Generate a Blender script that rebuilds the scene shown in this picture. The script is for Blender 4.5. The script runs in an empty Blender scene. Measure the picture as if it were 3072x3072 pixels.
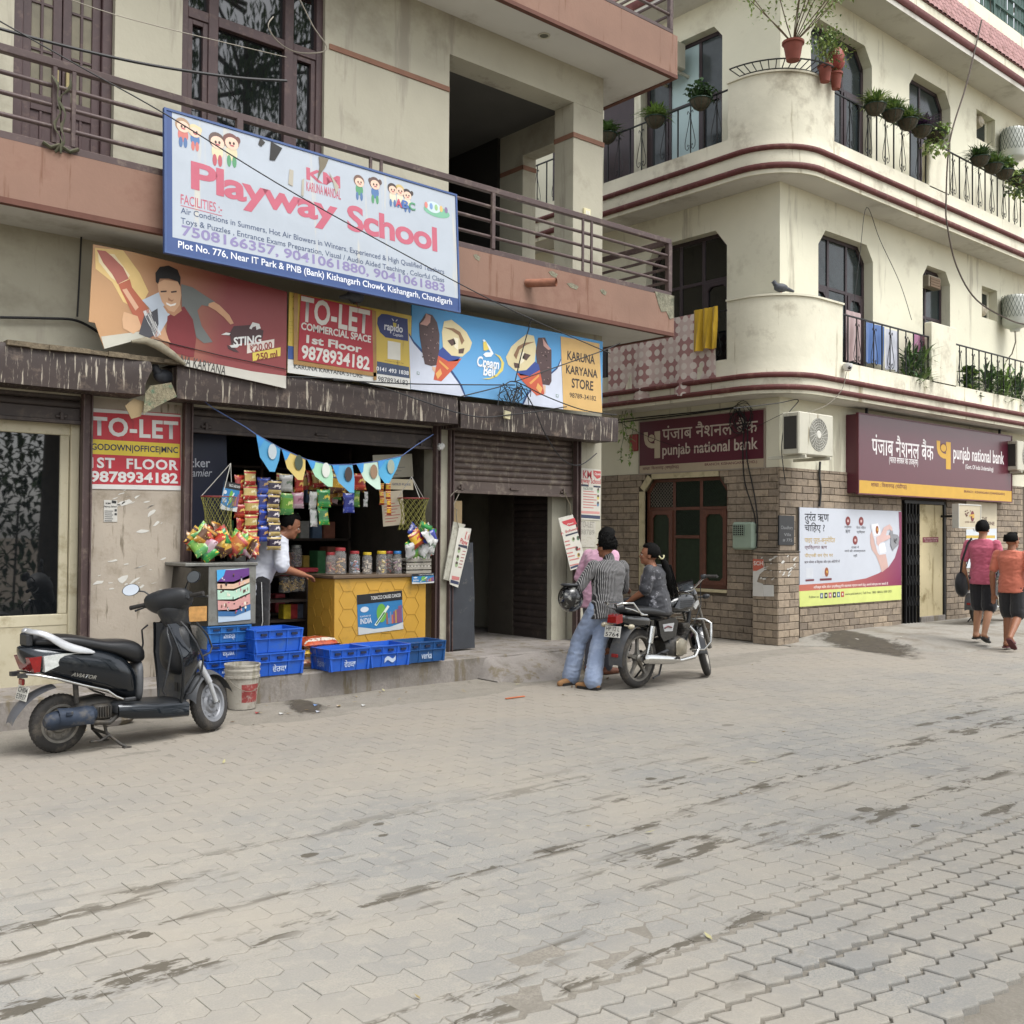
import bpy, bmesh, math, random
from mathutils import Vector, Matrix, Quaternion
R = math.radians
rnd = random.Random(11)
scene = bpy.context.scene
COL = scene.collection

# ------------------------------------------------------------------ camera
# world: X runs along the shop fronts, Y into the buildings, Z up; the camera stands at the origin
CAM_H = 1.58
FPX = 3088.5
_yaw, _pit, _rol = R(49.171), R(1.195), R(0.4255)
_f0 = Vector((math.cos(_yaw), math.sin(_yaw), 0)); _r0 = Vector((math.sin(_yaw), -math.cos(_yaw), 0)); _u0 = Vector((0, 0, 1))
_fw = _f0*math.cos(_pit) + _u0*math.sin(_pit)
_up = _u0*math.cos(_pit) - _f0*math.sin(_pit)
_ri = _r0*math.cos(_rol) + _up*math.sin(_rol)
_up = _up*math.cos(_rol) - _r0*math.sin(_rol)
_C = Vector((0, 0, CAM_H))
cam_d = bpy.data.cameras.new('camera'); cam = bpy.data.objects.new('camera', cam_d); COL.objects.link(cam)
cam_d.sensor_fit = 'HORIZONTAL'; cam_d.sensor_width = 36.0; cam_d.lens = FPX/3072*36.0
cam_d.clip_start = 0.05; cam_d.clip_end = 2000
cam.matrix_world = Matrix(((_ri.x, _up.x, -_fw.x, 0), (_ri.y, _up.y, -_fw.y, 0), (_ri.z, _up.z, -_fw.z, CAM_H), (0, 0, 0, 1)))
scene.camera = cam

# ------------------------------------------------------------------ sky, sun, exposure
world = bpy.data.worlds.new('World'); scene.world = world; world.use_nodes = True
_nt = world.node_tree; _nt.nodes.clear()
_sky = _nt.nodes.new('ShaderNodeTexSky'); _sky.sky_type = 'NISHITA'; _sky.sun_disc = False
SUN_EL, SUN_AZ = R(60), R(168)          # azimuth measured clockwise from +Y
_sky.sun_elevation = SUN_EL; _sky.sun_rotation = SUN_AZ
_sky.air_density = 1.0; _sky.dust_density = 2.0; _sky.ozone_density = 0.6
_hs = _nt.nodes.new('ShaderNodeHueSaturation'); _hs.inputs['Saturation'].default_value = 0.18
_bg = _nt.nodes.new('ShaderNodeBackground'); _bg.inputs['Strength'].default_value = 0.15
_out = _nt.nodes.new('ShaderNodeOutputWorld')
_nt.links.new(_sky.outputs[0], _hs.inputs['Color']); _nt.links.new(_hs.outputs[0], _bg.inputs['Color']); _nt.links.new(_bg.outputs[0], _out.inputs['Surface'])
sun_d = bpy.data.lights.new('sun', 'SUN'); sun_d.energy = 1.5; sun_d.angle = R(35); sun_d.color = (1.0, 0.985, 0.965)
sun = bpy.data.objects.new('sun', sun_d); COL.objects.link(sun)
_sd = Vector((math.sin(SUN_AZ)*math.cos(SUN_EL), math.cos(SUN_AZ)*math.cos(SUN_EL), math.sin(SUN_EL)))
sun.rotation_euler = _sd.to_track_quat('Z', 'Y').to_euler(); sun.location = (0, 0, 30)
scene.view_settings.view_transform = 'Standard'; scene.view_settings.look = 'None'
scene.view_settings.gamma = 1.0; scene.view_settings.use_curve_mapping = False
scene.view_settings.exposure = 1.08
scene.cycles.max_bounces = 6; scene.cycles.diffuse_bounces = 3; scene.cycles.glossy_bounces = 3; scene.cycles.transmission_bounces = 4; scene.cycles.transparent_max_bounces = 6
scene.cycles.caustics_reflective = False; scene.cycles.caustics_refractive = False

# ------------------------------------------------------------------ pixel -> place (a pixel gives a direction, the plane gives the distance)
def on(ax, v, x, y):
    d = _ri*((x-1536)/FPX) - _up*((y-1536)/FPX) + _fw
    t = (v - _C[ax])/d[ax]
    return _C + d*t

# ------------------------------------------------------------------ mesh builder
def xf(M, p): return M @ Vector(p)
class MB:
    def __init__(s): s.v = []; s.f = []; s.mi = []; s.k = 0
    def add(s, vs, fs, M=None):
        n = len(s.v)
        s.v += [tuple(M @ Vector(p)) for p in vs] if M is not None else [tuple(p) for p in vs]
        s.f += [tuple(i+n for i in f) for f in fs]; s.mi += [s.k]*len(fs); return s
    def box(s, x0, y0, z0, x1, y1, z1, M=None):
        return s.add([(x0,y0,z0),(x1,y0,z0),(x1,y1,z0),(x0,y1,z0),(x0,y0,z1),(x1,y0,z1),(x1,y1,z1),(x0,y1,z1)],
                     [(0,3,2,1),(4,5,6,7),(0,1,5,4),(1,2,6,5),(2,3,7,6),(3,0,4,7)], M)
    def cbox(s, x0, y0, z0, x1, y1, z1, c=0.006, M=None):
        # chamfered box
        X = (x0, x1); Y = (y0, y1); Z = (z0, z1); vs = []; idx = {}
        for i in (0, 1):
            for j in (0, 1):
                for k in (0, 1):
                    sx, sy, sz = (1-2*i)*c, (1-2*j)*c, (1-2*k)*c
                    for a, p in enumerate(((X[i], Y[j]+sy, Z[k]+sz), (X[i]+sx, Y[j], Z[k]+sz), (X[i]+sx, Y[j]+sy, Z[k]))):
                        idx[i, j, k, a] = len(vs); vs.append(p)
        fs = []
        g = lambda i, j, k, a: idx[i, j, k, a]
        for i in (0, 1):
            fs.append([g(i,0,0,0), g(i,1,0,0), g(i,1,1,0), g(i,0,1,0)][::(1 if i else -1)])
            fs.append([g(0,i,0,1), g(1,i,0,1), g(1,i,1,1), g(0,i,1,1)][::(-1 if i else 1)])
            fs.append([g(0,0,i,2), g(1,0,i,2), g(1,1,i,2), g(0,1,i,2)][::(1 if i else -1)])
        for i in (0, 1):
            for j in (0, 1):
                s1 = 1 if (i ^ j) else -1
                fs.append([g(i,j,0,0), g(i,j,1,0), g(i,j,1,1), g(i,j,0,1)][::-s1])
                fs.append([g(i,0,j,0), g(i,1,j,0), g(i,1,j,2), g(i,0,j,2)][::s1])
                fs.append([g(0,i,j,1), g(1,i,j,1), g(1,i,j,2), g(0,i,j,2)][::-s1])
                for k in (0, 1):
                    fs.append([g(i,j,k,0), g(i,j,k,1), g(i,j,k,2)][::(1 if (i ^ j ^ k) else -1)])
        return s.add(vs, fs, M)
    def prism(s, poly, a, b, ax=1, M=None):
        # poly of 2D points extruded along axis ax from a to b; 2D = the other two axes in order
        def P(p, h):
            if ax == 0: return (h, p[0], p[1])
            if ax == 1: return (p[0], h, p[1])
            return (p[0], p[1], h)
        n = len(poly); vs = [P(p, a) for p in poly] + [P(p, b) for p in poly]
        fs = [tuple(range(n)), tuple(range(2*n-1, n-1, -1))] + [(i, i+n, (i+1) % n+n, (i+1) % n) for i in range(n)]
        return s.add(vs, fs, M)
    def poly(s, pts, M=None): return s.add(pts, [tuple(range(len(pts)))], M)
    def tube(s, pts, r, n=8, cap=True, M=None, closed=False):
        pts = [Vector(p) for p in pts]; m = len(pts)
        rs = r if isinstance(r, list) else [r]*m      # list: one radius per point; tuple: elliptical section
        T = []
        for i in range(m):
            a = pts[(i-1) % m] if (closed or i) else pts[0]; b = pts[(i+1) % m] if (closed or i < m-1) else pts[-1]
            t = (b-a); T.append(t.normalized() if t.length > 1e-9 else Vector((0, 0, 1)))
        u = T[0].orthogonal().normalized(); vs = []
        for i in range(m):
            if i:
                q = T[i-1].rotation_difference(T[i]); u = q @ u
            u = (u - T[i]*u.dot(T[i])).normalized(); w = T[i].cross(u)
            rr = rs[i]; ra, rb = rr if isinstance(rr, (list, tuple)) else (rr, rr)
            for k in range(n):
                t = 2*math.pi*k/n; vs.append(pts[i] + u*(math.cos(t)*ra) + w*(math.sin(t)*rb))
        fs = []
        for i in range(m if closed else m-1):
            j = (i+1) % m
            for k in range(n):
                fs.append((i*n+k, i*n+(k+1) % n, j*n+(k+1) % n, j*n+k))
        if cap and not closed:
            fs.append(tuple(range(n-1, -1, -1))); fs.append(tuple(range((m-1)*n, m*n)))
        return s.add(vs, fs, M)
    def bar(s, a, b, w, h, up=(0, 0, 1), M=None):
        a = Vector(a); b = Vector(b); t = (b-a).normalized(); side = t.cross(Vector(up))
        if side.length < 1e-5: side = t.orthogonal()
        side.normalize(); u = side.cross(t).normalized()
        vs = [p + side*(sx*w/2) + u*(sz*h/2) for p in (a, b) for sx, sz in ((-1,-1),(1,-1),(1,1),(-1,1))]
        return s.add(vs, [(0,1,2,3),(7,6,5,4),(0,4,5,1),(1,5,6,2),(2,6,7,3),(3,7,4,0)], M)
    def lathe(s, prof, n=16, M=None, a0=0, a1=2*math.pi):
        vs = []; full = abs(a1-a0-2*math.pi) < 1e-6; k = n if full else n+1
        for r, z in prof:
            for i in range(k):
                t = a0 + (a1-a0)*i/n; vs.append((r*math.cos(t), r*math.sin(t), z))
        fs = []
        for j in range(len(prof)-1):
            for i in range(n):
                i2 = (i+1) % k
                fs.append((j*k+i, j*k+i2, (j+1)*k+i2, (j+1)*k+i))
        return s.add(vs, fs, M)
    def ball(s, c, r, n=12, m=8, M=None):
        rx, ry, rz = r if isinstance(r, (list, tuple)) else (r, r, r)
        vs = [(c[0], c[1], c[2]-rz)]
        for j in range(1, m):
            p = math.pi*j/m - math.pi/2
            for i in range(n):
                t = 2*math.pi*i/n; vs.append((c[0]+rx*math.cos(p)*math.cos(t), c[1]+ry*math.cos(p)*math.sin(t), c[2]+rz*math.sin(p)))
        vs.append((c[0], c[1], c[2]+rz)); fs = []
        for i in range(n): fs.append((0, 1+(i+1) % n, 1+i))
        for j in range(m-2):
            for i in range(n): fs.append((1+j*n+i, 1+j*n+(i+1) % n, 1+(j+1)*n+(i+1) % n, 1+(j+1)*n+i))
        L = len(vs)-1
        for i in range(n): fs.append((L, 1+(m-2)*n+i, 1+(m-2)*n+(i+1) % n))
        return s.add(vs, fs, M)
    def grid(s, fn, nu, nv, M=None):
        vs = [fn(i/nu, j/nv) for j in range(nv+1) for i in range(nu+1)]
        fs = [(j*(nu+1)+i, j*(nu+1)+i+1, (j+1)*(nu+1)+i+1, (j+1)*(nu+1)+i) for j in range(nv) for i in range(nu)]
        return s.add(vs, fs, M)
    def loft(s, loops, cap=True, M=None):
        n = len(loops[0]); vs = [p for l in loops for p in l]; fs = []
        for j in range(len(loops)-1):
            for k in range(n): fs.append((j*n+k, j*n+(k+1) % n, (j+1)*n+(k+1) % n, (j+1)*n+k))
        if cap: fs.append(tuple(range(n-1, -1, -1))); fs.append(tuple(range((len(loops)-1)*n, len(loops)*n)))
        return s.add(vs, fs, M)
    def mesh(s, name, mats, smooth=None, fix=True):
        me = bpy.data.meshes.new(name); me.from_pydata(s.v, [], s.f)
        for m in (mats if isinstance(mats, (list, tuple)) else [mats]): me.materials.append(m)
        if any(s.mi): me.polygons.foreach_set('material_index', s.mi)
        if fix:
            b = bmesh.new(); b.from_mesh(me); bmesh.ops.recalc_face_normals(b, faces=b.faces); b.to_mesh(me); b.free()
        if smooth:
            me.shade_smooth(); me.set_sharp_from_angle(angle=R(smooth))
        me.update(); return me
    def build(s, name, mats, parent=None, smooth=None, fix=True, sub=0):
        o = bpy.data.objects.new(name, s.mesh(name, mats, smooth, fix)); COL.objects.link(o)
        if parent is not None: o.parent = parent
        if sub:
            md = o.modifiers.new('subdivision', 'SUBSURF'); md.levels = sub; md.render_levels = sub
        return o

def tag(o, label, cat, group=None):
    o['label'] = label; o['category'] = cat
    if group: o['group'] = group
    return o
def thing(name, label, cat, loc=(0, 0, 0), rz=0.0, group=None, M=None):
    o = bpy.data.objects.new(name, None); COL.objects.link(o); o.empty_display_size = 0.1
    if M is not None: o.matrix_world = M
    else: o.location = loc; o.rotation_euler = (0, 0, rz)
    return tag(o, label, cat, group)
def struct(o): o['kind'] = 'structure'; return o
def stuff(o): o['kind'] = 'stuff'; return o
def copy_tree(o, parent=None):
    c = o.copy(); COL.objects.link(c); c.parent = parent
    for ch in o.children: copy_tree(ch, c)
    return c
def frame3(o, x, z):
    # matrix with local X along x, local Z towards z, local Y = Z cross X
    x = Vector(x).normalized(); y = Vector(z).cross(x).normalized(); z = x.cross(y).normalized(); o = Vector(o)
    return Matrix(((x.x, y.x, z.x, o.x), (x.y, y.y, z.y, o.y), (x.z, y.z, z.z, o.z), (0, 0, 0, 1)))

# ------------------------------------------------------------------ materials
def lin(h):
    h = h.lstrip('#'); c = [int(h[i:i+2], 16)/255 for i in (0, 2, 4)]
    return tuple((x/12.92 if x <= 0.04045 else ((x+0.055)/1.055)**2.4) for x in c)
_mats = {}
def mat(name, col, rough=0.65, metal=0.0, var=0.10, vs=3.0, bump=0.0, bs=60.0, dirt=None, streak=None, spec=0.5,
        coat=0.0, trans=0.0, alpha=1.0, fine=0.0, emit=0.0, co='Object', sheen=0.0, ior=1.5):
    if name in _mats: return _mats[name]
    m = bpy.data.materials.new(name); m.use_nodes = True; nt = m.node_tree; N = nt.nodes; L = nt.links
    p = N['Principled BSDF']; c = lin(col) if isinstance(col, str) else tuple(col)
    p.inputs['Roughness'].default_value = rough; p.inputs['Metallic'].default_value = metal
    p.inputs['Specular IOR Level'].default_value = spec; p.inputs['Coat Weight'].default_value = coat
    p.inputs['Transmission Weight'].default_value = trans; p.inputs['Alpha'].default_value = alpha; p.inputs['IOR'].default_value = ior
    if sheen: p.inputs['Sheen Weight'].default_value = sheen
    if emit: p.inputs['Emission Color'].default_value = (*c, 1); p.inputs['Emission Strength'].default_value = emit
    tc = N.new('ShaderNodeTexCoord'); src = tc.outputs['Object']
    if co == 'World': src = N.new('ShaderNodeNewGeometry').outputs['Position']
    def noise(scale, det=4, vec=None, rough_=0.6):
        n = N.new('ShaderNodeTexNoise'); n.inputs['Scale'].default_value = scale; n.inputs['Detail'].default_value = det
        n.inputs['Roughness'].default_value = rough_; L.new(vec or src, n.inputs['Vector']); return n.outputs['Fac']
    def ramp(f, a, b, ca=(0, 0, 0, 1), cb=(1, 1, 1, 1)):
        r = N.new('ShaderNodeMapRange'); r.inputs[1].default_value = a; r.inputs[2].default_value = b; L.new(f, r.inputs[0]); return r.outputs[0]
    def mix(f, a, b):
        x = N.new('ShaderNodeMix'); x.data_type = 'RGBA'
        if hasattr(f, 'links'): L.new(f, x.inputs[0])
        else: x.inputs[0].default_value = f
        for k, q in ((6, a), (7, b)):
            if hasattr(q, 'links'): L.new(q, x.inputs[k])
            else: x.inputs[k].default_value = (*q[:3], 1)
        return x.outputs[2]
    out = None
    if var: out = mix(ramp(noise(vs), 0.3, 0.7), tuple(x*(1-var) for x in c), tuple(min(1, x*(1+var)) for x in c))
    if fine: out = mix(ramp(noise(vs*22, 2), 0.35, 0.65), tuple(x*(1-fine) for x in c), out if out else c)
    if dirt:
        dc, amt, sc = dirt; f = ramp(noise(sc, 6, None, 0.7), 0.62-0.3*amt, 0.72)
        out = mix(f, out if out else c, lin(dc) if isinstance(dc, str) else dc)
    if streak:
        dc, amt, sx, sz = streak
        mp = N.new('ShaderNodeMapping'); mp.inputs['Scale'].default_value = (sx, sx, sz); L.new(src, mp.inputs['Vector'])
        f = ramp(noise(1.0, 5, mp.outputs[0], 0.65), 0.66-0.25*amt, 0.72-0.2*amt)
        out = mix(f, out if out else c, lin(dc) if isinstance(dc, str) else dc)
    if out: L.new(out, p.inputs['Base Color'])
    else: p.inputs['Base Color'].default_value = (*c, 1)
    if bump:
        b = N.new('ShaderNodeBump'); b.inputs['Strength'].default_value = bump; b.inputs['Distance'].default_value = 0.01
        L.new(noise(bs, 5), b.inputs['Height']); L.new(b.outputs[0], p.inputs['Normal'])
    _mats[name] = m; return m
def flat(col, rough=0.55): return mat('print_'+col.lstrip('#'), col, rough, var=0.05, vs=6)

# ------------------------------------------------------------------ lettering and flat print on a board whose local frame is X right, Z up, -Y out
def text_mesh(s, bold=0.0, shear=0.0, spacing=1.0, res=3):
    c = bpy.data.curves.new('txt', 'FONT'); c.body = s; c.resolution_u = res; c.offset = bold; c.shear = shear; c.space_character = spacing
    o = bpy.data.objects.new('txt', c); me = bpy.data.meshes.new_from_object(o)
    bpy.data.objects.remove(o); bpy.data.curves.remove(c); return me
def text(parent, s, box, col, y=-0.003, bold=0.012, shear=0.0, spacing=1.0, name='lettering', rot=0.0, warp=None, res=3):
    # box = x0, z0, x1, z1 in the board's frame: the lettering is fitted to it
    if 'श' in s: bold = min(bold, 0.008)
    me = text_mesh(s, bold, shear, spacing, res)
    if not me.vertices: return None
    xs = [v.co.x for v in me.vertices]; ys = [v.co.y for v in me.vertices]
    ax, bx, ay, by = min(xs), max(xs), min(ys), max(ys); x0, z0, x1, z1 = box
    cx, cz = (x0+x1)/2, (z0+z1)/2; ca, sa = math.cos(rot), math.sin(rot)
    for v in me.vertices:
        px = x0 + (v.co.x-ax)/max(1e-6, bx-ax)*(x1-x0); pz = z0 + (v.co.y-ay)/max(1e-6, by-ay)*(z1-z0)
        dx, dz = px-cx, pz-cz; px, pz = cx+dx*ca-dz*sa, cz+dx*sa+dz*ca
        v.co = warp(px, y, pz) if warp else (px, y, pz)
    me.name = name; me.materials.append(col if not isinstance(col, str) else flat(col))
    o = bpy.data.objects.new(name, me); COL.objects.link(o); o.parent = parent; return o
def patch(parent, pts, col, y=-0.002, name='print_patch', warp=None):
    # flat print: a polygon given by (x, z) points
    m = MB(); m.poly([(warp(a, y, b) if warp else (a, y, b)) for a, b in pts])
    return m.build(name, flat(col) if isinstance(col, str) else col, parent, fix=False)
def rect(x0, z0, x1, z1): return [(x0, z0), (x1, z0), (x1, z1), (x0, z1)]
def ell(cx, cz, rx, rz, n=20, a0=0, a1=360): 
    return [(cx+rx*math.cos(R(a0+(a1-a0)*i/n)), cz+rz*math.sin(R(a0+(a1-a0)*i/n))) for i in range(n if a1-a0 == 360 else n+1)]
def board(name, label, cat, O, xdir, zdir, w, h, t, mcol, edge=None, group=None):
    # a board whose lower left front corner is O; returns the thing; its panel is a part
    th = thing(name, label, cat, M=frame3(O, xdir, zdir), group=group)
    MB().cbox(0, 0, 0, w, t, h, min(0.004, t/3)).build('panel', mcol, th)
    if edge:
        e = MB(); b = 0.025
        for q in ((-b, -0.006, -b, w+b, t+0.01, 0.0), (-b, -0.006, h, w+b, t+0.01, h+b), (-b, -0.006, 0, 0, t+0.01, h), (w, -0.006, 0, w+b, t+0.01, h)): e.box(*q)
        e.build('frame', edge, th)
    return th
# ================================================================== ground, road, apron, plinth
YF = 9.25           # shop front plane
YS = 8.60           # front of the balcony slabs
ZF = 0.25           # shop floor
m_earth = mat('earth', '#8f8271', 0.95, var=0.2, vs=1.5, bump=0.5, bs=30, fine=0.2, co='World')
o = MB().grid(lambda u, v: (-200+400*u, -200+400*v, -0.10), 20, 20).build('ground', m_earth); struct(o)

def paver_material():
    m = bpy.data.materials.new('concrete_paver'); m.use_nodes = True; nt = m.node_tree; N = nt.nodes; L = nt.links
    p = N['Principled BSDF']; p.inputs['Roughness'].default_value = 0.9; p.inputs['Specular IOR Level'].default_value = 0.3
    geo = N.new('ShaderNodeNewGeometry'); pos = geo.outputs['Position']
    def mapping(sx, sy, sz, loc=(0, 0, 0)):
        a = N.new('ShaderNodeMapping'); a.inputs['Scale'].default_value = (sx, sy, sz); a.inputs['Location'].default_value = loc; L.new(pos, a.inputs[0]); return a.outputs[0]
    def noise(vec, s, d=4, r=0.6):
        n = N.new('ShaderNodeTexNoise'); n.inputs['Scale'].default_value = s; n.inputs['Detail'].default_value = d; n.inputs['Roughness'].default_value = r; L.new(vec, n.inputs[0]); return n.outputs['Fac']
    def rng(f, a, b, c=0.0, d=1.0):
        r = N.new('ShaderNodeMapRange'); r.inputs[1].default_value = a; r.inputs[2].default_value = b; r.inputs[3].default_value = c; r.inputs[4].default_value = d; L.new(f, r.inputs[0]); return r.outputs[0]
    def mth(op, a, b):
        x = N.new('ShaderNodeMath'); x.operation = op
        for i, q in enumerate((a, b)):
            if hasattr(q, 'links'): L.new(q, x.inputs[i])
            else: x.inputs[i].default_value = q
        return x.outputs[0]
    def mix(f, a, b):
        x = N.new('ShaderNodeMix'); x.data_type = 'RGBA'
        if hasattr(f, 'links'): L.new(f, x.inputs[0])
        else: x.inputs[0].default_value = f
        for k, q in ((6, a), (7, b)):
            if hasattr(q, 'links'): L.new(q, x.inputs[k])
            else: x.inputs[k].default_value = (*q, 1)
        return x.outputs[2]
    at = N.new('ShaderNodeAttribute'); at.attribute_name = 'tint'
    c = mix(rng(at.outputs['Fac'], 0, 1), lin('#8c8a85'), lin('#9c988f'))
    c = mix(rng(noise(pos, 130, 3), 0.35, 0.7), c, lin('#80807d'))                     # aggregate
    c = mix(mth('MULTIPLY', rng(noise(pos, 0.8, 5), 0.38, 0.66), 0.8), c, lin('#9e978a'))     # dust film
    c = mix(mth('MULTIPLY', rng(noise(pos, 9, 6, 0.75), 0.52, 0.6), 0.45), c, lin('#a19b8f'))     # crusted sand
    sx = N.new('ShaderNodeSeparateXYZ'); L.new(pos, sx.inputs[0])
    c = mix(rng(sx.outputs['Y'], 4.6, 7.4, 0.0, 0.66), c, lin('#8e867a'))                   # silt near the shops
    # dried spills: elongated along the road, ragged
    band = mth('MULTIPLY', rng(sx.outputs['Y'], 2.1, 2.6), rng(sx.outputs['Y'], 5.2, 4.3))
    blob = rng(noise(mapping(0.3, 4.6, 1, (3.1, 0.4, 0)), 1.0, 3, 0.5), 0.53, 0.60)
    rag = rng(noise(mapping(3.2, 9, 1), 1.0, 5, 0.7), 0.50, 0.54)
    spill = mth('MULTIPLY', mth('MULTIPLY', band, blob), rag)
    vo = N.new('ShaderNodeTexVoronoi'); vo.inputs['Scale'].default_value = 3.4; L.new(mapping(0.75, 1.1, 1), vo.inputs[0])
    sepc = N.new('ShaderNodeSeparateColor'); L.new(vo.outputs['Color'], sepc.inputs[0])
    dots = mth('MULTIPLY', mth('LESS_THAN', mth('ADD', vo.outputs['Distance'], mth('MULTIPLY', noise(pos, 18, 3), 0.11)), mth('MULTIPLY', sepc.outputs[1], 0.24)), mth('GREATER_THAN', sepc.outputs[0], 0.5))
    dots = mth('MULTIPLY', dots, mth('MULTIPLY', rng(sx.outputs['Y'], 1.5, 2.2), rng(sx.outputs['Y'], 6.5, 4.6)))
    wet = mth('MAXIMUM', spill, dots)
    c = mix(mth('MULTIPLY', wet, 0.8), c, lin('#4a4336'))
    L.new(c, p.inputs['Base Color'])
    L.new(rng(wet, 0, 1, 0.9, 0.7), p.inputs['Roughness'])
    b = N.new('ShaderNodeBump'); b.inputs['Strength'].default_value = 0.55; b.inputs['Distance'].default_value = 0.004
    L.new(mth('ADD', noise(pos, 90, 4, 0.7), mth('MULTIPLY', noise(pos, 22, 3), 0.8)), b.inputs['Height']); L.new(b.outputs[0], p.inputs['Normal'])
    return m
m_paver = paver_material()
m_sand = mat('joint_sand', '#8a8479', 0.97, var=0.16, vs=4, bump=0.6, bs=70, fine=0.2, dirt=('#756f64', 0.4, 6), co='World')

PL, PW = 0.225, 0.13        # paver length (along X) and row pitch (along Y)
def wav(x):
    t = (x/(PL/2)) % 1.0
    return 0.0125*(1-2*t/0.70) if t < 0.70 else 0.0125*(-1+2*(t-0.70)/0.30)
def paver_outline(g, ch):
    xs = [g, PL*0.35, PL*0.5, PL*0.85, PL-g]
    lo = [(x, wav(x)+g*0.9) for x in xs]; hi = [(x, PW+wav(x)-g*0.9) for x in reversed(xs)]
    return [(x-PL/2, y-PW/2) for x, y in lo+hi]
def paver_rings(spec):
    out = []
    for g, z in spec:
        out.append([(x, y, z) for x, y in paver_outline(g, 0)])
    return out
_rings = paver_rings(((0.0022, -0.05), (0.0022, -0.006), (0.0045, -0.0015), (0.009, 0.0))); _np = len(_rings[0])
PV = [p for r in _rings for p in r]
PVF = [p for r in paver_rings(((0.0012, -0.05), (0.0012, -0.004), (0.0022, -0.0008), (0.0045, 0.0))) for p in r]     # worn, sand-filled rows
PFc = [(j*_np+k, j*_np+(k+1) % _np, (j+1)*_np+(k+1) % _np, (j+1)*_np+k) for j in range(3) for k in range(_np)] + [tuple(range(3*_np, 4*_np))]
def set_tint(me, vals):
    a = me.attributes.new('tint', 'FLOAT', 'POINT'); a.data.foreach_set('value', vals)

def sand_z(x, y):
    n = math.sin(x*3.1+y*1.7)*0.5+math.sin(x*1.3-y*4.1+2)*0.5
    z = -0.0030 + 0.0012*n
    if y < 2.9: z -= 0.014*max(0, min(1, (2.75-y)/0.5))*max(0.5, min(1, (x-1.6)/1.2))
    if y > 7.75 and x < 12.6: z += 0.014*min(1, (y-7.75)/0.5) + 0.006*n
    if y < 1.66: z = -0.035+0.012*n
    if x > 9.6 and y > 8.3: z = -0.006+0.004*n
    return z
road = MB().grid(lambda u, v: (-3+37*u, -6+26*v, sand_z(-3+37*u, -6+26*v)), 260, 200).build('road', m_sand, smooth=60, fix=False); struct(road)
cells = []
k0 = 0
for k in range(int((8.5-1.66)/PW)):
    y = 1.66+PW*(k+0.5)
    for i in range(int(30/PL)):
        x = -1.2+PL*(i+0.5)+(PL/2 if k % 2 else 0); cells.append((x, y))
for k in range(int(6.2/PW)):
    y = 1.66+PW*(52+k+0.5)
    for i in range(int(3.1/PL)):
        x = 9.62+PL*(i+0.5)+(PL/2 if k % 2 else 0)
        if x < 12.6: cells.append((x, y))
def apron_in(x, y):
    return (x > 12.6 and y > 8.25) or (x > 12.7 and y > 8.65-(x-12.7)*1.75 and y > 6.62+0.05*math.sin(x*2))
good = []
for x, y in cells:
    if apron_in(x, y): continue
    d = Vector((x, y, 0))-_C; zc = d.dot(_fw)
    if zc < 1.0: continue
    sx, sy = FPX*d.dot(_ri)/zc, -FPX*d.dot(_up)/zc
    vis = abs(sx) < 1600 and abs(sy) < 1620
    if abs(sx) > 2300 or sy > 2300: continue
    if y > 8.45 and x < 9.55: continue
    good.append((zc, x, y, vis))
good.sort()
def pose(x, y):
    rr = random.Random(int(x*1000)*7919+int(y*1000)); e = 1.0 if y < 2.75 and x > 2.4 else 0.35
    z = rr.gauss(0, 0.0016*e*1.5); tx, ty = rr.gauss(0, 0.012*e), rr.gauss(0, 0.009*e); rz = rr.gauss(0, 0.012*e)
    dx = rr.gauss(0, 0.002*e); dy = rr.gauss(0, 0.002*e)
    if y < 2.52 and x > 2.2: dy -= 0.022
    if y < 2.13 and x > 2.4: dy -= 0.008*(1+math.sin(x*2.3))
    if y < 2.9: z += 0.0018*math.sin(x*1.9+y*2)
    k = 1.0
    if y < 2.55 and x > 2.0: k = 0.945; tx -= 0.022+0.02*rr.random(); z += 0.002
    return Matrix.Translation((x+dx, y+dy, z)) @ Matrix.Rotation(rz, 4, 'Z') @ Matrix.Rotation(tx, 4, 'X') @ Matrix.Rotation(ty, 4, 'Y') @ Matrix.Diagonal((0.992 if k < 1 else 1, k, 1, 1)), rr.random()
variants = []
for i in range(16):
    me = bpy.data.meshes.new('paver'); me.from_pydata(PV if i < 8 else PVF, [], PFc); me.materials.append(m_paver); set_tint(me, [(i % 8)/7.0]*len(PV)); me.update(); variants.append(me)
n_ind = 0; fv = []; ff = []; ft = []
for zc, x, y, vis in good:
    M, t = pose(x, y)
    if vis and n_ind < 300:
        o = bpy.data.objects.new('paver', variants[int(t*7.99)+(8 if y > 2.8 else 0)]); COL.objects.link(o); o.matrix_world = M; o.parent = road; n_ind += 1
    else:
        b = len(fv); fv += [tuple(M @ Vector(p)) for p in (PVF if y > 2.8 else PV)]; ff += [tuple(q+b for q in f) for f in PFc]; ft += [t]*len(PV)
me = bpy.data.meshes.new('paver_field'); me.from_pydata(fv, [], ff); me.materials.append(m_paver); set_tint(me, ft); me.update()
o = bpy.data.objects.new('paver_field', me); COL.objects.link(o); o.parent = road; stuff(o)

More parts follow.
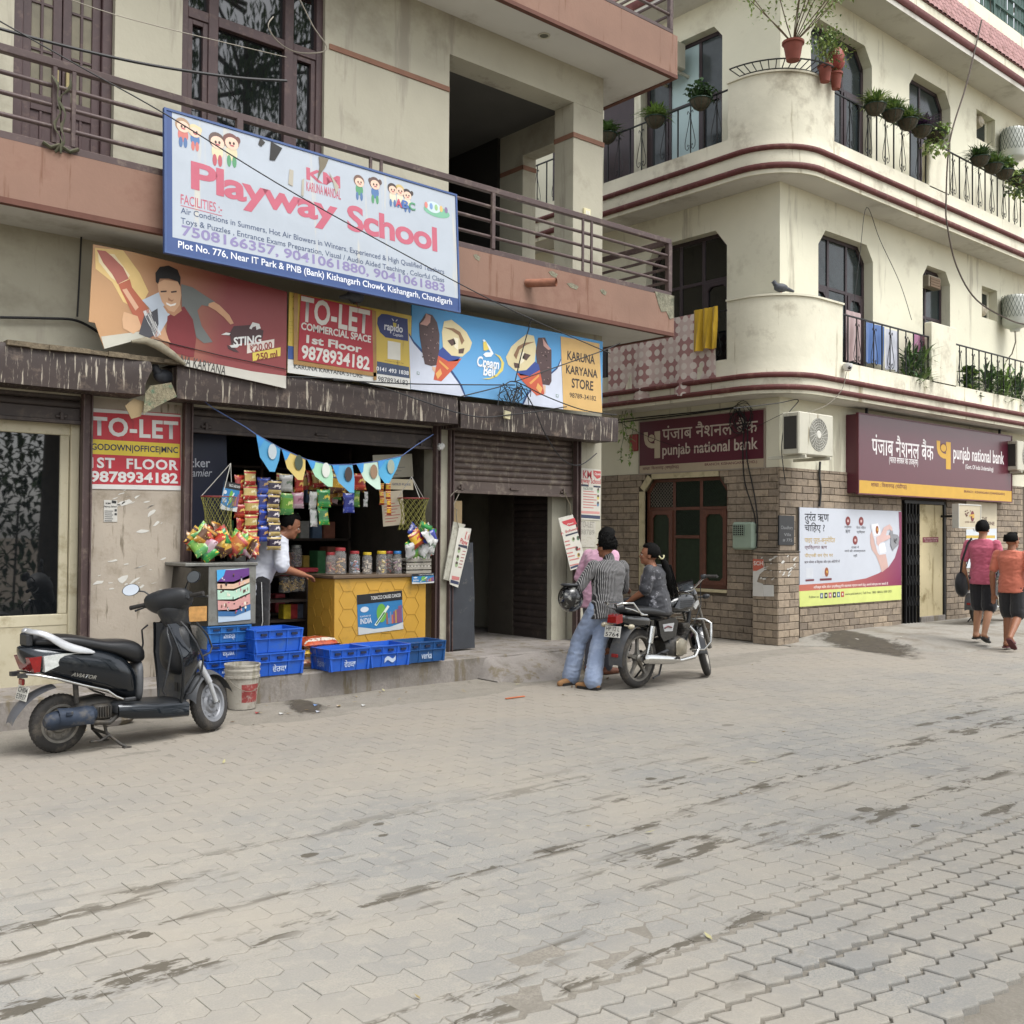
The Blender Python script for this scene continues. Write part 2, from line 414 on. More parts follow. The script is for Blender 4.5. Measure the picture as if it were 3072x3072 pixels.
# --- concrete apron before the bank, rising to its wall
m_apron = mat('apron_concrete', '#918d84', 0.9, var=0.18, vs=1.2, bump=0.4, bs=40, fine=0.12, dirt=('#6b6152', 0.45, 1.6), co='World')
def apron_near(x): return max(6.6+0.04*math.sin(x*3), 8.6-(x-12.7)*1.75) if x > 12.7 else 8.5
def apron_z(x, y):
    t = max(0, min(1, (y-apron_near(x))/1.2)); h = 0.10*max(0, min(1, (x-12.7)/1.2))
    return 0.006+h*t**0.8+0.003*math.sin(x*5+y*3)
def apron_pt(u, v):
    x = 12.62+14*u; y = apron_near(x)+(8.86-apron_near(x))*v; return (x, y, apron_z(x, y)-(0.03 if v == 0 else 0))
o = MB().grid(apron_pt, 90, 24).build('apron', m_apron, smooth=50, fix=False); struct(o)
# damp silt: thin films that follow the surface, ragged and fading at the rim
m_damp = mat('damp_silt', '#4a4338', 0.75, var=0.25, vs=8, bump=0.3, bs=50, co='World')
_n = m_damp.node_tree; _p = _n.nodes['Principled BSDF']; _a = _n.nodes.new('ShaderNodeAttribute'); _a.attribute_name = 'edge'; _g = _n.nodes.new('ShaderNodeNewGeometry')
_no = _n.nodes.new('ShaderNodeTexNoise'); _no.inputs['Scale'].default_value = 7; _no.inputs['Detail'].default_value = 6; _no.inputs['Roughness'].default_value = 0.7; _n.links.new(_g.outputs['Position'], _no.inputs[0])
_m1 = _n.nodes.new('ShaderNodeMath'); _m1.operation = 'ADD'; _n.links.new(_a.outputs['Fac'], _m1.inputs[0]); _n.links.new(_no.outputs['Fac'], _m1.inputs[1])
_m2 = _n.nodes.new('ShaderNodeMapRange'); _m2.inputs[1].default_value = 0.72; _m2.inputs[2].default_value = 0.98; _m2.inputs[4].default_value = 0.85; _n.links.new(_m1.outputs[0], _m2.inputs[0]); _n.links.new(_m2.outputs[0], _p.inputs['Alpha'])
def film(name, pts, zf, m=m_damp, seed=1):
    rr = random.Random(seed); c = [sum(p[i] for p in pts)/len(pts) for i in (0, 1)]; out = []; n = len(pts)
    for i in range(n):
        a, b = pts[i], pts[(i+1) % n]
        for t in (0, .2, .4, .6, .8): out.append((a[0]+(b[0]-a[0])*t, a[1]+(b[1]-a[1])*t))
    K = 8; vs = []; ed = []; fs = []; N_ = len(out)
    for k in range(K+1):
        for x, y in out:
            q = k/K; X, Y = c[0]+(x-c[0])*q, c[1]+(y-c[1])*q; vs.append((X, Y, zf(X, Y)+0.003)); ed.append((1-q)*0.9)
    for k in range(K):
        for i in range(N_): fs.append((k*N_+i, k*N_+(i+1) % N_, (k+1)*N_+(i+1) % N_, (k+1)*N_+i))
    mb = MB(); mb.add(vs, fs); o = struct(mb.build(name, m, fix=False)); at = o.data.attributes.new('edge', 'FLOAT', 'POINT'); at.data.foreach_set('value', ed); return o
g = lambda x, y: tuple(on(2, 0.06, x, y)[:2])
film('damp_patch', [g(2415, 1880), g(2520, 1888), g(2640, 1915), g(2820, 1945), g(2830, 1985), g(2620, 1955), g(2500, 1935), g(2395, 1915)], apron_z, seed=3)
g = lambda x, y: tuple(on(2, 0, x, y)[:2])
film('damp_patch', [g(880, 2082), g(1005, 2118), g(985, 2150), g(890, 2160), g(820, 2108)], sand_z, seed=5)

# --- plinth, with the broken ramp before the stair door
m_plinth = mat('plinth_concrete', '#86807a', 0.92, var=0.2, vs=2.2, bump=0.5, bs=35, fine=0.12, dirt=('#625c52', 0.35, 3), streak=('#6d6454', 0.5, 6, 1.2), co='World')
pl = MB(); pl.cbox(-2, 8.65, -0.1, 9.52, 16, ZF, 0.015)
plinth = thing('plinth', 'grey concrete plinth along the foot of the shop fronts', 'plinth')
pl.build('slab', m_plinth, plinth)
rp = MB()
def ramp_pt(u, v):
    x = 7.0+1.35*u; a = 8.655; yb = 8.12+0.05*math.sin(u*9)+(0.16 if u < 0.1 else 0)
    y = a+(yb-a)*v; z = ZF-0.02-(ZF-0.035)*v**0.9 + 0.008*math.sin(u*13+v*5)
    if u < 0.08: z = min(z, 0.02+(ZF-0.04)*(u/0.08)*(1-v))
    return (x, y, max(z, 0.0)-(0.03 if v == 1 else 0))
rp.grid(ramp_pt, 26, 10)
rp.build('ramp', m_plinth, plinth, smooth=50, fix=False)
rp = MB(); rp.poly([(8.35, 8.655, ZF-0.02), (8.35, 8.12, 0.02), (8.35, 8.12, -0.03), (8.35, 8.655, -0.03)]); rp.build('ramp_side', m_plinth, plinth, fix=False)
# ================================================================== the shop house on the left
def fx(px, y=YF): return on(1, y, px, 1560).x
m_wall = mat('beige_render', '#a8a493', 0.92, var=0.09, vs=0.9, bump=0.25, bs=25, dirt=('#8b8676', 0.28, 0.8), streak=('#938e80', 0.3, 3.0, 0.35), co='World')
m_soff = mat('soffit_paint', '#c6c5bf', 0.9, var=0.06, vs=0.7, dirt=('#a6a298', 0.2, 1.2), co='World')
m_terra = mat('terracotta_paint', '#846758', 0.85, var=0.10, vs=1.1, bump=0.2, bs=30, dirt=('#775648', 0.3, 1.1), streak=('#70503f', 0.25, 9.0, 0.7), co='World')
m_terra_d = mat('terracotta_edge', '#5e3c31', 0.85, var=0.15, vs=4, co='World')
m_brown = mat('brown_enamel', '#4a3a38', 0.55, var=0.15, vs=3, dirt=('#6d5f55', 0.3, 9), bump=0.1, bs=30, co='World')
m_wood = mat('dark_wood_paint', '#3f2c2c', 0.5, var=0.18, vs=5, dirt=('#59463f', 0.25, 12), co='World')
m_glass = mat('dark_glass', (0.006, 0.007, 0.008), 0.02, var=0, spec=0.9, ior=1.6)
m_curtain = mat('drab_pane', '#6b6552', 0.35, var=0.2, vs=6, co='World')
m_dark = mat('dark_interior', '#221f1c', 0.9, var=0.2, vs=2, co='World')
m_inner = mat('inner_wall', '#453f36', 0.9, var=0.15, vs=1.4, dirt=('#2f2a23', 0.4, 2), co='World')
m_hood = mat('hood_sheet', '#352a26', 0.6, var=0.18, vs=4, bump=0.15, bs=20, dirt=('#6a5c50', 0.25, 7), streak=('#a89f8f', 0.34, 38.0, 3.0), co='World')
m_slat = mat('shutter_slat', '#584c46', 0.5, metal=0.25, var=0.12, vs=3, dirt=('#857a6c', 0.35, 10), streak=('#7d7266', 0.3, 14, 1.5), co='World')
m_slat_d = mat('shutter_slat_dark', '#3b3330', 0.55, metal=0.2, var=0.2, vs=3, dirt=('#564c44', 0.3, 9), co='World')
m_alu = mat('beige_door_frame', '#b3ab92', 0.55, var=0.07, vs=3, dirt=('#90866a', 0.25, 5), co='World')

lb = thing('shop_house', 'beige two-storey house with brown railing above the shuttered shops', 'building')
GX = {k: fx(v) for k, v in dict(a0=237, a1=266, b0=542, b1=566, c0=1296, c1=1310, d0=1338, d1=1350, e0=1718, e1=1731, end=1803).items()}
XE = GX['end']
# ---- ground floor walls
w = MB(); w.box(GX['a1'], YF, ZF-0.05, GX['b0'], YF+0.23, 2.75); w.build('pier', mat('poster_pier', '#a2988a', 0.9, var=0.1, vs=2, bump=0.3, bs=40, dirt=('#857a69', 0.35, 3.5), streak=('#6d6353', 0.3, 16, 1.6), co='World'), lb)
w = MB(); w.box(GX['c1'], YF-0.02, ZF-0.05, GX['d0'], YF+0.25, 2.75); w.build('pier', m_wall, lb)
w = MB(); w.box(GX['e1'], YF, ZF-0.05, XE, YF+0.25, 2.75); w.build('pier', m_wall, lb)
w = MB(); w.box(-2, YF, 2.75, XE, YF+0.23, 4.13); w.build('lintel_wall', m_wall, lb)
w = MB(); w.box(XE-0.23, YF+0.25, ZF-0.05, XE, 15.8, 4.13); w.build('side_wall', m_wall, lb)
w = MB(); w.box(-2, 15.57, ZF-0.05, XE-0.23, 15.8, 4.13); w.build('rear_wall', m_wall, lb)
# rough edges where plaster is torn: chips on the narrow pier
# ---- guides of the roller shutters
for k0, k1 in (('a0', 'a1'), ('b0', 'b1'), ('c0', 'c1'), ('d0', 'd1'), ('e0', 'e1')):
    g = MB(); x0, x1 = GX[k0], GX[k1]
    g.box(x0, YF-0.045, ZF-0.02, x1, YF-0.002, 2.80); g.box(x0, YF-0.075, ZF-0.02, x0+0.012, YF-0.045, 2.80); g.box(x1-0.012, YF-0.075, ZF-0.02, x1, YF-0.045, 2.80)
    g.build('shutter_guide', m_brown, lb)
# ---- roller shutters: every visible slat is a piece
def slat_mesh(x0, x1, h, m):
    prof = [(0, 0), (-0.012, 0.010), (-0.018, h*0.45), (-0.012, h-0.012), (0.0, h-0.002)]
    mb = MB(); n = len(prof)
    vs = [(x, p[0], p[1]) for x in (x0, x1) for p in prof]
    mb.add(vs, [(i, i+1, n+i+1, n+i) for i in range(n-1)]); return mb.mesh('slat', m, smooth=70)
def shutter(x0, x1, zb, zt, m, y=YF+0.03, barh=0.14, h=0.072):
    r = MB(); r.cbox(x0, y-0.02, zb, x1, y+0.015, zb+barh, 0.005); r.cbox(x0, y-0.04, zb, x1, y-0.02, zb+0.035, 0.004)
    cx = (x0+x1)/2
    r.cbox(cx-0.07, y-0.045, zb+0.06, cx+0.07, y-0.02, zb+0.085, 0.004)
    for q in (x0+0.16, x1-0.16): r.cbox(q-0.05, y-0.04, zb+0.05, q+0.05, y-0.02, zb+0.075, 0.004); r.cbox(q-0.015, y-0.05, zb+0.03, q+0.015, y-0.02, zb+0.1, 0.004)
    sh = r.build('roller_shutter', m, lb)
    me = slat_mesh(x0, x1, h, m); z = zb+barh; 
    while z < zt:
        o = bpy.data.objects.new('slat', me); COL.objects.link(o); o.location = (0, y, z); o.parent = sh; z += h
    return sh
shutter(-1.0, GX['a0'], 2.50, 2.95, m_slat_d)
shutter(GX['b1'], GX['c0'], 2.505, 2.95, m_slat_d, barh=0.16)
shutter(GX['d1'], GX['e0'], 2.035, 2.95, m_slat)
# ---- sheet-metal hoods over the shutters
YH = 8.87
def hood(x0, x1, zb, zt, torn=False, skew=0.0, seed=1):
    rr = random.Random(seed); n = 24
    def p(u, v):
        x = x0+(x1-x0)*u; s = v
        prof = [(YF-0.004, zt), (YH+0.05, zt), (YH+0.012, zt-0.012), (YH, zt-0.05), (YH-0.005, (zb+zt)/2), (YH, zb), (YH+0.02, zb-0.004)]
        k = min(len(prof)-2, int(s*(len(prof)-1))); t = s*(len(prof)-1)-k
        y = prof[k][0]*(1-t)+prof[k+1][0]*t; z = prof[k][1]*(1-t)+prof[k+1][1]*t
        d = 0.006*math.sin(x*5+seed)+0.004*math.sin(x*11.7+z*9)
        if torn and u > 0.93: y -= 0.05*(u-0.93)/0.07*(1-abs(2*s-1.2)); x += 0.03*math.sin(s*14)
        return (x, y+d*(1 if y < YH+0.03 else 0), z+skew*u+0.006*math.sin(x*3.3+seed))
    mb = MB(); mb.grid(p, n, 12)
    mb.box(x0+0.01, YH+0.02, zb+0.004, x1-0.01, YF-0.004, zb+0.012)
    mb.box(x0+0.012, YH+0.03, zb+0.014, x0+0.02, YF-0.004, zt-0.03)
    if not torn: mb.box(x1-0.02, YH+0.03, zb+0.014, x1-0.012, YF-0.004, zt-0.03)
    return mb.build('shutter_hood', m_hood, lb, smooth=40, fix=False)
hood(-1.0, on(1, YH, 440, 1150).x, 2.76, 3.09, torn=True, seed=2)
hood(on(1, YH, 531, 1150).x, on(1, YH, 1374, 1230).x, 2.765, 3.08, seed=4)
hood(on(1, YH, 1381, 1230).x, on(1, YH, 1853, 1290).x, 2.735, 3.04, seed=7)
# ledge of rotten timber on top of the first hood
tb = MB()
for i in range(14):
    x = 2.3+0.16*i; tb.box(x, YH-0.03+0.01*math.sin(i*2), 3.06+0.004*math.sin(i*5), x+0.17, YH+0.09, 3.10+0.012*math.sin(i*3.1))
tb.build('ledge_board', mat('rotten_timber', '#6d6250', 0.95, var=0.3, vs=20, bump=0.8, bs=60, dirt=('#4b4236', 0.4, 9), co='World'), lb)

# ---- shop one: glazed front set back behind the shutter
g = thing('glazed_shopfront', 'cream framed dark glass shopfront behind the parked scooter', 'shopfront')
ys = YF+0.10; xr = GX['a0']+0.02
def z_at(px, py, y): return on(1, y, px, py).z
xa = on(1, ys, 178, 1560).x; zt = z_at(100, 1300, ys); zb = z_at(100, 1845, ys); xb = on(1, ys, 205, 1560).x
f = MB(); f.cbox(-1, ys, zb-0.10, xr-0.06, ys+0.05, zb, 0.006); f.cbox(-1, ys, zt, xr-0.06, ys+0.05, 2.62, 0.006); f.cbox(xa, ys, zb, xb, ys+0.05, zt, 0.006)
f.build('frame', m_alu, g)
f = MB(); f.cbox(xb+0.004, ys-0.03, ZF, xr, ys+0.04, 2.62, 0.006); f.build('jamb', m_alu, g)
f = MB(); f.box(-1, ys+0.005, ZF-0.01, xr-0.065, ys+0.04, zb-0.10); f.build('stall_riser', mat('cream_board', '#aea68e', 0.6, var=0.08, vs=2, dirt=('#8f8468', 0.35, 3), co='World'), g)
f = MB(); f.box(-1, ys+0.022, zb, xa, ys+0.028, zt); f.build('pane', m_glass, g)
f = MB(); f.box(-0.9, ys-0.012, 2.515, on(1, ys, 110, 1280).x, ys-0.002, 2.60); f.build('vent_slot', mat('black_slot', '#0c0b0b', 0.8), g)
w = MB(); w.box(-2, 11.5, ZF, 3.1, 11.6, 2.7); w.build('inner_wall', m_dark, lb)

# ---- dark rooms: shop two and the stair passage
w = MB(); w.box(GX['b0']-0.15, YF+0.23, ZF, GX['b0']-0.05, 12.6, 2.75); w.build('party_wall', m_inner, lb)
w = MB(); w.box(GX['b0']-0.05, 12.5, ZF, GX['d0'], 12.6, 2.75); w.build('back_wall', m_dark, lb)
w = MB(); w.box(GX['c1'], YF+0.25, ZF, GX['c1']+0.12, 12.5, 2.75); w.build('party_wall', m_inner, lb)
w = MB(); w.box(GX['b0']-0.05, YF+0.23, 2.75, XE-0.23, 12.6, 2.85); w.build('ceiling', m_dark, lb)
px_ = 8.80
w = MB(); w.box(px_, YF+0.25, ZF-0.01, px_+0.25, on(0, px_, 1655, 1700).y, 2.75); w.build('passage_pier', m_wall, lb)
y0 = on(0, px_+0.04, 1652, 1700).y; y1 = on(0, px_+0.04, 1542, 1700).y
r = MB(); r.box(px_+0.04, y0, ZF, px_+0.06, y1, ZF+0.1); ish = r.build('inner_shutter', m_slat_d, lb)
mb = MB(); prof = [(0, 0), (-0.012, 0.01), (-0.018, 0.04), (-0.012, 0.072), (0, 0.084)]
mb.add([(p[0], y, p[1]) for y in (y0, y1) for p in prof], [(i, i+1, 5+i+1, 5+i) for i in range(4)]); me = mb.mesh('slat', m_slat_d, smooth=70)
for i in range(24):
    o = bpy.data.objects.new('slat', me); COL.objects.link(o); o.location = (px_+0.045, 0, ZF+0.1+0.085*i); o.parent = ish
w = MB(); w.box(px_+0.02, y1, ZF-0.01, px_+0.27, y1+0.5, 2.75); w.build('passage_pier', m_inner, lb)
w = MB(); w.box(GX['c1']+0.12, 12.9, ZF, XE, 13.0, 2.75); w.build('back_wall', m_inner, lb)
st = MB(); 
for i in range(7): st.cbox(7.3, 11.2+0.27*i, ZF-0.02, 8.1, 11.2+0.27*(i+1), ZF+0.18*(i+1), 0.008)
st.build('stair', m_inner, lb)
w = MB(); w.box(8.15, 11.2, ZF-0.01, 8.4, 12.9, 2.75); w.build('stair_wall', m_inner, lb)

# ---- first floor slab, its fascia and the upper slab
s = MB(); s.box(-2, YS+0.03, 4.13, 10.12, 15.8, 4.60); s.build('floor_slab', m_soff, lb)
def fascia(x1, z0, z1, name='fascia'):
    nx = 60
    mb = MB(); mb.box(-2, YS, z0+0.035, x1+0.03, YS+0.028, z1); mb.box(x1+0.002, YS+0.029, z0+0.035, x1+0.03, 12.0, z1)
    mb.build(name, m_terra, lb)
    mb = MB(); mb.box(-2, YS-0.004, z0-0.012, x1+0.034, YS+0.06, z0+0.034); mb.box(x1-0.03, YS+0.061, z0-0.012, x1+0.034, 12.0, z0+0.034); mb.build(name+'_edge', m_terra_d, lb)
fascia(10.12, 4.13, 4.62)
s = MB(); s.box(-2, YS+0.03, 7.475, 10.17, 15.8, 8.0); s.build('roof_slab', m_soff, lb)
fascia(10.17, 7.475, 8.02)
# spalled corner patch of the lower slab
s = MB(); q = on(1, YS-0.006, 1985, 905)
s.prism([(9.78, 4.64), (10.155, 4.64), (10.155, 4.36), (10.06, 4.33), (10.0, 4.42), (9.9, 4.40), (9.84, 4.5)], YS-0.006, YS+0.01)
s.prism([(YS-0.006, 4.635), (YS+0.25, 4.635), (YS+0.2, 4.40), (YS-0.006, 4.36)], 10.14, 10.157, ax=0)
s.build('bare_concrete', mat('spall', '#7d7a68', 0.95, var=0.3, vs=14, bump=1.0, bs=40, dirt=('#4a5040', 0.4, 9), co='World'), lb)
for px, py, w_ in ((1645, 815, .15), (1700, 850, .2), (1800, 870, .12), (1420, 765, .1)):
    q = on(1, YS-0.003, px, py); s = MB(); s.prism([(q.x, q.z), (q.x+w_*0.4, q.z+0.02), (q.x+w_, q.z-0.005), (q.x+w_*0.8, q.z-0.05), (q.x+0.3*w_, q.z-0.035)], YS-0.003, YS+0.002); s.build('bare_patch', _mats['spall'], lb)
# spout pipe
q0 = on(1, YS, 1578, 848); q1 = q0+Vector((0.18, -0.30, -0.02))
sp = MB(); sp.tube([q0+Vector((0, .05, 0)), q1], 0.047, 16, cap=False); sp.tube([q1+Vector((0, 0.0, 0)), q0], 0.038, 16, cap=False); sp.build('drain_spout', mat('spout', '#8f5f49', 0.6, var=0.2, vs=12, co='World'), lb, smooth=50)
# downlight in the upper soffit
q = on(2, 7.47, 1632, 107); d = MB(); d.lathe([(0.0, 0.0), (0.052, 0.0), (0.055, -0.006), (0.07, -0.01), (0.075, 0.0)], 20, Matrix.Translation(q)); dl = d.build('downlight', mat('downlight_rim', '#b9b6a6', 0.4), lb, smooth=40)
d = MB(); d.lathe([(0.0, -0.004), (0.05, -0.004)], 20, Matrix.Translation(q)); d.build('lens', mat('lens_grey', '#55564a', 0.3), dl)

# ---- first floor wall with its openings
ZT = 7.475; ZB = 4.60
dx0, dx1 = on(1, YF, 42, 100).x, on(1, YF, 345, 100).x; dz1 = 7.15
wx0, wx1, wz0, wz1 = on(1, YF, 547, 100).x, on(1, YF, 975, 100).x, 4.86, 7.3
ox0, ox1, oz1 = on(1, YF, 1347, 400).x, on(1, YF, 1720, 500).x, 7.02
T = 0.23
w = MB()
w.box(-2, YF, ZB, dx0, YF+T, ZT); w.box(dx0, YF, dz1, dx1, YF+T, ZT); w.box(dx1, YF, ZB, wx0, YF+T, ZT)
w.box(wx0, YF, wz1, wx1, YF+T, ZT); w.box(wx0, YF, ZB, wx1, YF+T, wz0); w.box(wx1, YF, ZB, ox0, YF+T, ZT); w.box(ox0, YF, oz1, XE, YF+0.35, ZT)
w.build('front_wall', m_wall, lb)
w = MB(); w.cbox(ox1, YF, ZB, XE, YF+0.35, oz1, 0.004); w.build('column', m_wall, lb)
ya, yb = on(0, 9.26, 1567, 700).y, on(0, 9.26, 1500, 700).y
w = MB(); w.cbox(9.26, ya, ZB, XE, yb, oz1, 0.004); w.build('column', m_wall, lb)
w = MB(); w.box(9.26, YF+0.35, oz1-0.25, XE, ya, ZT); w.box(9.26, ya, oz1, XE, 15.8, ZT); w.box(9.26, yb+0.0, ZB, XE, 15.8, oz1); w.build('side_wall', m_wall, lb)
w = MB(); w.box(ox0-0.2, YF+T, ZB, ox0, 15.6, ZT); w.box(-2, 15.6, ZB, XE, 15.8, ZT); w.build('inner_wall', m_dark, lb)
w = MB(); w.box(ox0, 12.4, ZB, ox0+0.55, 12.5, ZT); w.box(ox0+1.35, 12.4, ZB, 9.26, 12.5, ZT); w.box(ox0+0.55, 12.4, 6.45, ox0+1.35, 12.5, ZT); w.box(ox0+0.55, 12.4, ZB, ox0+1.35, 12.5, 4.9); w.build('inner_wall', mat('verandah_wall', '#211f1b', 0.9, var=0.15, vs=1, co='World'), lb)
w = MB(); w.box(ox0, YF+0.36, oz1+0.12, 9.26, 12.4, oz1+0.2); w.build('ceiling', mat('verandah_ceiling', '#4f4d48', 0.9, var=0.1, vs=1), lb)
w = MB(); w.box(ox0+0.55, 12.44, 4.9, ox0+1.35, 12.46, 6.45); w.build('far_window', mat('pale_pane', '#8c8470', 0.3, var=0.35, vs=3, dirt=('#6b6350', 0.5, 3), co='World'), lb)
w = MB(); w.box(9.20, yb+0.004, ZB, 9.256, 12.39, oz1+0.115); w.build('inner_wall', _mats['verandah_wall'], lb)  # added dark lining over the beige side wall; its colour stands in for shade
# brown string course, 3 mm proud
stz = on(1, YF, 1345, 268).z
for x0, x1 in ((wx1+0.05, ox0),):
    s = MB(); s.cbox(x0, YF-0.012, stz-0.03, x1, YF+0.02, stz+0.03, 0.004); s.build('string_course', mat('stripe_brown', '#7d5a48', 0.8, var=0.15, vs=4, co='World'), lb)
s = MB(); s.box(ox1-0.012, YF-0.012, stz-0.03, XE+0.012, YF-0.0005, stz+0.03); s.box(ox1-0.012, YF-0.0005, stz-0.03, ox1-0.0005, YF+0.35, stz+0.03); s.build('string_course', _mats['stripe_brown'], lb)
s = MB(); s.box(9.25, ya-0.012, stz-0.03, 9.2595, yb, stz+0.03); s.box(9.25, ya-0.012, stz-0.03, XE, ya-0.0005, stz+0.03); s.build('string_course', _mats['stripe_brown'], lb)
# column joint, switch box on the column
q = on(1, YF, 1758, 640); s = MB(); s.cbox(q.x-0.06, YF-0.03, q.z-0.055, q.x+0.06, YF, q.z+0.055, 0.006); sb = s.build('switch_box', mat('ivory_plastic', '#cfc7a0', 0.4), lb)
s = MB(); 
for k in (-0.025, 0.0, 0.025): s.box(q.x+k-0.008, YF-0.036, q.z-0.025, q.x+k+0.008, YF-0.03, q.z+0.025)
s.build('switch', mat('white_plastic', '#d8d6cc', 0.4), sb)
# verandah fittings: camera, meter board
q = on(1, 12.38, 1520, 362); s = MB(); s.lathe([(0, -0.05), (0.04, -0.045), (0.055, 0.0), (0.055, 0.03), (0, 0.04)], 12, Matrix.Translation((q.x, 12.3, q.z)) @ Matrix.Rotation(R(90), 4, 'X')); s.build('dome_camera', mat('pale_grey_plastic', '#9a9a95', 0.4), lb, smooth=40)
s = MB(); s.cbox(ox0+1.55, 12.36, 5.1, ox0+1.85, 12.4, 5.75, 0.008); s.cbox(ox0+1.5, 12.37, 5.85, ox0+1.85, 12.4, 6.35, 0.008); s.build('meter_board', mat('meter_grey', '#403c36', 0.6), lb)

# ---- door of the first floor: two leaves with panes
dr = MB(); fw = 0.09; yd = YF+0.10
dr.cbox(dx0, yd-0.04, ZB, dx0+fw, yd+0.08, dz1, 0.006); dr.cbox(dx1-fw, yd-0.04, ZB, dx1, yd+0.08, dz1, 0.006); dr.cbox(dx0+fw, yd-0.04, dz1-fw, dx1-fw, yd+0.08, dz1, 0.006)
door = dr.build('door_frame', m_wood, lb)
mid = (dx0+dx1)/2
for s_, (x0, x1) in enumerate(((dx0+fw, mid-0.004), (mid+0.004, dx1-fw))):
    lf = MB(); st_ = 0.075
    lf.cbox(x0, yd, ZB+0.03, x0+st_, yd+0.04, dz1-fw, 0.004); lf.cbox(x1-st_, yd, ZB+0.03, x1, yd+0.04, dz1-fw, 0.004)
    zr = [ZB+0.03, 5.22, 5.30, 6.95]
    for a, b in ((ZB+0.03, ZB+0.15), (5.20, 5.34), (6.95, dz1-fw)): lf.cbox(x0+st_, yd, a, x1-st_, yd+0.04, b, 0.004)
    cx = (x0+x1)/2; lf.cbox(cx-0.012, yd+0.004, ZB+0.15, cx+0.012, yd+0.036, 5.2, 0.003); lf.cbox(cx-0.012, yd+0.004, 5.34, cx+0.012, yd+0.036, 6.95, 0.003)
    for zz in (5.73, 6.14, 6.55): lf.cbox(x0+st_, yd+0.005, zz-0.012, x1-st_, yd+0.035, zz+0.012, 0.003)
    leaf = lf.build('door_leaf', m_wood, lb)
    for zz0, zz1 in ((5.34, 5.73), (5.73, 6.14), (6.14, 6.55), (6.55, 6.95)):
        for xx0, xx1 in ((x0+st_, cx), (cx, x1-st_)):
            p = MB(); p.box(xx0, yd+0.018, zz0, xx1, yd+0.022, zz1); p.build('pane', m_curtain, leaf)
    p = MB(); p.box(x0+st_, yd+0.016, ZB+0.15, x1-st_, yd+0.024, 5.2); p.build('panel', m_wood, leaf)
    h = MB(); hx = x1-0.04 if s_ == 0 else x0+0.04; h.cbox(hx-0.015, yd-0.03, 5.42, hx+0.015, yd, 5.60, 0.004); h.build('handle', mat('brass_dull', '#8f8360', 0.35, metal=0.8), leaf)

# ---- large window
fr = MB(); yw = YF+0.07; fw = 0.075
v1, v2 = on(1, yw, 636, 200).x, on(1, yw, 862, 300).x; zt_ = on(1, yw, 636, 62).z
fr.cbox(wx0, yw-0.03, wz0, wx0+fw, yw+0.09, wz1, 0.005); fr.cbox(wx1-fw, yw-0.03, wz0, wx1, yw+0.09, wz1, 0.005)
fr.cbox(wx0+fw, yw-0.03, wz0, wx1-fw, yw+0.09, wz0+fw, 0.005); fr.cbox(wx0+fw, yw-0.03, wz1-fw, wx1-fw, yw+0.09, wz1, 0.005)
for v in (v1, v2): fr.cbox(v-0.05, yw-0.028, wz0+fw, v+0.05, yw+0.088, wz1-fw, 0.005)
for a, b in ((wx0+fw, v1-0.05), (v1+0.05, v2-0.05), (v2+0.05, wx1-fw)): fr.cbox(a, yw-0.026, zt_-0.05, b, yw+0.086, zt_+0.05, 0.005)
win = fr.build('window', m_wood, lb)
for i, (a, b) in enumerate(((wx0+fw, v1-0.05), (v1+0.05, v2-0.05), (v2+0.05, wx1-fw))):
    for z0, z1 in ((wz0+fw, zt_-0.05), (zt_+0.05, wz1-fw)):
        p = MB(); p.box(a, yw+0.03, z0, b, yw+0.036, z1); p.build('pane', m_glass, win)
        if i != 1 and z0 < 5.5:
            sf = MB(); e = 0.05
            for q in ((a, z0, a+e, z1), (b-e, z0, b, z1), (a+e, z0, b-e, z0+e), (a+e, z1-e, b-e, z1)): sf.cbox(q[0], yw-0.012, q[1], q[2], yw+0.029, q[3], 0.003)
            sf.build('sash', m_wood, win)

# ---- balcony railing
yr = YS+0.04; zr = [on(1, yr, 2008, y).z for y in (727, 769, 806, 846)]; zr0 = 4.64
rl = MB(); rl.cbox(-2, yr-0.03, zr[0]-0.03, 10.12, yr+0.03, zr[0]+0.035, 0.006); rail = rl.build('railing', m_brown, lb)
for z in zr[1:]:
    b = MB(); b.tube([(-2, yr, z), (10.1, yr, z)], 0.019, 10); b.build('rail', m_brown, rail, smooth=50)
b = MB(); b.cbox(-2, yr-0.028, zr0-0.02, 10.12, yr+0.028, zr0+0.045, 0.006); b.build('bottom_rail', m_brown, rail)
xend = 10.09; yside = YF+0.15
b = MB(); b.cbox(xend-0.03, yr+0.03, zr[0]-0.03, xend+0.03, 11.5, zr[0]+0.035, 0.006); b.build('rail', m_brown, rail)
for z in zr[1:]:
    b = MB(); b.tube([(xend, yr, z), (xend, 11.5, z)], 0.019, 10); b.build('rail', m_brown, rail, smooth=50)
for px, wd in ((155, .022), (212, .022), (710, .05), (1106, .022), (1138, .022), (1475, .035), (1745, .022), (1771, .022)):
    x = on(1, yr, px, 700).x; b = MB(); b.cbox(x-wd/2-0.006, yr-wd/2-0.021, zr0+0.045, x+wd/2+0.006, yr+wd/2-0.021, zr[0]-0.03, 0.004); b.build('post', m_brown, rail)
b = MB(); b.cbox(xend-0.035, yr-0.034, zr0+0.045, xend+0.034, yr+0.034, zr[0]-0.03, 0.005); b.build('post', m_brown, rail)
for yy in (9.9, 11.0):
    b = MB(); b.cbox(xend-0.03, yy, 4.6, xend+0.03, yy+0.05, zr[0]-0.03, 0.005); b.build('post', m_brown, rail)
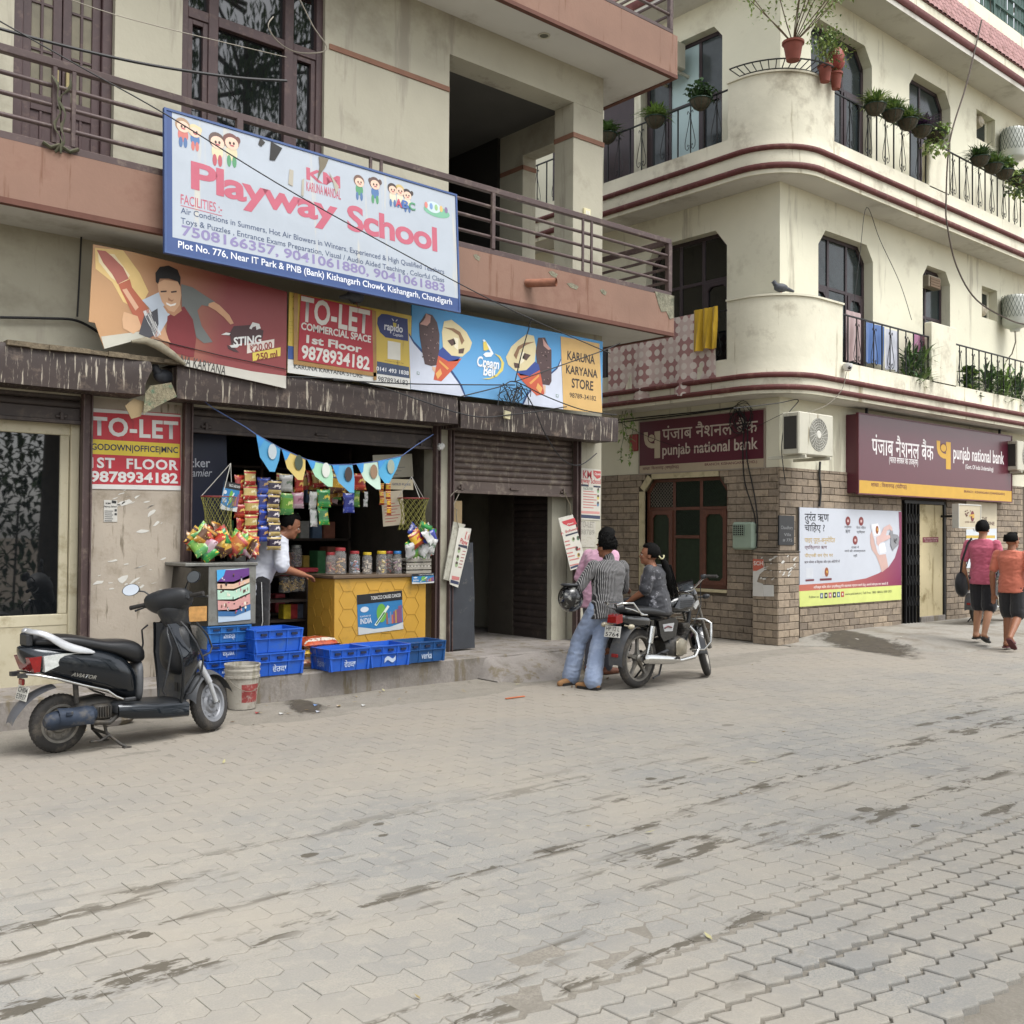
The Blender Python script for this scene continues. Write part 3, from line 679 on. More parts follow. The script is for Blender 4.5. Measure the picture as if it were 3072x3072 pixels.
# rag strips tied to the left posts
m_rag = mat('faded_rag', '#4f4d3c', 0.95, var=0.3, vs=14, dirt=('#3f4a36', 0.5, 9))
for px, sgn in ((155, 1), (212, -1)):
    x = on(1, yr-0.06, px, 300).x; rg = MB(); pts = []
    for i in range(14):
        t = i/13; pts.append((x+0.10*sgn*math.sin(t*2.6)+0.02*math.sin(t*17), yr-0.055-0.01*math.sin(t*9), zr[1]+0.06-(zr[1]-zr0+0.1)*t))
    rg.tube(pts, [(0.014+0.008*math.sin(i*1.7), 0.004) for i in range(14)], 6)
    rg.tube([(x-0.06, yr-0.05, zr0+0.02), (x, yr-0.055, zr0-0.01), (x+0.07, yr-0.05, zr0+0.03)], 0.016, 6)
    rg.build('rag', m_rag, rail, smooth=60)
# upper railing on the roof slab
zu = 8.03; r2 = MB(); r2.cbox(4, yr-0.03, zu, 10.13, yr+0.03, zu+0.05, 0.006); ur = r2.build('roof_railing', m_brown, lb)
for z in (8.28, 8.52, 8.76):
    b = MB(); b.tube([(4, yr, z), (10.1, yr, z)], 0.019, 10); b.build('rail', m_brown, ur, smooth=50)
    b = MB(); b.tube([(10.1, yr, z), (10.1, 12, z)], 0.019, 10); b.build('rail', m_brown, ur, smooth=50)
b = MB(); b.cbox(4, yr-0.03, 9.0, 10.13, yr+0.03, 9.06, 0.006); b.build('rail', m_brown, ur)
for x in (8.4, 10.1):
    b = MB(); b.cbox(x-0.03, yr-0.028, zu+0.05, x+0.03, yr+0.032, 9.0, 0.005); b.build('post', m_brown, ur)
# ================================================================== the corner house with the bank
XW, YW = 12.8, 8.834
XC, YC = 12.27, 8.35                      # outer faces of the balconies
m_cream = mat('cream_render', '#d6d3be', 0.9, var=0.06, vs=0.8, bump=0.25, bs=18, dirt=('#b5af9a', 0.22, 0.9), streak=('#b3ae9b', 0.22, 3, 0.3), co='World')
m_cream2 = mat('cream_render_rough', '#d3cfbb', 0.9, var=0.08, vs=2, bump=0.5, bs=9, dirt=('#a69f8c', 0.22, 1.4), streak=('#9f967c', 0.22, 5, 0.4), co='World')
m_red = mat('maroon_moulding', '#5a2b28', 0.7, var=0.15, vs=5, dirt=('#7a544a', 0.3, 8), co='World')
m_bsoff = mat('bank_soffit', '#c3c0b8', 0.9, var=0.06, vs=1, dirt=('#a29d92', 0.3, 1.4), co='World')
m_iron = mat('black_iron', '#1c1c1d', 0.5, metal=0.3, var=0.2, vs=9)
m_frame = mat('dark_window_wood', '#33262a', 0.5, var=0.2, vs=6)
m_bframe = mat('russet_window_wood', '#5a3527', 0.55, var=0.2, vs=8, co='World')
m_gpane = mat('green_mesh_pane', '#1d2a1c', 0.28, var=0.25, vs=14, co='World')
m_pane = mat('blue_grey_pane', '#262e2f', 0.12, var=0.3, vs=4, spec=0.35, co='World')
m_pale = mat('pale_blue_board', '#a9bfc0', 0.5, var=0.05, vs=2)

bk = thing('bank_house', 'cream three-storey corner house with rounded balconies and maroon bands', 'building')
ML = frame3((XW, YW, 0), (0, -1, 0), (0, 0, 1)); MR = frame3((XW, YW, 0), (1, 0, 0), (0, 0, 1))
def pL(px, py): q = on(0, XW, px, py); return YW-q.y, q.z
def pR(px, py): q = on(1, YW, px, py); return q.x-XW, q.z
def wall_open(name, M, u0, u1, z0, z1, ops, m, th=0.22):
    mb = MB(); ops = sorted(ops); u = u0
    for a, b, c, d, ch in ops:
        mb.box(u, 0, z0, a, th, z1, M)
        if c > z0: mb.box(a, 0, z0, b, th, c, M)
        mb.box(a, 0, d, b, th, z1, M)
        if ch:
            mb.prism([(a, d), (a+ch, d), (a, d-ch*1.25)], 0, th, 1, M); mb.prism([(b, d), (b, d-ch*1.25), (b-ch, d)], 0, th, 1, M)
        u = b
    mb.box(u, 0, z0, u1, th, z1, M)
    return mb.build(name, m, bk, fix=True)
def win(M, op, cols, transoms, mfr=None, mp=None, inset=0.16, fw=0.06, fill=None, name='window'):
    a, b, c, d, ch = op; mfr = mfr or m_frame; mp = mp or m_pane; mb = MB(); y0, y1 = inset, inset+0.06
    mb.cbox(a, y0, c, a+fw, y1, d, 0.004, M); mb.cbox(b-fw, y0, c, b, y1, d, 0.004, M); mb.cbox(a+fw, y0, d-fw, b-fw, y1, d, 0.004, M); mb.cbox(a+fw, y0, c, b-fw, y1, c+fw, 0.004, M)
    if ch:
        for s, e in ((a, 1), (b, -1)):
            mb.prism([(s+e*fw*0.7, d-fw*0.7), (s+e*(ch+fw), d-fw*0.7), (s+e*fw*0.7, d-fw-ch*1.3)], y0, y1-0.01, 1, M)
    us = [a+fw+(b-a-2*fw)*q for q in cols]; zs = [c+fw+(d-c-2*fw)*q for q in transoms]
    for u in us: mb.cbox(u-0.028, y0+0.004, c+fw, u+0.028, y1-0.004, d-fw, 0.004, M)
    U = [a+fw]+us+[b-fw]; Z = [c+fw]+zs+[d-fw]
    for i in range(len(U)-1):
        x0 = U[i]+(0.028 if i else 0); x1 = U[i+1]-(0.028 if i < len(U)-2 else 0)
        for z in zs: mb.cbox(x0, y0+0.006, z-0.026, x1, y1-0.006, z+0.026, 0.004, M)
    w = mb.build(name, mfr, bk)
    for i in range(len(U)-1):
        for j in range(len(Z)-1):
            p = MB(); p.box(U[i], y0+0.022, Z[j], U[i+1], y0+0.028, Z[j+1], M)
            p.build('pane', (fill or {}).get((i, j), mp), w)
            if fill is not None and fill.get('sash') and j == 0 and i in fill['sash']:
                s = MB(); e = 0.07; x0, x1, z0, z1 = U[i]+0.028*(i > 0), U[i+1]-0.028*(i < len(U)-2), Z[j], Z[j+1]-0.026
                s.cbox(x0, y0-0.012, z0, x0+e, y0+0.02, z1, 0.003, M); s.cbox(x1-e, y0-0.012, z0, x1, y0+0.02, z1, 0.003, M); s.cbox(x0+e, y0-0.012, z0, x1-e, y0+0.02, z0+e, 0.003, M); s.cbox(x0+e, y0-0.012, z1-e, x1-e, y0+0.02, z1, 0.003, M)
                for sx, ex in ((x0+e, 1), (x1-e, -1)):
                    for sz, ez in ((z0+e, 1), (z1-e, -1)): s.prism([(sx, sz), (sx+ex*0.06, sz), (sx, sz+ez*0.06)], y0-0.01, y0+0.019, 1, M)
                s.build('sash', mfr, w)
    return w
Z1, Z2, Z3 = 3.62, 6.80, 9.98             # soffits
F1, F2 = 3.80, 6.98                       # balcony floors
# ---- ground floor backing (mortar), with openings
m_mortar = mat('mortar', '#4f463a', 0.95, var=0.2, vs=6, bump=0.4, bs=40, co='World')
wu0, _ = pL(1935, 1600); wu1, _ = pL(2183, 1600); wz0 = pL(2100, 1765)[1]; wz1 = pL(2060, 1433)[1]
WOP = (wu0, wu1, wz0, wz1, 0.16)
d0, d1 = pR(2706, 1650)[0], pR(2832, 1650)[0]; dzt = pR(2780, 1503)[1]
ZBR = 2.585
wall_open('ground_wall', ML, -8.5, 0, -0.1, ZBR, [WOP], m_mortar)
wall_open('ground_wall', MR, 0.22, 12, -0.1, ZBR, [(d0, d1, -0.1, dzt, 0)], m_mortar)
mb = MB(); mb.box(-8.5, 0, ZBR, 0, 0.22, Z1, ML); mb.box(0.22, 0, ZBR, 12, 0.22, Z1, MR); mb.build('upper_band', m_cream, bk)
mb = MB(); mb.box(-8.5, 0.22, -0.1, -8.28, 12, Z3, ML); mb.box(11.78, 0.22, -0.1, 12, 6, Z3, MR); mb.build('rear_wall', m_cream, bk)

# ---- bricks, each a piece: 0.1 m courses
def brick_mat():
    m = mat('clad_brick', '#8d8274', 0.85, var=0.16, vs=18, bump=0.5, bs=70, dirt=('#5f564b', 0.3, 6), co='World')
    nt = m.node_tree; p = nt.nodes['Principled BSDF']; l = p.inputs['Base Color'].links[0]; src = l.from_socket
    at = nt.nodes.new('ShaderNodeAttribute'); at.attribute_name = 'tint'
    mx = nt.nodes.new('ShaderNodeMix'); mx.data_type = 'RGBA'; mx.blend_type = 'MULTIPLY'; mx.inputs[0].default_value = 1.0
    cr = nt.nodes.new('ShaderNodeValToRGB'); cr.color_ramp.elements[0].color = (0.72, 0.69, 0.67, 1); cr.color_ramp.elements[1].color = (1.25, 1.19, 1.1, 1)
    nt.links.new(at.outputs['Fac'], cr.inputs[0]); nt.links.new(src, mx.inputs[6]); nt.links.new(cr.outputs[0], mx.inputs[7]); nt.links.new(mx.outputs[2], p.inputs['Base Color']); return m
m_brick = brick_mat()
bricks = []      # (distance, M, u0, u1, z0, z1, depth0, depth1)
def lay(M, u0, u1, z0, z1, holes, ch=0.1077, L=0.29, off=0.0, grey=0.0, front=-0.02):
    k = 0; z = z0
    while z < z1-0.02:
        zt = min(z+ch, z1); u = u0-(L*0.5 if k % 2 else 0)-off
        while u < u1:
            e = u+L; a, b = max(u, u0), min(e, u1)
            segs = [(a, b)]
            for h in holes:
                if zt > h[2]+0.005 and z < h[3]-0.005:
                    cut = 0
                    if len(h) > 4 and h[4] and zt > h[3]-h[4]*1.25: cut = max(0, h[4]-(h[3]-(z+zt)/2)/1.25)
                    ns = []
                    for p, q in segs:
                        lo, hi = h[0]+cut, h[1]-cut
                        if q <= lo or p >= hi: ns.append((p, q)); continue
                        if p < lo: ns.append((p, lo))
                        if q > hi: ns.append((hi, q))
                    segs = ns
            for p, q in segs:
                if q-p > 0.02:
                    c = M @ Vector(((p+q)/2, 0, (z+zt)/2)); bricks.append(((c-_C).length, M, p, q, z, zt, front, grey))
            u = e
        z += ch; k += 1
BAN = None
bu0, bz0 = pR(2395, 1821); bu1, bz1 = pR(2704, 1540)
lay(ML, -3.95, 0.0, 0.0, ZBR, [(wu0-0.13, wu1, wz0, wz1+0.07, 0.17)])
lay(MR, -0.02, 8.2, 0.06, ZBR, [(bu0-0.1, bu1-0.06, bz0+0.08, bz1-0.06), (d0-0.05, d1+0.05, 0, dzt+0.1), (0.0, 0.50, 0, 1.30)])
# stub pier at the corner
SX, SY = 12.534, 8.668
MSL = frame3((SX, SY, 0), (0, -1, 0), (0, 0, 1)); MSR = frame3((SX, SY, 0), (1, 0, 0), (0, 0, 1))
sw = SY-on(0, SX, 2258, 1800).y; sr = on(1, SY, 2398, 1800).x-SX
lay(MSL, sw, 0.0, 0.0, 1.33, [], L=0.27, off=0.06, grey=0.15, front=-0.0); lay(MSR, 0.0, sr, 0.0, 1.33, [], L=0.27, off=0.12, grey=0.2, front=-0.0)
mb = MB(); mb.box(SX+0.012, SY+0.012, -0.1, SX+sr-0.004, SY-sw-0.004, 1.325); mb.cbox(SX-0.012, SY-0.012, 1.332, SX+sr+0.01, SY-sw+0.01, 1.352, 0.005); stub = mb.build('corner_pier', m_mortar, bk)
bricks.sort(key=lambda b: b[0])
bw = bk
fv = []; ff = []; ft = []; nb = 0
for dist, M, p, q, z, zt, fr, gr in bricks:
    rr = random.Random(int(p*999)*31+int(z*777)*17+int(dist*100)); g_ = 0.0045; j = rr.uniform(-0.004, 0.004)
    mb = MB(); mb.cbox(p+g_, fr+j, z+g_, q-g_, 0.015, zt-g_, 0.005, M); t = max(0, min(1, rr.gauss(0.45, 0.23)+gr))
    if nb < 300:
        me = mb.mesh('brick', m_brick, fix=False); set_tint(me, [t]*len(mb.v)); o = bpy.data.objects.new('brick', me); COL.objects.link(o); o.parent = bk; nb += 1
    else:
        b = len(fv); fv += mb.v; ff += [tuple(i+b for i in f) for f in mb.f]; ft += [t]*len(mb.v)
me = bpy.data.meshes.new('brick_field'); me.from_pydata(fv, [], ff); me.materials.append(m_brick); set_tint(me, ft); me.update()
o = bpy.data.objects.new('brick_field', me); COL.objects.link(o); o.parent = bk; stuff(o)

# ---- window beside the lane, with its cream surround
mb = MB()
sur = [(wu0, wz0-0.0), (wu0, wz1-0.2), (wu0+0.16, wz1), (wu1-0.16, wz1), (wu1-0.005, wz1-0.2), (wu1-0.005, wz0)]
def ribbon(pts, t, y0, y1, M):
    for i in range(len(pts)-1):
        (a, b), (c, d) = pts[i], pts[i+1]; n = Vector((-(d-b), c-a)).normalized()*t
        mb.prism([(a, b), (c, d), (c+n.x, d+n.y), (a+n.x, b+n.y)], y0-0.0007*i, y1, 1, M)
ribbon(sur[:4], 0.11, -0.028, 0.10, ML)
mb.build('window_surround', mat('cream_surround', '#b9ae8d', 0.9, var=0.12, vs=4, dirt=('#8f866c', 0.3, 6), co='World'), bk)
g = {}
lw = win(ML, (wu0, wu1, wz0, wz1, 0.15), (0.33, 0.68), (0.735,), m_bframe, m_gpane, inset=0.05, fw=0.055, fill={'sash': (0, 2), (0, 1): mat('black_recess', '#15130f', 0.8)})
# mid rail of the centre light and diamond grille
a, b = wu0+0.055+(wu1-wu0-0.11)*0.33, wu0+0.055+(wu1-wu0-0.11)*0.68
s = MB(); s.cbox(a+0.03, 0.04, wz0+0.78, b-0.03, 0.075, wz0+0.83, 0.004, ML); s.build('mid_rail', m_bframe, lw)
m_grille = mat('steel_grille', '#7d776b', 0.5, metal=0.3)
def diamond(x0, x1, z0, z1, y, M, parent, m, p=0.06, r=0.003):
    mb = MB(); w_, h_ = x1-x0, z1-z0; k = -h_
    while k < w_:
        a_ = max(0, k); b_ = min(w_, k+h_)
        if b_ > a_: mb.bar(M @ Vector((x0+a_, y, z0+a_-k)), M @ Vector((x0+b_, y, z0+b_-k)), 2*r, 2*r); mb.bar(M @ Vector((x0+a_, y-0.003, z1-(a_-k))), M @ Vector((x0+b_, y-0.003, z1-(b_-k))), 2*r, 2*r)
        k += p
    return mb.build('grille', m, parent)
zt0 = wz0+0.055+(wz1-wz0-0.11)*0.735
diamond(wu0+0.07, a-0.03, zt0+0.03, wz1-0.06, 0.062, ML, lw, m_grille)
m_gr2 = mat('green_grille', '#16211a', 0.6)
diamond(a+0.03, b-0.03, zt0+0.03, wz1-0.06, 0.066, ML, lw, m_gr2, 0.055, 0.0025); diamond(a+0.03, b-0.03, wz0+0.85, zt0-0.03, 0.066, ML, lw, m_gr2, 0.055, 0.0025)
diamond(b+0.03, wu1-0.06, zt0+0.03, wz1-0.06, 0.066, ML, lw, m_gr2, 0.055, 0.0025)
s = MB(); s.cbox(wu0-0.02, -0.035, wz0-0.05, wu1, 0.06, wz0-0.002, 0.005, ML); s.build('window_sill', _mats['cream_surround'], bk)

# ---- first and second floor walls and windows
def oR(x0, x1, xt, yt, zb, ch): return (pR(x0, 700)[0], pR(x1, 700)[0], zb, pR(xt, yt)[1], ch)
def oL(x0, x1, xt, yt, zb, ch): return (pL(x0, 700)[0], pL(x1, 700)[0], zb, pL(xt, yt)[1], ch)
r1 = [oR(2455, 2619, 2480, 692, F1+0.02, 0.2), oR(2768, 2850, 2786, 797, F1+0.3, 0.17), oR(2945, 2991, 2950, 858, pR(2960, 955)[1], 0)]
r2 = [oR(2432, 2616, 2450, 52, F2+0.02, 0.22), oR(2728, 2852, 2742, 218, F2+0.02, 0.2), oR(2930, 2986, 2935, 330, pR(2950, 425)[1], 0)]
l1 = [oL(1938, 2181, 2145, 692, F1+0.02, 0.22)]; l2 = [oL(1920, 2165, 2145, 78, F2+0.02, 0.16)]
wall_open('storey_wall', MR, 0.22, 12, Z1, Z2, r1, m_cream); wall_open('storey_wall', MR, 0.22, 12, Z2, Z3, r2, m_cream)
wall_open('storey_wall', ML, -8.5, 0, Z1, Z2, l1, m_cream); wall_open('storey_wall', ML, -8.5, 0, Z2, Z3, l2, m_cream)
mb = MB(); mb.box(-8.2, 0.5, F1, -0.5, 0.55, Z3, ML); mb.box(0.5, 0.5, F1, 11, 0.55, Z3, MR); mb.build('inner_wall', m_dark, bk)
win(MR, r1[0], (0.32, 0.68), (0.68,), fill={'sash': (0, 2)}); win(MR, r1[1], (0.4,), (0.62,)); win(MR, r1[2], (), (), mfr=m_cream, mp=m_pane)
win(MR, r2[0], (0.3, 0.66), (0.70,), fill={'sash': (0, 2)}); win(MR, r2[1], (0.45,), (0.68,), fill={'sash': (1,)}); win(MR, r2[2], (), (), mfr=m_cream, mp=m_pane)
win(ML, l1[0], (0.36, 0.66), (0.72,), fill={'sash': (2,)}, mp=m_glass)
win(ML, l2[0], (0.28, 0.68), (0.62,), fill={'sash': (0, 2), (1, 0): m_pale, (1, 1): m_pale}, mp=mat('grey_pane', '#394042', 0.15, var=0.2, vs=5, co='World'))
# a dark doorway further down the lane on both floors
for z0, z1 in ((F1, Z1+2.2), (F2, Z2+2.3)):
    for u in (-3.6, -4.9, -6.6): s = MB(); s.cbox(u, -0.01, z0, u+0.7, 0.01, z1, 0.004, ML); s.build('shuttered_door', m_frame, bk)
# exhaust fans, window box unit
for op, px, py in ((r1[2], 2960, 930), (r2[2], 2950, 362)):
    u, z = pR(px, py); s = MB(); Mq = MR @ Matrix.Translation((u, 0.12, z)) @ Matrix.Rotation(R(90), 4, 'X')
    s.lathe([(0.0, 0.10), (0.05, 0.11), (0.10, 0.08), (0.12, 0.0), (0.13, -0.04)], 18, Mq); s.build('exhaust_fan', mat('fan_plastic', '#4a3f3f' if z > 6 else '#a39a86', 0.5), bk, smooth=40)
u0, z1_ = pR(2790, 822); u1, z0_ = pR(2822, 868); s = MB(); s.cbox(u0, 0.02, z0_, u1+0.05, 0.17, z1_, 0.01, MR); vb = s.build('vent_box', mat('weathered_board', '#8c8474', 0.8, var=0.15, vs=8, co='World'), bk)
s = MB()
for i in range(4): zz = z0_+(z1_-z0_)*(i+0.6)/4.6; s.box(u0+0.04, 0.006, zz-0.025, u1+0.01, 0.019, zz+0.015, MR)
s.build('louvre', mat('louvre_brown', '#6f5c48', 0.8), vb)

# ---- swept balcony edges with a rounded corner
RC = 0.85
def path(d, x_end=24.5, y_end=17.3, n=14):
    # outline offset outward by d; returns points and outward normals
    out = [((XC-d, y_end), (-1, 0))]; cx, cy = XC+RC, YC+RC
    for i in range(n+1):
        t = math.pi + (math.pi/2)*i/n; nx, ny = math.cos(t), math.sin(t); out.append(((cx+nx*(RC+d), cy+ny*(RC+d)), (nx, ny)))
    out.append(((x_end, YC-d), (0, -1))); return out
def sweep(prof, m, name, smooth=40, a=None, b=None, parent=None, closed=True):
    rows = []
    for d, z in prof:
        pts = [p for p, _ in path(d)]
        if a is not None: pts = trim(pts, a, b, d)
        rows.append([(p[0], p[1], z) for p in pts])
    n = len(rows[0]); mb = MB(); vs = [p for r in rows for p in r]; k = len(rows)
    fs = [(j*n+i, j*n+i+1, ((j+1) % k)*n+i+1, ((j+1) % k)*n+i) for j in range(k if closed else k-1) for i in range(n-1)]
    if closed: fs += [tuple(j*n for j in range(k)), tuple(j*n+n-1 for j in range(k-1, -1, -1))]
    mb.add(vs, fs); return mb.build(name, m, parent or bk, smooth=smooth)
def trim(pts, y_left, x_right, d):
    return [(XC-d, y_left)] + pts[1:-1] + [(x_right, YC-d)]
def bead(z0, z1, r):
    n = 8; zc = (z0+z1)/2; h = (z1-z0)/2
    return [(-0.03, z0)] + [(r*math.sin(math.pi*i/n), zc-h*math.cos(math.pi*i/n)) for i in range(n+1)] + [(-0.03, z1)]
def zc_(px, py): return on(1, YC, px, py).z
bands = {}
for nm, ys in (('a', (652, 634, 618, 584, 570, 528)), ('b', (1236, 1222, 1208, 1189, 1175, 1128))):
    bands[nm] = [zc_(2737, y) for y in ys]
for nm, Zs, Fz in (('b', Z1, F1), ('a', Z2, F2)):
    s0, r0, r0t, r1_, r1t, top = bands[nm]
    # slab with cream fascia
    sweep([(-1.4, Zs), (-0.0, Zs), (0.0, r0), (-0.0, r0t), (-0.0, r1_), (-0.03, r1t), (-0.03, top), (-0.16, top), (-0.16, Fz), (-1.4, Fz)], m_cream2, 'balcony_edge')
    sweep([(-0.02, r0), (0.02, r0), (0.045, r0+0.02), (0.05, (r0+r0t)/2), (0.045, r0t-0.01), (0.02, r0t), (-0.02, r0t)], m_red, 'moulding', 60)
    sweep([(-0.02, r1_), (0.02, r1_), (0.045, r1_+0.015), (0.05, (r1_+r1t)/2), (0.045, r1t-0.01), (0.02, r1t), (-0.04, r1t)], m_red, 'moulding', 60)
    mb = MB(); 
    # soffit sheet under the balcony
    pts = [p for p, _ in path(-0.03)]; mb.poly([(p[0], p[1], Zs-0.004) for p in pts]+[(24.5, YW, Zs-0.004), (XW, YW, Zs-0.004), (XW, 17.3, Zs-0.004)]); mb.build('soffit', m_bsoff, bk, fix=False)
# rounded parapets
PT = {}
for nm, xl, xr, yl in (('a', 2180, 2508, 252), ('b', 2178, 2533, 905)):
    ya_, xb_ = on(0, XC, xl, yl+150).y, on(1, YC, xr, yl+150).x; zt_ = on(0, XC, xl, yl).z; PT[nm] = (ya_, xb_, zt_)
    top = bands[nm][5]
    sweep([(-0.03, top-0.02), (-0.025, zt_), (-0.16, zt_), (-0.16, top-0.02)], m_cream2, 'corner_parapet', 50, ya_, xb_)
    sweep([(0.0, zt_+0.002), (0.0, zt_+0.03), (-0.19, zt_+0.03), (-0.19, zt_+0.002)], m_cream2, 'coping', 50, ya_+0.01, xb_+0.01)
# white intermediate piers of the balconies on the street side
for nm, x0, x1, yt in (('a', 2788, 2848, 395), ('b', 2795, 2868, 985)):
    top = bands[nm][5]; a, b = on(1, YC+0.03, x0, 600).x, on(1, YC+0.03, x1, 600).x; zt_ = on(1, YC+0.03, x1, yt).z if nm == 'b' else PT['a'][2]-0.1
    s = MB(); s.cbox(a, YC+0.03, top-0.03, b, YC+0.16, zt_, 0.01); s.build('balcony_pier', m_cream2, bk); PT[nm+'p'] = (a, b, zt_)
s = MB(); s.cbox(XC+0.03, 12.3, bands['a'][5]-0.03, XC+0.16, 12.75, PT['a'][2], 0.01); s.build('balcony_pier', m_cream2, bk)

# ---- scrolled iron railings
def scroll_mesh(h):
    mb = MB()
    mb.bar((0, 0, 0), (0, 0, h), 0.014, 0.014, up=(1, 0, 0))
    for s in (-1, 1):
        pts = []
        for i in range(7): t = i/6; pts.append((s*(0.004+0.05*math.sin(t*1.6)*(1 if t < 0.99 else 1)), -0.012, h*0.80+0.09*h*math.sin(t*2.6)-0.02*t))
        mb.tube(pts[::-1], 0.0055, 5)
        pts = [(s*0.006, -0.012, h*0.80), (s*0.03, -0.012, h*0.62), (s*0.075, -0.012, h*0.40), (s*0.10, -0.012, h*0.25), (s*0.095, -0.012, h*0.15), (s*0.06, -0.012, h*0.10), (s*0.028, -0.012, h*0.13), (s*0.02, -0.012, h*0.19), (s*0.045, -0.012, h*0.21), (s*0.052, -0.012, h*0.17)]
        mb.tube(pts, 0.0055, 5)
    return mb.mesh('scroll', m_iron)
def railing(M, u0, u1, z0, z1, pitch=0.25, start=0):
    mb = MB(); mb.cbox(u0, -0.012, z1-0.012, u1, 0.012, z1+0.012, 0.003, M); r = mb.build('railing', m_iron, bk)
    sm = scroll_mesh(z1-z0); bm_ = MB(); bm_.bar((0, 0, 0), (0, 0, z1-z0), 0.018, 0.018, up=(1, 0, 0)); bme = bm_.mesh('bar', m_iron)
    n = max(1, round((u1-u0)/pitch)); p = (u1-u0)/n
    for i in range(n+1):
        o = bpy.data.objects.new('scroll' if (i+start) % 2 else 'bar', sm if (i+start) % 2 else bme); COL.objects.link(o); o.parent = r
        o.matrix_world = M @ Matrix.Translation((u0+p*i+(0.009 if i == 0 else -0.009 if i == n else 0), 0, z0))
    return r
MRR = frame3((0, YC+0.09, 0), (1, 0, 0), (0, 0, 1)); MLR = frame3((XC+0.09, 0, 0), (0, -1, 0), (0, 0, 1))
for nm in ('a', 'b'):
    top = bands[nm][5]; ya_, xb_, zt_ = PT[nm]; a, b, _ = PT[nm+'p']; hr = top+0.78 if nm == 'a' else top+0.74
    railing(MRR, xb_, a, top, hr, start=1); railing(MRR, b, 22.0, top, hr)
    railing(MLR, -17.2, -ya_, top, hr, start=1)
    PT[nm+'r'] = (top, hr)

# ---- eaves: moulding, tiled band, upper parapet, lattice screen, pergola
e0 = on(2, Z3, 3072, 275); YE = e0.y; ex = XW-(YW-YE)
def eave(prof, m, name, smooth=30):
    rows = [[(ex-d, 17.6, z), (ex-d, YE-d, z), (24.5, YE-d, z)] for d, z in prof]; n = 3; k = len(rows); mb = MB()
    mb.add([p for r in rows for p in r], [(j*n+i, j*n+i+1, ((j+1) % k)*n+i+1, ((j+1) % k)*n+i) for j in range(k) for i in range(n-1)]+[tuple(j*n for j in range(k)), tuple(j*n+n-1 for j in range(k-1, -1, -1))])
    return mb.build(name, m, bk, smooth=smooth)
eave([(-3.0, Z3), (0.0, Z3), (0.0, Z3+0.09), (-3.0, Z3+0.09)], m_bsoff, 'eaves_slab')
eave([(-0.1, Z3+0.09), (0.02, Z3+0.09), (0.05, Z3+0.13), (0.05, Z3+0.19), (0.02, Z3+0.23), (-0.1, Z3+0.23)], m_red, 'moulding', 50)
eave([(-3.0, Z3+0.23), (0.01, Z3+0.23), (0.01, Z3+0.38), (-3.0, Z3+0.38)], m_cream, 'eaves_fascia')
eave([(-0.5, Z3+0.38), (0.03, Z3+0.385), (-0.19, Z3+1.0), (-0.5, Z3+1.0)], mat('tile_bed', '#7d5f5a', 0.9, var=0.2, vs=5, co='World'), 'tile_bed')
m_tile = mat('clay_tile', '#9a7673', 0.85, var=0.2, vs=7, bump=0.3, bs=30, dirt=('#6b4a40', 0.3, 6), co='World')
tm = MB(); prof = [(0.075*math.cos(t), 0.028*math.sin(t)) for t in [math.pi*i/6 for i in range(7)]]
tm.loft([[(x, 0, z) for x, z in prof], [(x*0.88, 0.13, z*0.88) for x, z in prof]], cap=False); tme = tm.mesh('roof_tile', m_tile, smooth=60)
tl = MB().box(ex, YE, Z3+0.379, ex+0.01, YE+0.01, Z3+0.381).build('tile_course', m_tile, bk)
ang = math.atan2(0.615, 0.22); nt_ = 0; tv = MB(); ln = math.hypot(0.475, 0.45)
for r_ in range(5):
    for i in range(70):
        x = 14.0+0.148*i
        if x > 23.5: break
        t = r_*0.128; y = YE-0.03+t*math.cos(ang); z = Z3+0.392+t*math.sin(ang)
        Mt = Matrix.Translation((x, y, z)) @ Matrix.Rotation(ang, 4, 'X')
        if nt_ < 300:
            o = bpy.data.objects.new('roof_tile', tme); COL.objects.link(o); o.matrix_world = Mt; o.parent = tl; nt_ += 1
        else: tv.loft([[(x_, 0, z_) for x_, z_ in prof], [(x_*0.88, 0.13, z_*0.88) for x_, z_ in prof]], cap=False, M=Mt)
if tv.v: stuff(tv.build('tile_field', m_tile, tl, smooth=60))
eave([(-0.52, Z3+0.9), (-0.28, Z3+1.002), (-0.17, Z3+1.002), (-0.17, Z3+1.24), (-0.62, Z3+1.24), (-0.62, Z3+0.9)], m_cream, 'roof_parapet')
m_green = mat('green_lattice', '#2c4a42', 0.6, var=0.2, vs=4, dirt=('#1f332c', 0.3, 5), co='World')
fl = MB(); yl_ = YE+0.42; fl.cbox(13, yl_-0.02, Z3+2.50, 24, yl_+0.02, Z3+2.56, 0.004); lat = fl.build('lattice_screen', m_green, bk)
bm_ = MB(); bm_.box(-0.055, -0.006, 0, 0.055, 0.006, 1.28); bme = bm_.mesh('lath', m_green)
rr = random.Random(5)
for i in range(76):
    if rr.random() < 0.12: continue
    o = bpy.data.objects.new('lath', bme); COL.objects.link(o); o.location = (13.1+0.145*i+rr.uniform(-.012, .012), yl_+0.012, Z3+1.245); o.rotation_euler = (0, rr.uniform(-.02, .02), 0); o.parent = lat
for z in (Z3+1.45, Z3+1.75, Z3+2.05, Z3+2.3):
    s = MB(); s.cbox(13, yl_-0.03, z-0.02, 24, yl_-0.008, z+0.02, 0.004); s.build('batten', m_green, lat)
for i in range(6):
    s = MB(); s.cbox(13.4+2*i, yl_-0.06, Z3+1.25, 13.46+2*i, yl_-0.031, Z3+2.49, 0.004); s.build('post', m_green, lat)
m_perg = mat('pergola_steel', '#6e655d', 0.6, var=0.15, vs=3)
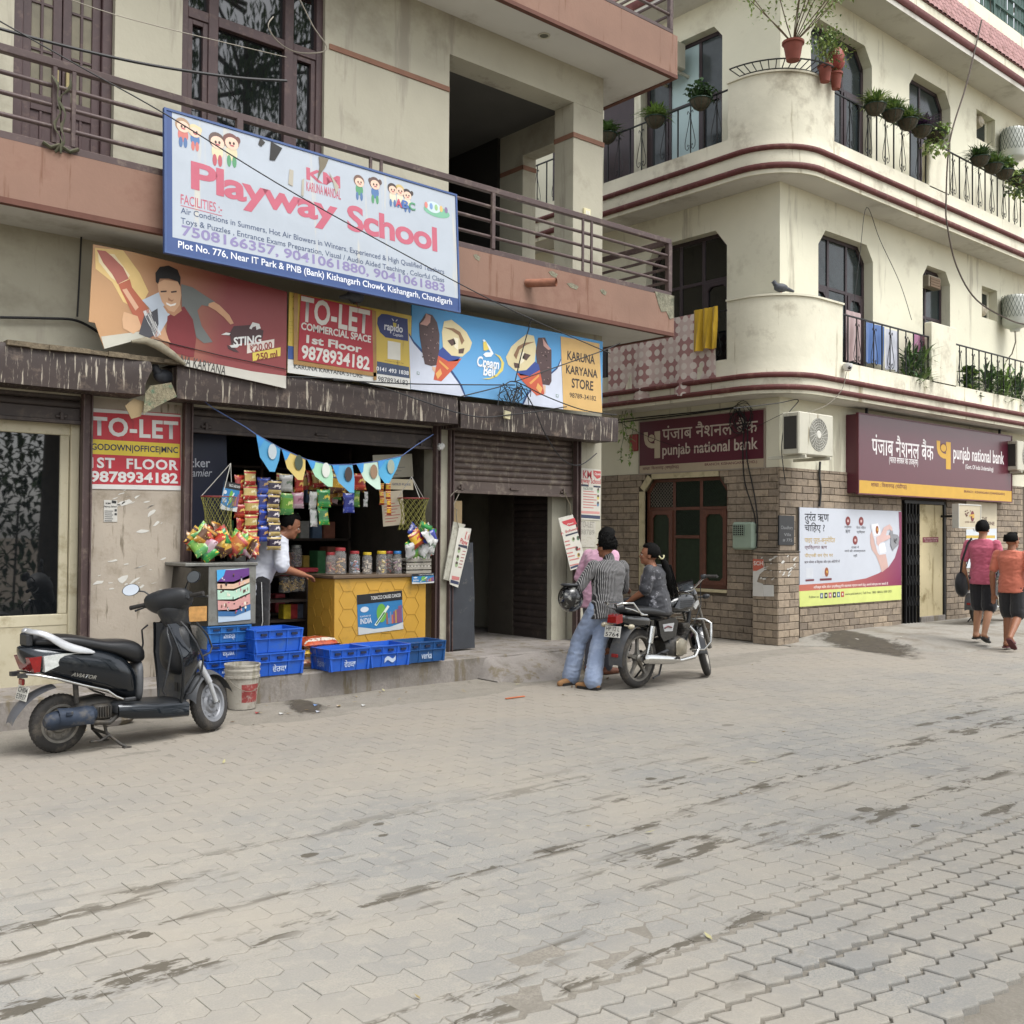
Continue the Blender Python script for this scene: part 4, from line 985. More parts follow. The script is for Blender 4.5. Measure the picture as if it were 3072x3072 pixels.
for i in range(7):
    s = MB(); s.cbox(15+1.3*i, yl_+0.05, Z3+3.1, 15.08+1.3*i, yl_+5, Z3+3.18, 0.005); pg = s.build('pergola_rafter', m_perg, bk)
for y in (0.3, 1.5, 2.7, 3.9):
    s = MB(); s.cbox(14.5, yl_+y, Z3+3.19, 24, yl_+y+0.08, Z3+3.26, 0.005); s.build('pergola_beam', m_perg, bk)
for x in (16.3, 20.2, 23.0):
    s = MB(); s.cbox(x, yl_+0.3, Z3+1.0, x+0.09, yl_+0.39, Z3+3.1, 0.005); s.build('pergola_post', m_perg, bk)

# ---- bank entrance: folded gate, jamb, pier
u0, u1 = d0, d1
s = MB(); s.box(d0+0.9, 0.225, 0.0, d0+0.96, 1.6, dzt, MR); s.box(d0, 1.55, 0, d1, 1.6, dzt, MR); s.build('porch_wall', m_inner, bk)
xg0, xg1 = pR(2712, 1650)[0], pR(2756, 1650)[0]; xj1 = pR(2832, 1650)[0]
gt = MB(); gt.cbox(xg0-0.03, -0.03, dzt-0.06, xj1, 0.03, dzt, 0.005, MR); gate = gt.build('folding_gate', m_iron, bk)
bm_ = MB(); bm_.cbox(-0.012, -0.02, 0, 0.012, 0.02, dzt-0.16, 0.003); bme = bm_.mesh('gate_bar', m_iron); n = 9
for i in range(n):
    o = bpy.data.objects.new('gate_bar', bme); COL.objects.link(o); o.parent = gate; o.matrix_world = MR @ Matrix.Translation((xg0+(xg1-xg0)*(i+0.5)/n, -0.01+0.03*(i % 2), 0.10))
cx_ = MB()
for i in range(n-1):
    for z in (0.4, 0.75, 1.1, 1.45, 1.8): cx_.bar(MR @ Vector((xg0+(xg1-xg0)*(i+.5)/n, -0.034, z)), MR @ Vector((xg0+(xg1-xg0)*(i+1.5)/n, -0.034, z+0.16)), 0.008, 0.014)
cx_.build('cross_link', m_iron, gate)
s = MB(); s.cbox(xg1+0.01, 0.0, 0.10, xj1-0.05, 0.08, dzt-0.06, 0.006, MR); ed = s.build('entrance_panel', mat('stained_cream', '#b7aa87', 0.85, var=0.1, vs=1.6, dirt=('#6f6038', 0.25, 2.5), streak=('#8c7d58', 0.4, 6, 0.6), co='World'), bk)
s = MB(); s.cbox(xj1-0.048, -0.03, 0.09, xj1+0.01, 0.1, dzt, 0.006, MR); s.build('door_jamb', m_iron, bk)
# threshold step
s = MB(); s.cbox(xg1+0.0, -0.05, 0.02, xj1-0.05, -0.001, 0.2, 0.006, MR); s.build('threshold', m_plinth, bk)
# ================================================================== signboards, banners and posters
def ray(x,y):return _ri*((x-1536)/FPX)-_up*((y-1536)/FPX)+_fw
class Sign:
 """a board spanned by three corners; photo points on it become local x, z"""
 def __init__(s,name,label,cat,BL,BR,TL,t,m,group=None,panel=None,edge=None,xdir=None):
  BL,BR,TL=Vector(BL),Vector(BR),Vector(TL);x=(BR-BL).normalized();zz=TL-BL
  s.M=frame3(BL,x,zz);s.inv=s.M.inverted();s.w=(BR-BL).length;s.h=(s.inv@TL).z
  s.th=thing(name,label,cat,M=s.M,group=group)
  if panel:
   mb=MB();mb.prism(panel(s),0,t);mb.build('panel',m,s.th)
  else:MB().cbox(0,0,0,s.w,t,s.h,min(0.003,t/3)).build('panel',m,s.th)
  if edge:
   e=MB();b=0.02
   for q in((-b,-0.008,-b,s.w+b,t+0.01,0.0),(-b,-0.008,s.h,s.w+b,t+0.01,s.h+b),(-b,-0.008,0,0,t+0.01,s.h),(s.w,-0.008,0,s.w+b,t+0.01,s.h)):e.box(*q)
   e.build('frame',edge,s.th)
 def p(s,x,y):
  d=ray(x,y);n=s.M.col[1].to_3d();o=s.M.col[3].to_3d();t=(o-_C).dot(n)/d.dot(n);q=s.inv@(_C+d*t);return(q.x,q.z)
 def text(s,str_,ll,ur,col,bold=0.012,lay=1,**k):
  a=s.p(*ll);b=s.p(*ur);return text(s.th,str_,(a[0],a[1],b[0],b[1]),col,y=-0.0016*lay,bold=bold,**k)
 def poly(s,pts,col,lay=1,name='print_patch'):return patch(s.th,[s.p(*q)for q in pts],col,y=-0.0016*lay,name=name)
 def raw(s,pts,col,lay=1,name='print_patch'):return patch(s.th,pts,col,y=-0.0016*lay,name=name)
 def blob(s,c,rx,rz,col,lay=1,n=18,rot=0,name='print_patch'):
  cx,cz=s.p(*c);ca,sa=math.cos(R(rot)),math.sin(R(rot));rx*=0.0042;rz*=0.0042
  return patch(s.th,[(cx+x*ca-z*sa,cz+x*sa+z*ca)for x,z in ell(0,0,rx,rz,n)],col,y=-0.0016*lay,name=name)
def zq(x0,y0,k):return lambda x,y:(x0+x*k,y0+y*k)
m_vinyl=mat('white_vinyl','#a6aeb7',0.45,var=0.04,vs=3,streak=('#b9b7ae',0.2,6,0.5),bump=0.15,bs=6)
m_blue=mat('blue_frame','#38507f',0.5,var=0.1,vs=4)
TLp,BLp,BRp=on(1,8.50,497,330),on(1,8.40,500,752),on(1,8.40,1376,932)
S=Sign('school_signboard','white school signboard with faded pink lettering hung on the balcony railing','signboard',BLp,BRp,TLp,0.02,m_vinyl,edge=m_blue)
RED,INK,MAUVE='#b0586a','#46536f','#7f779f'
S.raw(rect(0.0,0,S.w,S.p(520,712)[1]),'#32497a')
S.raw(rect(0,0,0.05,S.h),'#32497a',0.8)
S.text('Playway',(573,592),(1012,600),RED,0.03,spacing=0.93,res=4);S.text('School',(1042,690),(1310,683),RED,0.03,spacing=0.95,res=4)
S.text('KM',(919,538),(1020,530),RED,0.025);S.text('KARUNA MANDAL',(919,572),(1022,572),RED,0.012)
S.text('FACILITIES :-',(542,611),(666,612),RED,0.005);S.poly([(542,615),(666,647),(666,649),(542,617)],RED)
S.text('Air Conditions in Summers, Hot Air Blowers in Winters, Experienced & High Qualified Teachers',(542,645),(1332,808),INK,0.006)
S.text('Toys & Puzzles , Entrance Exams Preparation, Visual / Audio Aided Teaching , Colorful Class',(542,675),(1332,833),INK,0.006)
S.text('7508166357, 9041061880, 9041061883',(545,711),(1334,851),MAUVE,0.022)
S.text('Plot No. 776, Near IT Park & PNB (Bank) Kishangarh Chowk, Kishangarh, Chandigarh',(534,750),(1355,897),'#d5d8de',0.012,lay=2)
def kid(c,k,shirt,hair,girl=False,low=None):
 x,y=c
 S.blob((x,y+19*k),8*k,11*k,shirt,1);S.blob((x-5*k,y+34*k),3*k,8*k,low or '#4d6a94',1.2);S.blob((x+5*k,y+36*k),3*k,8*k,low or '#4d6a94',1.2)
 S.blob((x-1*k,y-2*k),11.5*k,11*k,hair,1.4);S.blob((x,y+2*k),9.5*k,8.5*k,'#d9b9a4',2)
 S.blob((x-3.5*k,y+1*k),1.5*k,2*k,'#3b2b28',3);S.blob((x+3.5*k,y+2*k),1.5*k,2*k,'#3b2b28',3);S.blob((x+.5*k,y+6*k),3*k,1*k,'#a8505a',3)
 if girl:S.blob((x-11*k,y-8*k),4*k,5*k,hair,1.3);S.blob((x+11*k,y-4*k),4*k,5*k,hair,1.3)
for c,k,sh,ha,g_,lo in(((549,378),1.0,'#b86a62','#9a8066',0,None),((585,395),0.9,'#4d6f9c','#c9bb92',1,'#b86a62'),((652,425),1.15,'#c9c09e','#5a4a44',0,'#a8505a'),((695,428),1.15,'#c9c09e','#6a4540',1,'#4f8a62'),((1078,545),.9,'#4f8a62','#6a5248',0,None),((1125,552),.95,'#4d6f9c','#59443f',1,'#4f8a62'),((1178,568),.85,'#d0c8b0','#3f3532',0,None),((1200,572),.85,'#d0c8b0','#b9a46a',0,None),((1222,585),.85,'#d0c8b0','#3f3532',1,None)):
 kid(c,k*1.4,sh,ha,g_,lo)
for ch,x,cl in(('A',1186,'#b8485c'),('B',1206,'#4a6aa5'),('C',1226,'#4f8f6a')):S.text(ch,(x,618+(x-1186)*.25),(x+19,600+(x-1186)*.25),cl,0.03,lay=4)
S.blob((1310,635),40,14,'#6fa68a',1);S.blob((1300,622),22,14,'#b9c8cc',1.5)
for i in range(5):S.blob((1278+15*i,615+4*i),5,8,('#c77b70','#6f8fb8','#8db07a','#c9a96a','#7a6a8a')[i],2)
S.poly([(812,425),(846,445),(824,482),(808,480)],'#15130f',4,'tear');S.poly([(780,414),(795,428),(783,440),(774,432)],'#2b2722',4,'tear')
tr=MB();a,b,c_=S.p(846,437),S.p(870,480),S.p(806,492);tr.add([(a[0],-0.01,a[1]),(b[0],-0.06,b[1]),(c_[0],-0.03,c_[1]),((a[0]+c_[0])/2,-0.012,(a[1]+c_[1])/2)],[(0,1,2,3)]);tr.build('torn_flap',mat('flap_vinyl','#b8b59f',0.6,var=0.2,vs=9),S.th)
S.poly([(955,470),(985,478),(976,500),(962,520),(950,545),(958,500)],'#6b6250',4,'tear')
for pts in([(905,540),(912,535),(910,590),(903,586)],[(985,515),(1016,560),(1008,585),(998,545)],[(868,508),(880,512),(878,560),(864,552)]):S.poly(pts,'#a29c8e',3,'stain')
for px in(720,1000,1330):
 a=S.M@Vector((S.p(px,700)[0],0.01,S.h));w_=MB();w_.tube([a,(a.x,YS+0.02,a.z+0.08),(a.x,YS+0.04,zr[0]-0.05)],0.004,5);w_.build('hanger',m_iron,None).parent=S.th;S.th.children[-1].matrix_parent_inverse=S.th.matrix_world.inverted()
q=zq(260,720,0.3313);YB=8.83
m_sting=mat('orange_red_vinyl','#a3413c',0.42,var=0.06,vs=2,bump=0.3,bs=5)
def grad(m,x0,x1,ca,cb,ax='X'):
 nt=m.node_tree;p=nt.nodes['Principled BSDF'];tc=nt.nodes.new('ShaderNodeTexCoord');sp=nt.nodes.new('ShaderNodeSeparateXYZ');nt.links.new(tc.outputs['Object'],sp.inputs[0])
 mr=nt.nodes.new('ShaderNodeMapRange');mr.inputs[1].default_value=x0;mr.inputs[2].default_value=x1;nt.links.new(sp.outputs[ax],mr.inputs[0])
 mx=nt.nodes.new('ShaderNodeMix');mx.data_type='RGBA';mx.inputs[6].default_value=(*lin(ca),1);mx.inputs[7].default_value=(*lin(cb),1);nt.links.new(mr.outputs[0],mx.inputs[0]);nt.links.new(mx.outputs[2],p.inputs['Base Color'])
grad(m_sting,0.25,1.15,'#b58d66','#863f40')
BL,BR,TL=on(1,YB,*q(28,905)),on(1,YB,*q(1805,1340)),on(1,YB,*q(60,38))
BR=on(1,YB,*q(1810,1340))
def _out(s):return[s.p(*q(*z))for z in((60,38),(420,110),(1000,255),(1815,470),(1805,1345),(1500,1275),(1200,1210),(890,1140),(830,1080),(580,885),(420,915),(160,985),(110,850),(75,750),(20,740))]
S=Sign('drink_banner','torn orange and red energy drink banner curling over the first shutter hood','banner',BL,BR,TL,0.008,m_sting,panel=_out)
W=lambda pts,c,l=1:S.poly([q(*z)for z in pts],c,l)
W([(830,1078),(900,1085),(1200,1130),(1500,1190),(1805,1232),(1805,1345),(1500,1275),(1200,1210),(890,1140)],'#bdbab0',1)
W([(130,875),(470,830),(580,885),(420,915),(160,985)],'#b9b7aa',1.5)
S.text('NA KARYANA',q(845,1130),q(1265,1140),'#4a4743',0.012,lay=2)
W([(75,70),(330,95),(480,300),(560,470),(470,640),(330,560),(230,380),(80,260)],'#d9bb7d',1);W([(100,110),(250,130),(390,320),(330,420),(220,340),(110,200)],'#e3d3ac',1.5)
W([(90,90),(170,100),(230,150),(330,250),(380,350),(280,400),(230,310),(150,210),(110,130)],'#a8655a',2)
W([(285,400),(390,355),(410,430),(520,570),(640,760),(640,860),(560,890),(470,800),(400,640),(310,460)],'#b0624a',2);W([(320,450),(360,440),(470,610),(440,640)],'#d5a98c',3)
W([(470,850),(520,680),(590,650),(640,620),(650,760),(620,860),(560,890)],'#4a4a50',3);S.text('STING',q(540,870),q(640,640),'#d8d8d6',0.02,lay=4,rot=0.6)
W([(500,545),(660,470),(720,640),(760,680),(700,780),(720,900),(640,880),(640,740),(560,610)],'#b9c3cf',2.2)
W([(855,400),(960,430),(1080,510),(1160,560),(1150,610),(1040,590),(1000,640),(1040,780),(1140,925),(1060,935),(990,880),(960,720),(860,600)],'#6d716f',2.4)
W([(730,690),(880,600),(960,720),(990,890),(970,1060),(930,1060),(760,1010),(720,830)],'#7d2f33',2.6)
W([(1150,560),(1200,590),(1290,680),(1330,755),(1300,765),(1240,700),(1170,640),(1100,600),(1105,575)],'#c79a78',2.6)
W([(640,880),(700,780),(740,900),(760,930),(690,910)],'#c79a78',2.7)
W([(335,650),(460,690),(500,800),(420,850),(330,800),(320,720)],'#d0a782',2.1)
W([(690,600),(840,560),(860,640),(790,690),(730,660)],'#b98a68',2.8)
W([(640,390),(700,360),(840,380),(855,500),(840,590),(790,655),(740,640),(680,560),(650,470)],'#cfa583',3)
W([(625,380),(620,300),(660,245),(740,232),(820,270),(848,340),(845,420),(820,375),(740,350),(660,350),(645,400)],'#1d1a1b',3.5)
for pts in([(665,462),(720,458),(722,472),(670,476)],[(760,466),(812,460),(812,474),(764,480)]):W(pts,'#3a2a26',4)
W([(715,565),(760,585),(810,570),(800,592),(755,602),(722,585)],'#efe9e0',4);W([(735,520),(765,545),(790,540),(770,560),(735,548)],'#a87b5c',4)
W([(1215,855),(1300,835),(1330,780),(1480,770),(1600,820),(1590,890),(1400,940),(1310,950),(1300,870)],'#4a3538',2);W([(1470,800),(1500,745),(1560,760),(1575,800),(1535,815),(1530,780),(1500,790),(1490,810)],'#d4d4d2',3)
W([(1215,858),(1260,838),(1300,845),(1290,862)],'#d4d4d2',3);W([(1270,950),(1340,980),(1380,1020),(1330,1010),(1280,985)],'#4a3538',2);W([(1290,955),(1400,940),(1360,975),(1310,975)],'#d4d4d2',3)
S.text('STING',q(1315,915),q(1590,908),'#dcdcda',0.03,lay=4,shear=0.25,rot=.33)
W([(1452,940),(1698,897),(1695,975),(1450,1028)],'#d9cfc6',2);S.text('₹20.00',q(1470,972),q(1685,962),'#8f3a35',0.02,lay=3,shear=0.2,rot=.4)
W([(1500,1022),(1755,972),(1752,1050),(1502,1097)],'#d8c25a',2.5);S.text('250 ml',q(1522,1050),q(1735,1042),'#7d352c',0.025,lay=4,shear=0.2,rot=.4)
cu=MB();pts=[S.M@Vector((*[S.p(*q(*z))[0]],-0.03,S.p(*q(*z))[1]))for z in((395,925),(520,915),(640,960),(760,1040),(880,1130))]
cu.tube([S.inv@p for p in pts],[0.012,0.034,0.04,0.034,0.012],10);cu.build('curled_edge',mat('vinyl_back','#8d8673',0.8,var=0.25,vs=14,dirt=('#5f5848',0.4,9)),S.th,smooth=50)
w_=MB();a,b=S.p(*q(600,900)),S.p(*q(1805,1172));w_.tube([(a[0],-0.012,a[1]),((a[0]+b[0])/2,-0.014,(a[1]+b[1])/2-0.01),(b[0],-0.012,b[1])],0.004,5);w_.build('tie_wire',m_iron,S.th)
q=zq(850,860,0.2070);YB=8.84
m_ybd=mat('yellow_vinyl','#c2a84a',0.45,var=0.05,vs=3,streak=('#9a8440',0.25,9,0.8))
S=Sign('store_board','yellow and white store board with a blue app advert beside the taped sheet','signboard',on(1,YB,*q(60,1245)),on(1,YB,*q(1838,1488)),on(1,YB,*q(58,70)),0.02,m_ybd)
P=lambda pts,c,l=1:S.poly([q(*z)for z in pts],c,l)
P([(62,1050),(1832,1330),(1838,1488),(60,1245)],'#cfcfca');P([(64,855),(180,872),(180,1062),(64,1048)],'#3c558f')
P([(1355,1080),(1820,1165),(1830,1330),(1355,1262)],'#3d4a63')
P([(1800,470),(1810,790),(1480,735),(1400,660),(1358,540),(1365,450),(1420,395),(1500,400)],'#2e3766')
S.text('rapido',q(1460,660),q(1730,560),'#d0d2d8',0.02,lay=2);S.text('Captain',q(1585,722),q(1732,690),'#d0d2d8',0.01,lay=2)
P([(1585,520),(1635,530),(1632,590),(1590,580)],'#b5a650',3);P([(1568,460),(1580,465),(1600,495),(1590,500)],'#d0d2d8',2);P([(1645,475),(1655,480),(1632,505),(1622,500)],'#d0d2d8',2)
P([(1510,782),(1695,815),(1695,1068),(1510,1045)],'#d2d0c6',1.5)
S.text('Download the Captain App',q(1470,1080),q(1740,1105),'#4a4433',0.0,lay=2)
S.text('0141 493 1838',q(1345,1215),q(1815,1225),'#d6d8da',0.02,lay=2);S.text('9878934182',q(1368,1370),q(1805,1360),'#33363c',0.006,lay=2);S.text('KARUNA KARYANA STORE',q(150,1185),q(1148,1262),'#33363a',0.006,lay=2)
for s_,p0,p1 in(('AI',(130,160),(185,130)),('TO',(140,250),(190,215)),('KO',(135,340),(190,305))):S.text(s_,q(*p0),q(*p1),'#6b5a2a',0.0,lay=2)
for k in range(4):P([(75,500+52*k),(135,510+52*k),(135,513+52*k),(75,503+52*k)],'#8f7d3a',2)
T_=Sign('to_let_sheet','red to-let commercial space sheet taped over the yellow store board','poster',on(1,YB-0.012,*q(210,1062)),on(1,YB-0.012,*q(1305,1250)),on(1,YB-0.012,*q(210,105)),0.004,mat('red_sheet','#a32f3b',0.5,var=0.07,vs=4))
T_.text('TO-LET',q(243,500),q(1258,345),'#cfccc6',0.028,lay=1,spacing=1.05);T_.text('COMMERCIAL SPACE',q(255,620),q(1272,712),'#d2cfc9',0.03);T_.text('1st Floor',q(330,815),q(1140,850),'#d2cfc9',0.035);T_.text('9878934182',q(258,1045),q(1255,1020),'#d2cfc9',0.03)
m_tape=mat('brown_tape','#9a7644',0.35,var=0.12,vs=9)
for pts in([(150,90),(210,98),(208,1075),(150,1065)],[(150,1066),(1350,1248),(1348,1305),(150,1122)],[(1285,345),(1345,355),(1352,1355),(1308,1350)]):patch(T_.th,[T_.p(*q(*z))for z in pts],m_tape,y=-0.0005,name='tape')
q=zq(1200,900,0.3209)
m_cb=mat('sky_blue_vinyl','#3f93c9',0.42,var=0.05,vs=2,bump=0.2,bs=5);grad(m_cb,0.15,0.95,'#6aa3d1','#2f86bd','Z')
S=Sign('ice_cream_board','blue ice-cream board with cones and the store name on yellow','signboard',on(1,YB,*q(100,832)),on(1,YB,*q(1890,1062)),on(1,YB,*q(65,32)),0.02,m_cb)
P=lambda pts,c,l=1:S.poly([q(*z)for z in pts],c,l)
P([(82,320),(130,400),(200,480),(340,560),(470,660),(560,790),(610,905),(100,832)],'#c6ccda');P([(80,305),(130,385),(210,470),(345,548),(480,650),(575,790),(620,910),(605,905),(555,790),(465,665),(335,565),(200,490),(125,405),(82,330)],'#27406f',1.5)
P([(1505,560),(1470,640),(1380,720),(1260,800),(1190,890),(1155,975),(1525,1022)],'#c6ccda');P([(1503,548),(1468,628),(1375,708),(1250,790),(1180,880),(1140,972),(1155,975),(1195,890),(1262,802),(1382,722),(1472,642),(1505,562)],'#27406f',1.5)
P([(1500,340),(1862,408),(1890,1062),(1525,1022)],'#c9a568',2)
S.text('KARUNA',q(1562,560),q(1820,520),'#3a312c',0.022,lay=3);S.text('KARYANA',q(1550,685),q(1845,655),'#3a312c',0.022,lay=3);S.text('STORE',q(1602,820),q(1805,760),'#3a312c',0.022,lay=3);S.text('98789-34182',q(1583,910),q(1832,900),'#3a312c',0.008,lay=3)
BRN='#4f3c3c'
def bar_(dx,pts,bite):P(pts,BRN,2);P(bite,'#b98f86',3)
bar_(0,[(240,125),(300,140),(345,210),(368,320),(365,480),(340,610),(290,618),(230,600),(205,480),(182,330),(178,220)],[(240,125),(285,150),(280,210),(250,242),(182,225),(215,195),(235,165)])
P([(298,620),(335,628),(330,690),(300,650)],'#cfae94',2)
bar_(0,[(1290,352),(1355,352),(1390,440),(1415,470),(1415,760),(1395,798),(1330,790),(1285,650),(1268,480)],[(1330,355),(1360,400),(1410,460),(1385,468),(1340,430)])
P([(1335,795),(1360,800),(1358,880),(1345,860)],'#cfae94',2)
rr=random.Random(3)
for i in range(46):
 x,y=(rr.uniform(205,355),rr.uniform(240,580))if i<26 else(rr.uniform(1290,1395),rr.uniform(470,740));P([(x,y),(x+9,y+4),(x+7,y+14),(x-3,y+10)],'#8a7470' if i%3 else '#2f2424',3)
for fl,cx in((1,0),(-1,0)):
 f=(lambda x,y:(x,y))if fl>0 else(lambda x,y:(1640-x+20,y+135+(x-500)*-0.0))
 C_=lambda pts,c,l:P([f(*z)for z in pts],c,l)
 C_([(390,300),(410,200),(480,185),(560,245),(620,300),(672,400),(650,470),(580,530),(480,520),(400,440)],'#d3c69c',2)
 C_([(400,255),(500,265),(560,300),(600,380),(575,420),(545,330),(480,285)],'#8a6a4e',3);C_([(440,380),(500,360),(520,410),(480,430)],'#54403a',3);C_([(545,460),(600,450),(590,500),(545,500)],'#54403a',3);C_([(500,350),(545,360),(540,470),(505,440)],'#e2dac0',3)
 C_([(365,470),(400,440),(480,520),(560,535),(540,570),(450,575),(355,520)],'#33488c',2.5)
 C_([(355,520),(450,575),(575,545),(520,620),(385,760),(312,745)],'#c0583e',2.5);C_([(365,560),(455,640),(440,655),(362,580)],'#d39a55',3.5);C_([(330,690),(375,640),(390,690),(350,740)],'#d8a561',3.5)
S.text('Cream',q(718,620),q(925,555),'#e4e6e8',0.025,lay=3,shear=0.15,res=4);S.text('Bell',q(775,705),q(892,625),'#e4e6e8',0.025,lay=3,shear=0.15,res=4)
P([(880,500),(935,525),(972,590),(960,660),(905,715),(830,742),(765,738),(840,728),(905,690),(942,630),(945,580),(920,535)],'#d6c66a',3)
P([(775,395),(800,385),(830,460),(800,475),(778,470)],'#d8c25f',3);P([(770,375),(785,368),(800,385),(840,440),(872,500),(850,530),(800,535),(775,510),(800,490),(845,490),(815,440),(785,400)],'#dfe5ea',2.6)
for x,y in((155,668),(1455,880)):P([(x,y),(x+24,y+5),(x+24,y+32),(x,y+27)],'#5f7f6a',3);P([(x+4,y+5),(x+20,y+8),(x+20,y+26),(x+4,y+23)],'#c6ccda',4)
q=zq(0,1050,0.3106);YB=YF-0.006
S=Sign('to_let_poster','red and yellow to-let poster pasted on the beige pier','poster',on(1,YB,*q(862,1340)),on(1,YB,*q(1745,1355)),on(1,YB,*q(880,560)),0.005,mat('poster_red','#ab2b36',0.5,var=0.08,vs=5,streak=('#7d2a30',0.3,22,2.5)))
P=lambda pts,c,l=1:S.poly([q(*z)for z in pts],c,l)
P([(880,560),(1745,628),(1745,648),(878,598)],'#c9c8c4');P([(864,1295),(1745,1312),(1745,1355),(862,1340)],'#c9c8c4');P([(875,860),(1735,908),(1733,1042),(873,1003)],'#c6b03a')
S.text('TO-LET',q(880,825),q(1720,690),'#cbc9c6',0.03,lay=2,spacing=1.08);S.text('GODOWN|OFFICE|MNC',q(880,982),q(1718,938),'#262a44',0.02,lay=2);S.text('1ST  FLOOR',q(875,1138),q(1720,1065),'#cbc9c6',0.03,lay=2,spacing=1.1);S.text('9878934182',q(872,1275),q(1718,1190),'#cbc9c6',0.032,lay=2)
q=zq(0,1024,0.53)
S=Sign('school_notice','small printed school notice pasted below the to-let poster','poster',on(1,YB,*q(588,1022)),on(1,YB,*q(664,1022)),on(1,YB,*q(576,898)),0.003,mat('notice_paper','#b9b7b0',0.8,var=0.06,vs=8))
S.text('KM',q(598,922),q(625,912),'#2a2a2c',0.03);S.poly([q(632,900),q(658,903),q(658,918),q(632,916)],'#2a2a2c');S.text('Playway School',q(588,942),q(660,930),'#2a2a2c',0.02)
for k in range(6):S.poly([q(592,958+11*k),q(640-6*(k%2),959+11*k),q(640-6*(k%2),963+11*k),q(592,962+11*k)],'#4a4a4c')
for x,y in((648,950),(648,972)):S.poly([q(x,y),q(x+13,y),q(x+13,y+13),q(x,y+13)],'#3a3a3c')
rr=random.Random(21);m_scrap=mat('paper_scrap','#c4c2bb',0.85,var=0.06,vs=9)
def scraps(parent_name,label,M,boxes,n,seed,m=m_scrap,smin=0.02,smax=0.09):
 rr=random.Random(seed);mb=MB()
 for i in range(n):
  x0,z0,x1,z1=rr.choice(boxes);cx,cz=rr.uniform(x0,x1),rr.uniform(z0,z1);k=rr.uniform(smin,smax)*rr.uniform(0.4,1);e=rr.uniform(0.25,0.8);a0=rr.uniform(0,3)
  pts=[(cx+k*math.cos(a)*rr.uniform(.5,1),cz+k*e*math.sin(a+a0)*rr.uniform(.5,1))for a in[2*math.pi*j/7 for j in range(7)]]
  mb.prism(pts,-0.0025,-0.0005,1,M)
 th=thing(parent_name,label,'paper');mb.build('scrap',m,th);return th
scraps('torn_paper','torn white paper scraps stuck on the pier behind the scooter',frame3((0,YF,0),(1,0,0),(0,0,1)),[(3.3,1.55,3.75,2.02),(3.15,1.0,3.8,1.35)],34,4)
def school_poster(S,q,tl,tr,bl,br,half=False):
 def at(u,v):
  a=[tl[i]+(tr[i]-tl[i])*u for i in(0,1)];b=[bl[i]+(br[i]-bl[i])*u for i in(0,1)];return q(a[0]+(b[0]-a[0])*v,a[1]+(b[1]-a[1])*v)
 S.text('KM',at(.25,.2),at(.62,.05),'#a8393f',0.02);S.poly([at(.68,.04),at(1,.05),at(.99,.17),at(.85,.2),at(.7,.13)],'#b04a4a');S.text('Open',at(.74,.14),at(.98,.08),'#d8cfc8',0.02,lay=2)
 S.text('Playway School',at(.05,.32),at(1,.2),'#a8393f',0.015);S.poly([at(.03,.31),at(.5,.32),at(.5,.36),at(.03,.35)],'#2f3342');S.poly([at(.7,.33),at(1,.335),at(1,.37),at(.7,.365)],'#2f3342')
 S.text('FACILITIES',at(.28,.42),at(.68,.375),'#4d6a5c',0.01)
 for k in range(7):S.poly([at(.27,.44+.052*k),at(.72+.12*((k*3)%2),.445+.052*k),at(.72+.12*((k*3)%2),.462+.052*k),at(.27,.457+.052*k)],'#b4706c')
 for k in range(3):
  for u in(.1,.9):S.blob(at(u,.43+.13*k),5,7,('#7d9a72','#c2b05a','#5f7f9a')[k]);S.blob(at(u,.40+.13*k),4,4,'#4a3d38',2)
 S.poly([at(.02,.83),at(.98,.83),at(.98,.88),at(.02,.88)],'#c08a84');S.poly([at(0,.90),at(1,.91),at(1,.975),at(0,.965)],'#343a52')
m_pp=mat('poster_paper','#c2bfb4',0.7,var=0.06,vs=7)
q=zq(1660,1380,0.1760)
S=Sign('school_poster','weathered school poster pasted flat high on the right-hand pier','poster',on(1,YB,*q(396,1010)),on(1,YB,*q(795,1030)),on(1,YB,*q(400,128)),0.004,m_pp);school_poster(S,q,(400,128),(808,150),(396,1010),(795,1030))
S=Sign('bleached_poster','bleached peeling poster below the school poster on the right pier','poster',on(1,YB,*q(440,1480)),on(1,YB,*q(715,1490)),on(1,YB,*q(440,1040)),0.003,mat('bleached_paper','#b2aea2',0.85,var=0.12,vs=30,dirt=('#8d8677',0.5,30)))
S.text('TO-LET',q(450,1145),q(700,1050),'#8a877e',0.02);S.text('98789',q(460,1270),q(700,1190),'#8a877e',0.01)
ya=YF-0.09
S=Sign('hanging_poster','tilted school poster dangling on a string from the right shutter guide','poster',on(1,ya,*q(295,1885)),on(1,ya,*q(545,1800)),on(1,ya,*q(85,990)),0.004,m_pp,panel=lambda s:[s.p(*q(*z))for z in((85,990),(330,930),(510,1560),(545,1800),(295,1885))])
S.poly([q(140,1050),q(360,985),q(400,1090),q(270,1130),q(170,1090)],'#b03a40');S.text('Open',q(235,1120),q(335,1055),'#d8cfc8',0.02,lay=2);S.text('y. School',q(130,1285),q(405,1140),'#a8393f',0.02);S.poly([q(205,1275),q(415,1215),q(420,1240),q(212,1305)],'#2f3342')
for k,(x,y,w_)in enumerate(((190,1385,85),(205,1445,80),(215,1510,190),(230,1585,100),(250,1640,110),(275,1700,160),(280,1790,150))):S.poly([q(x,y),q(x+w_,y-w_*0.22),q(x+w_+4,y-w_*.22+20),q(x+4,y+20)],'#b4706c')
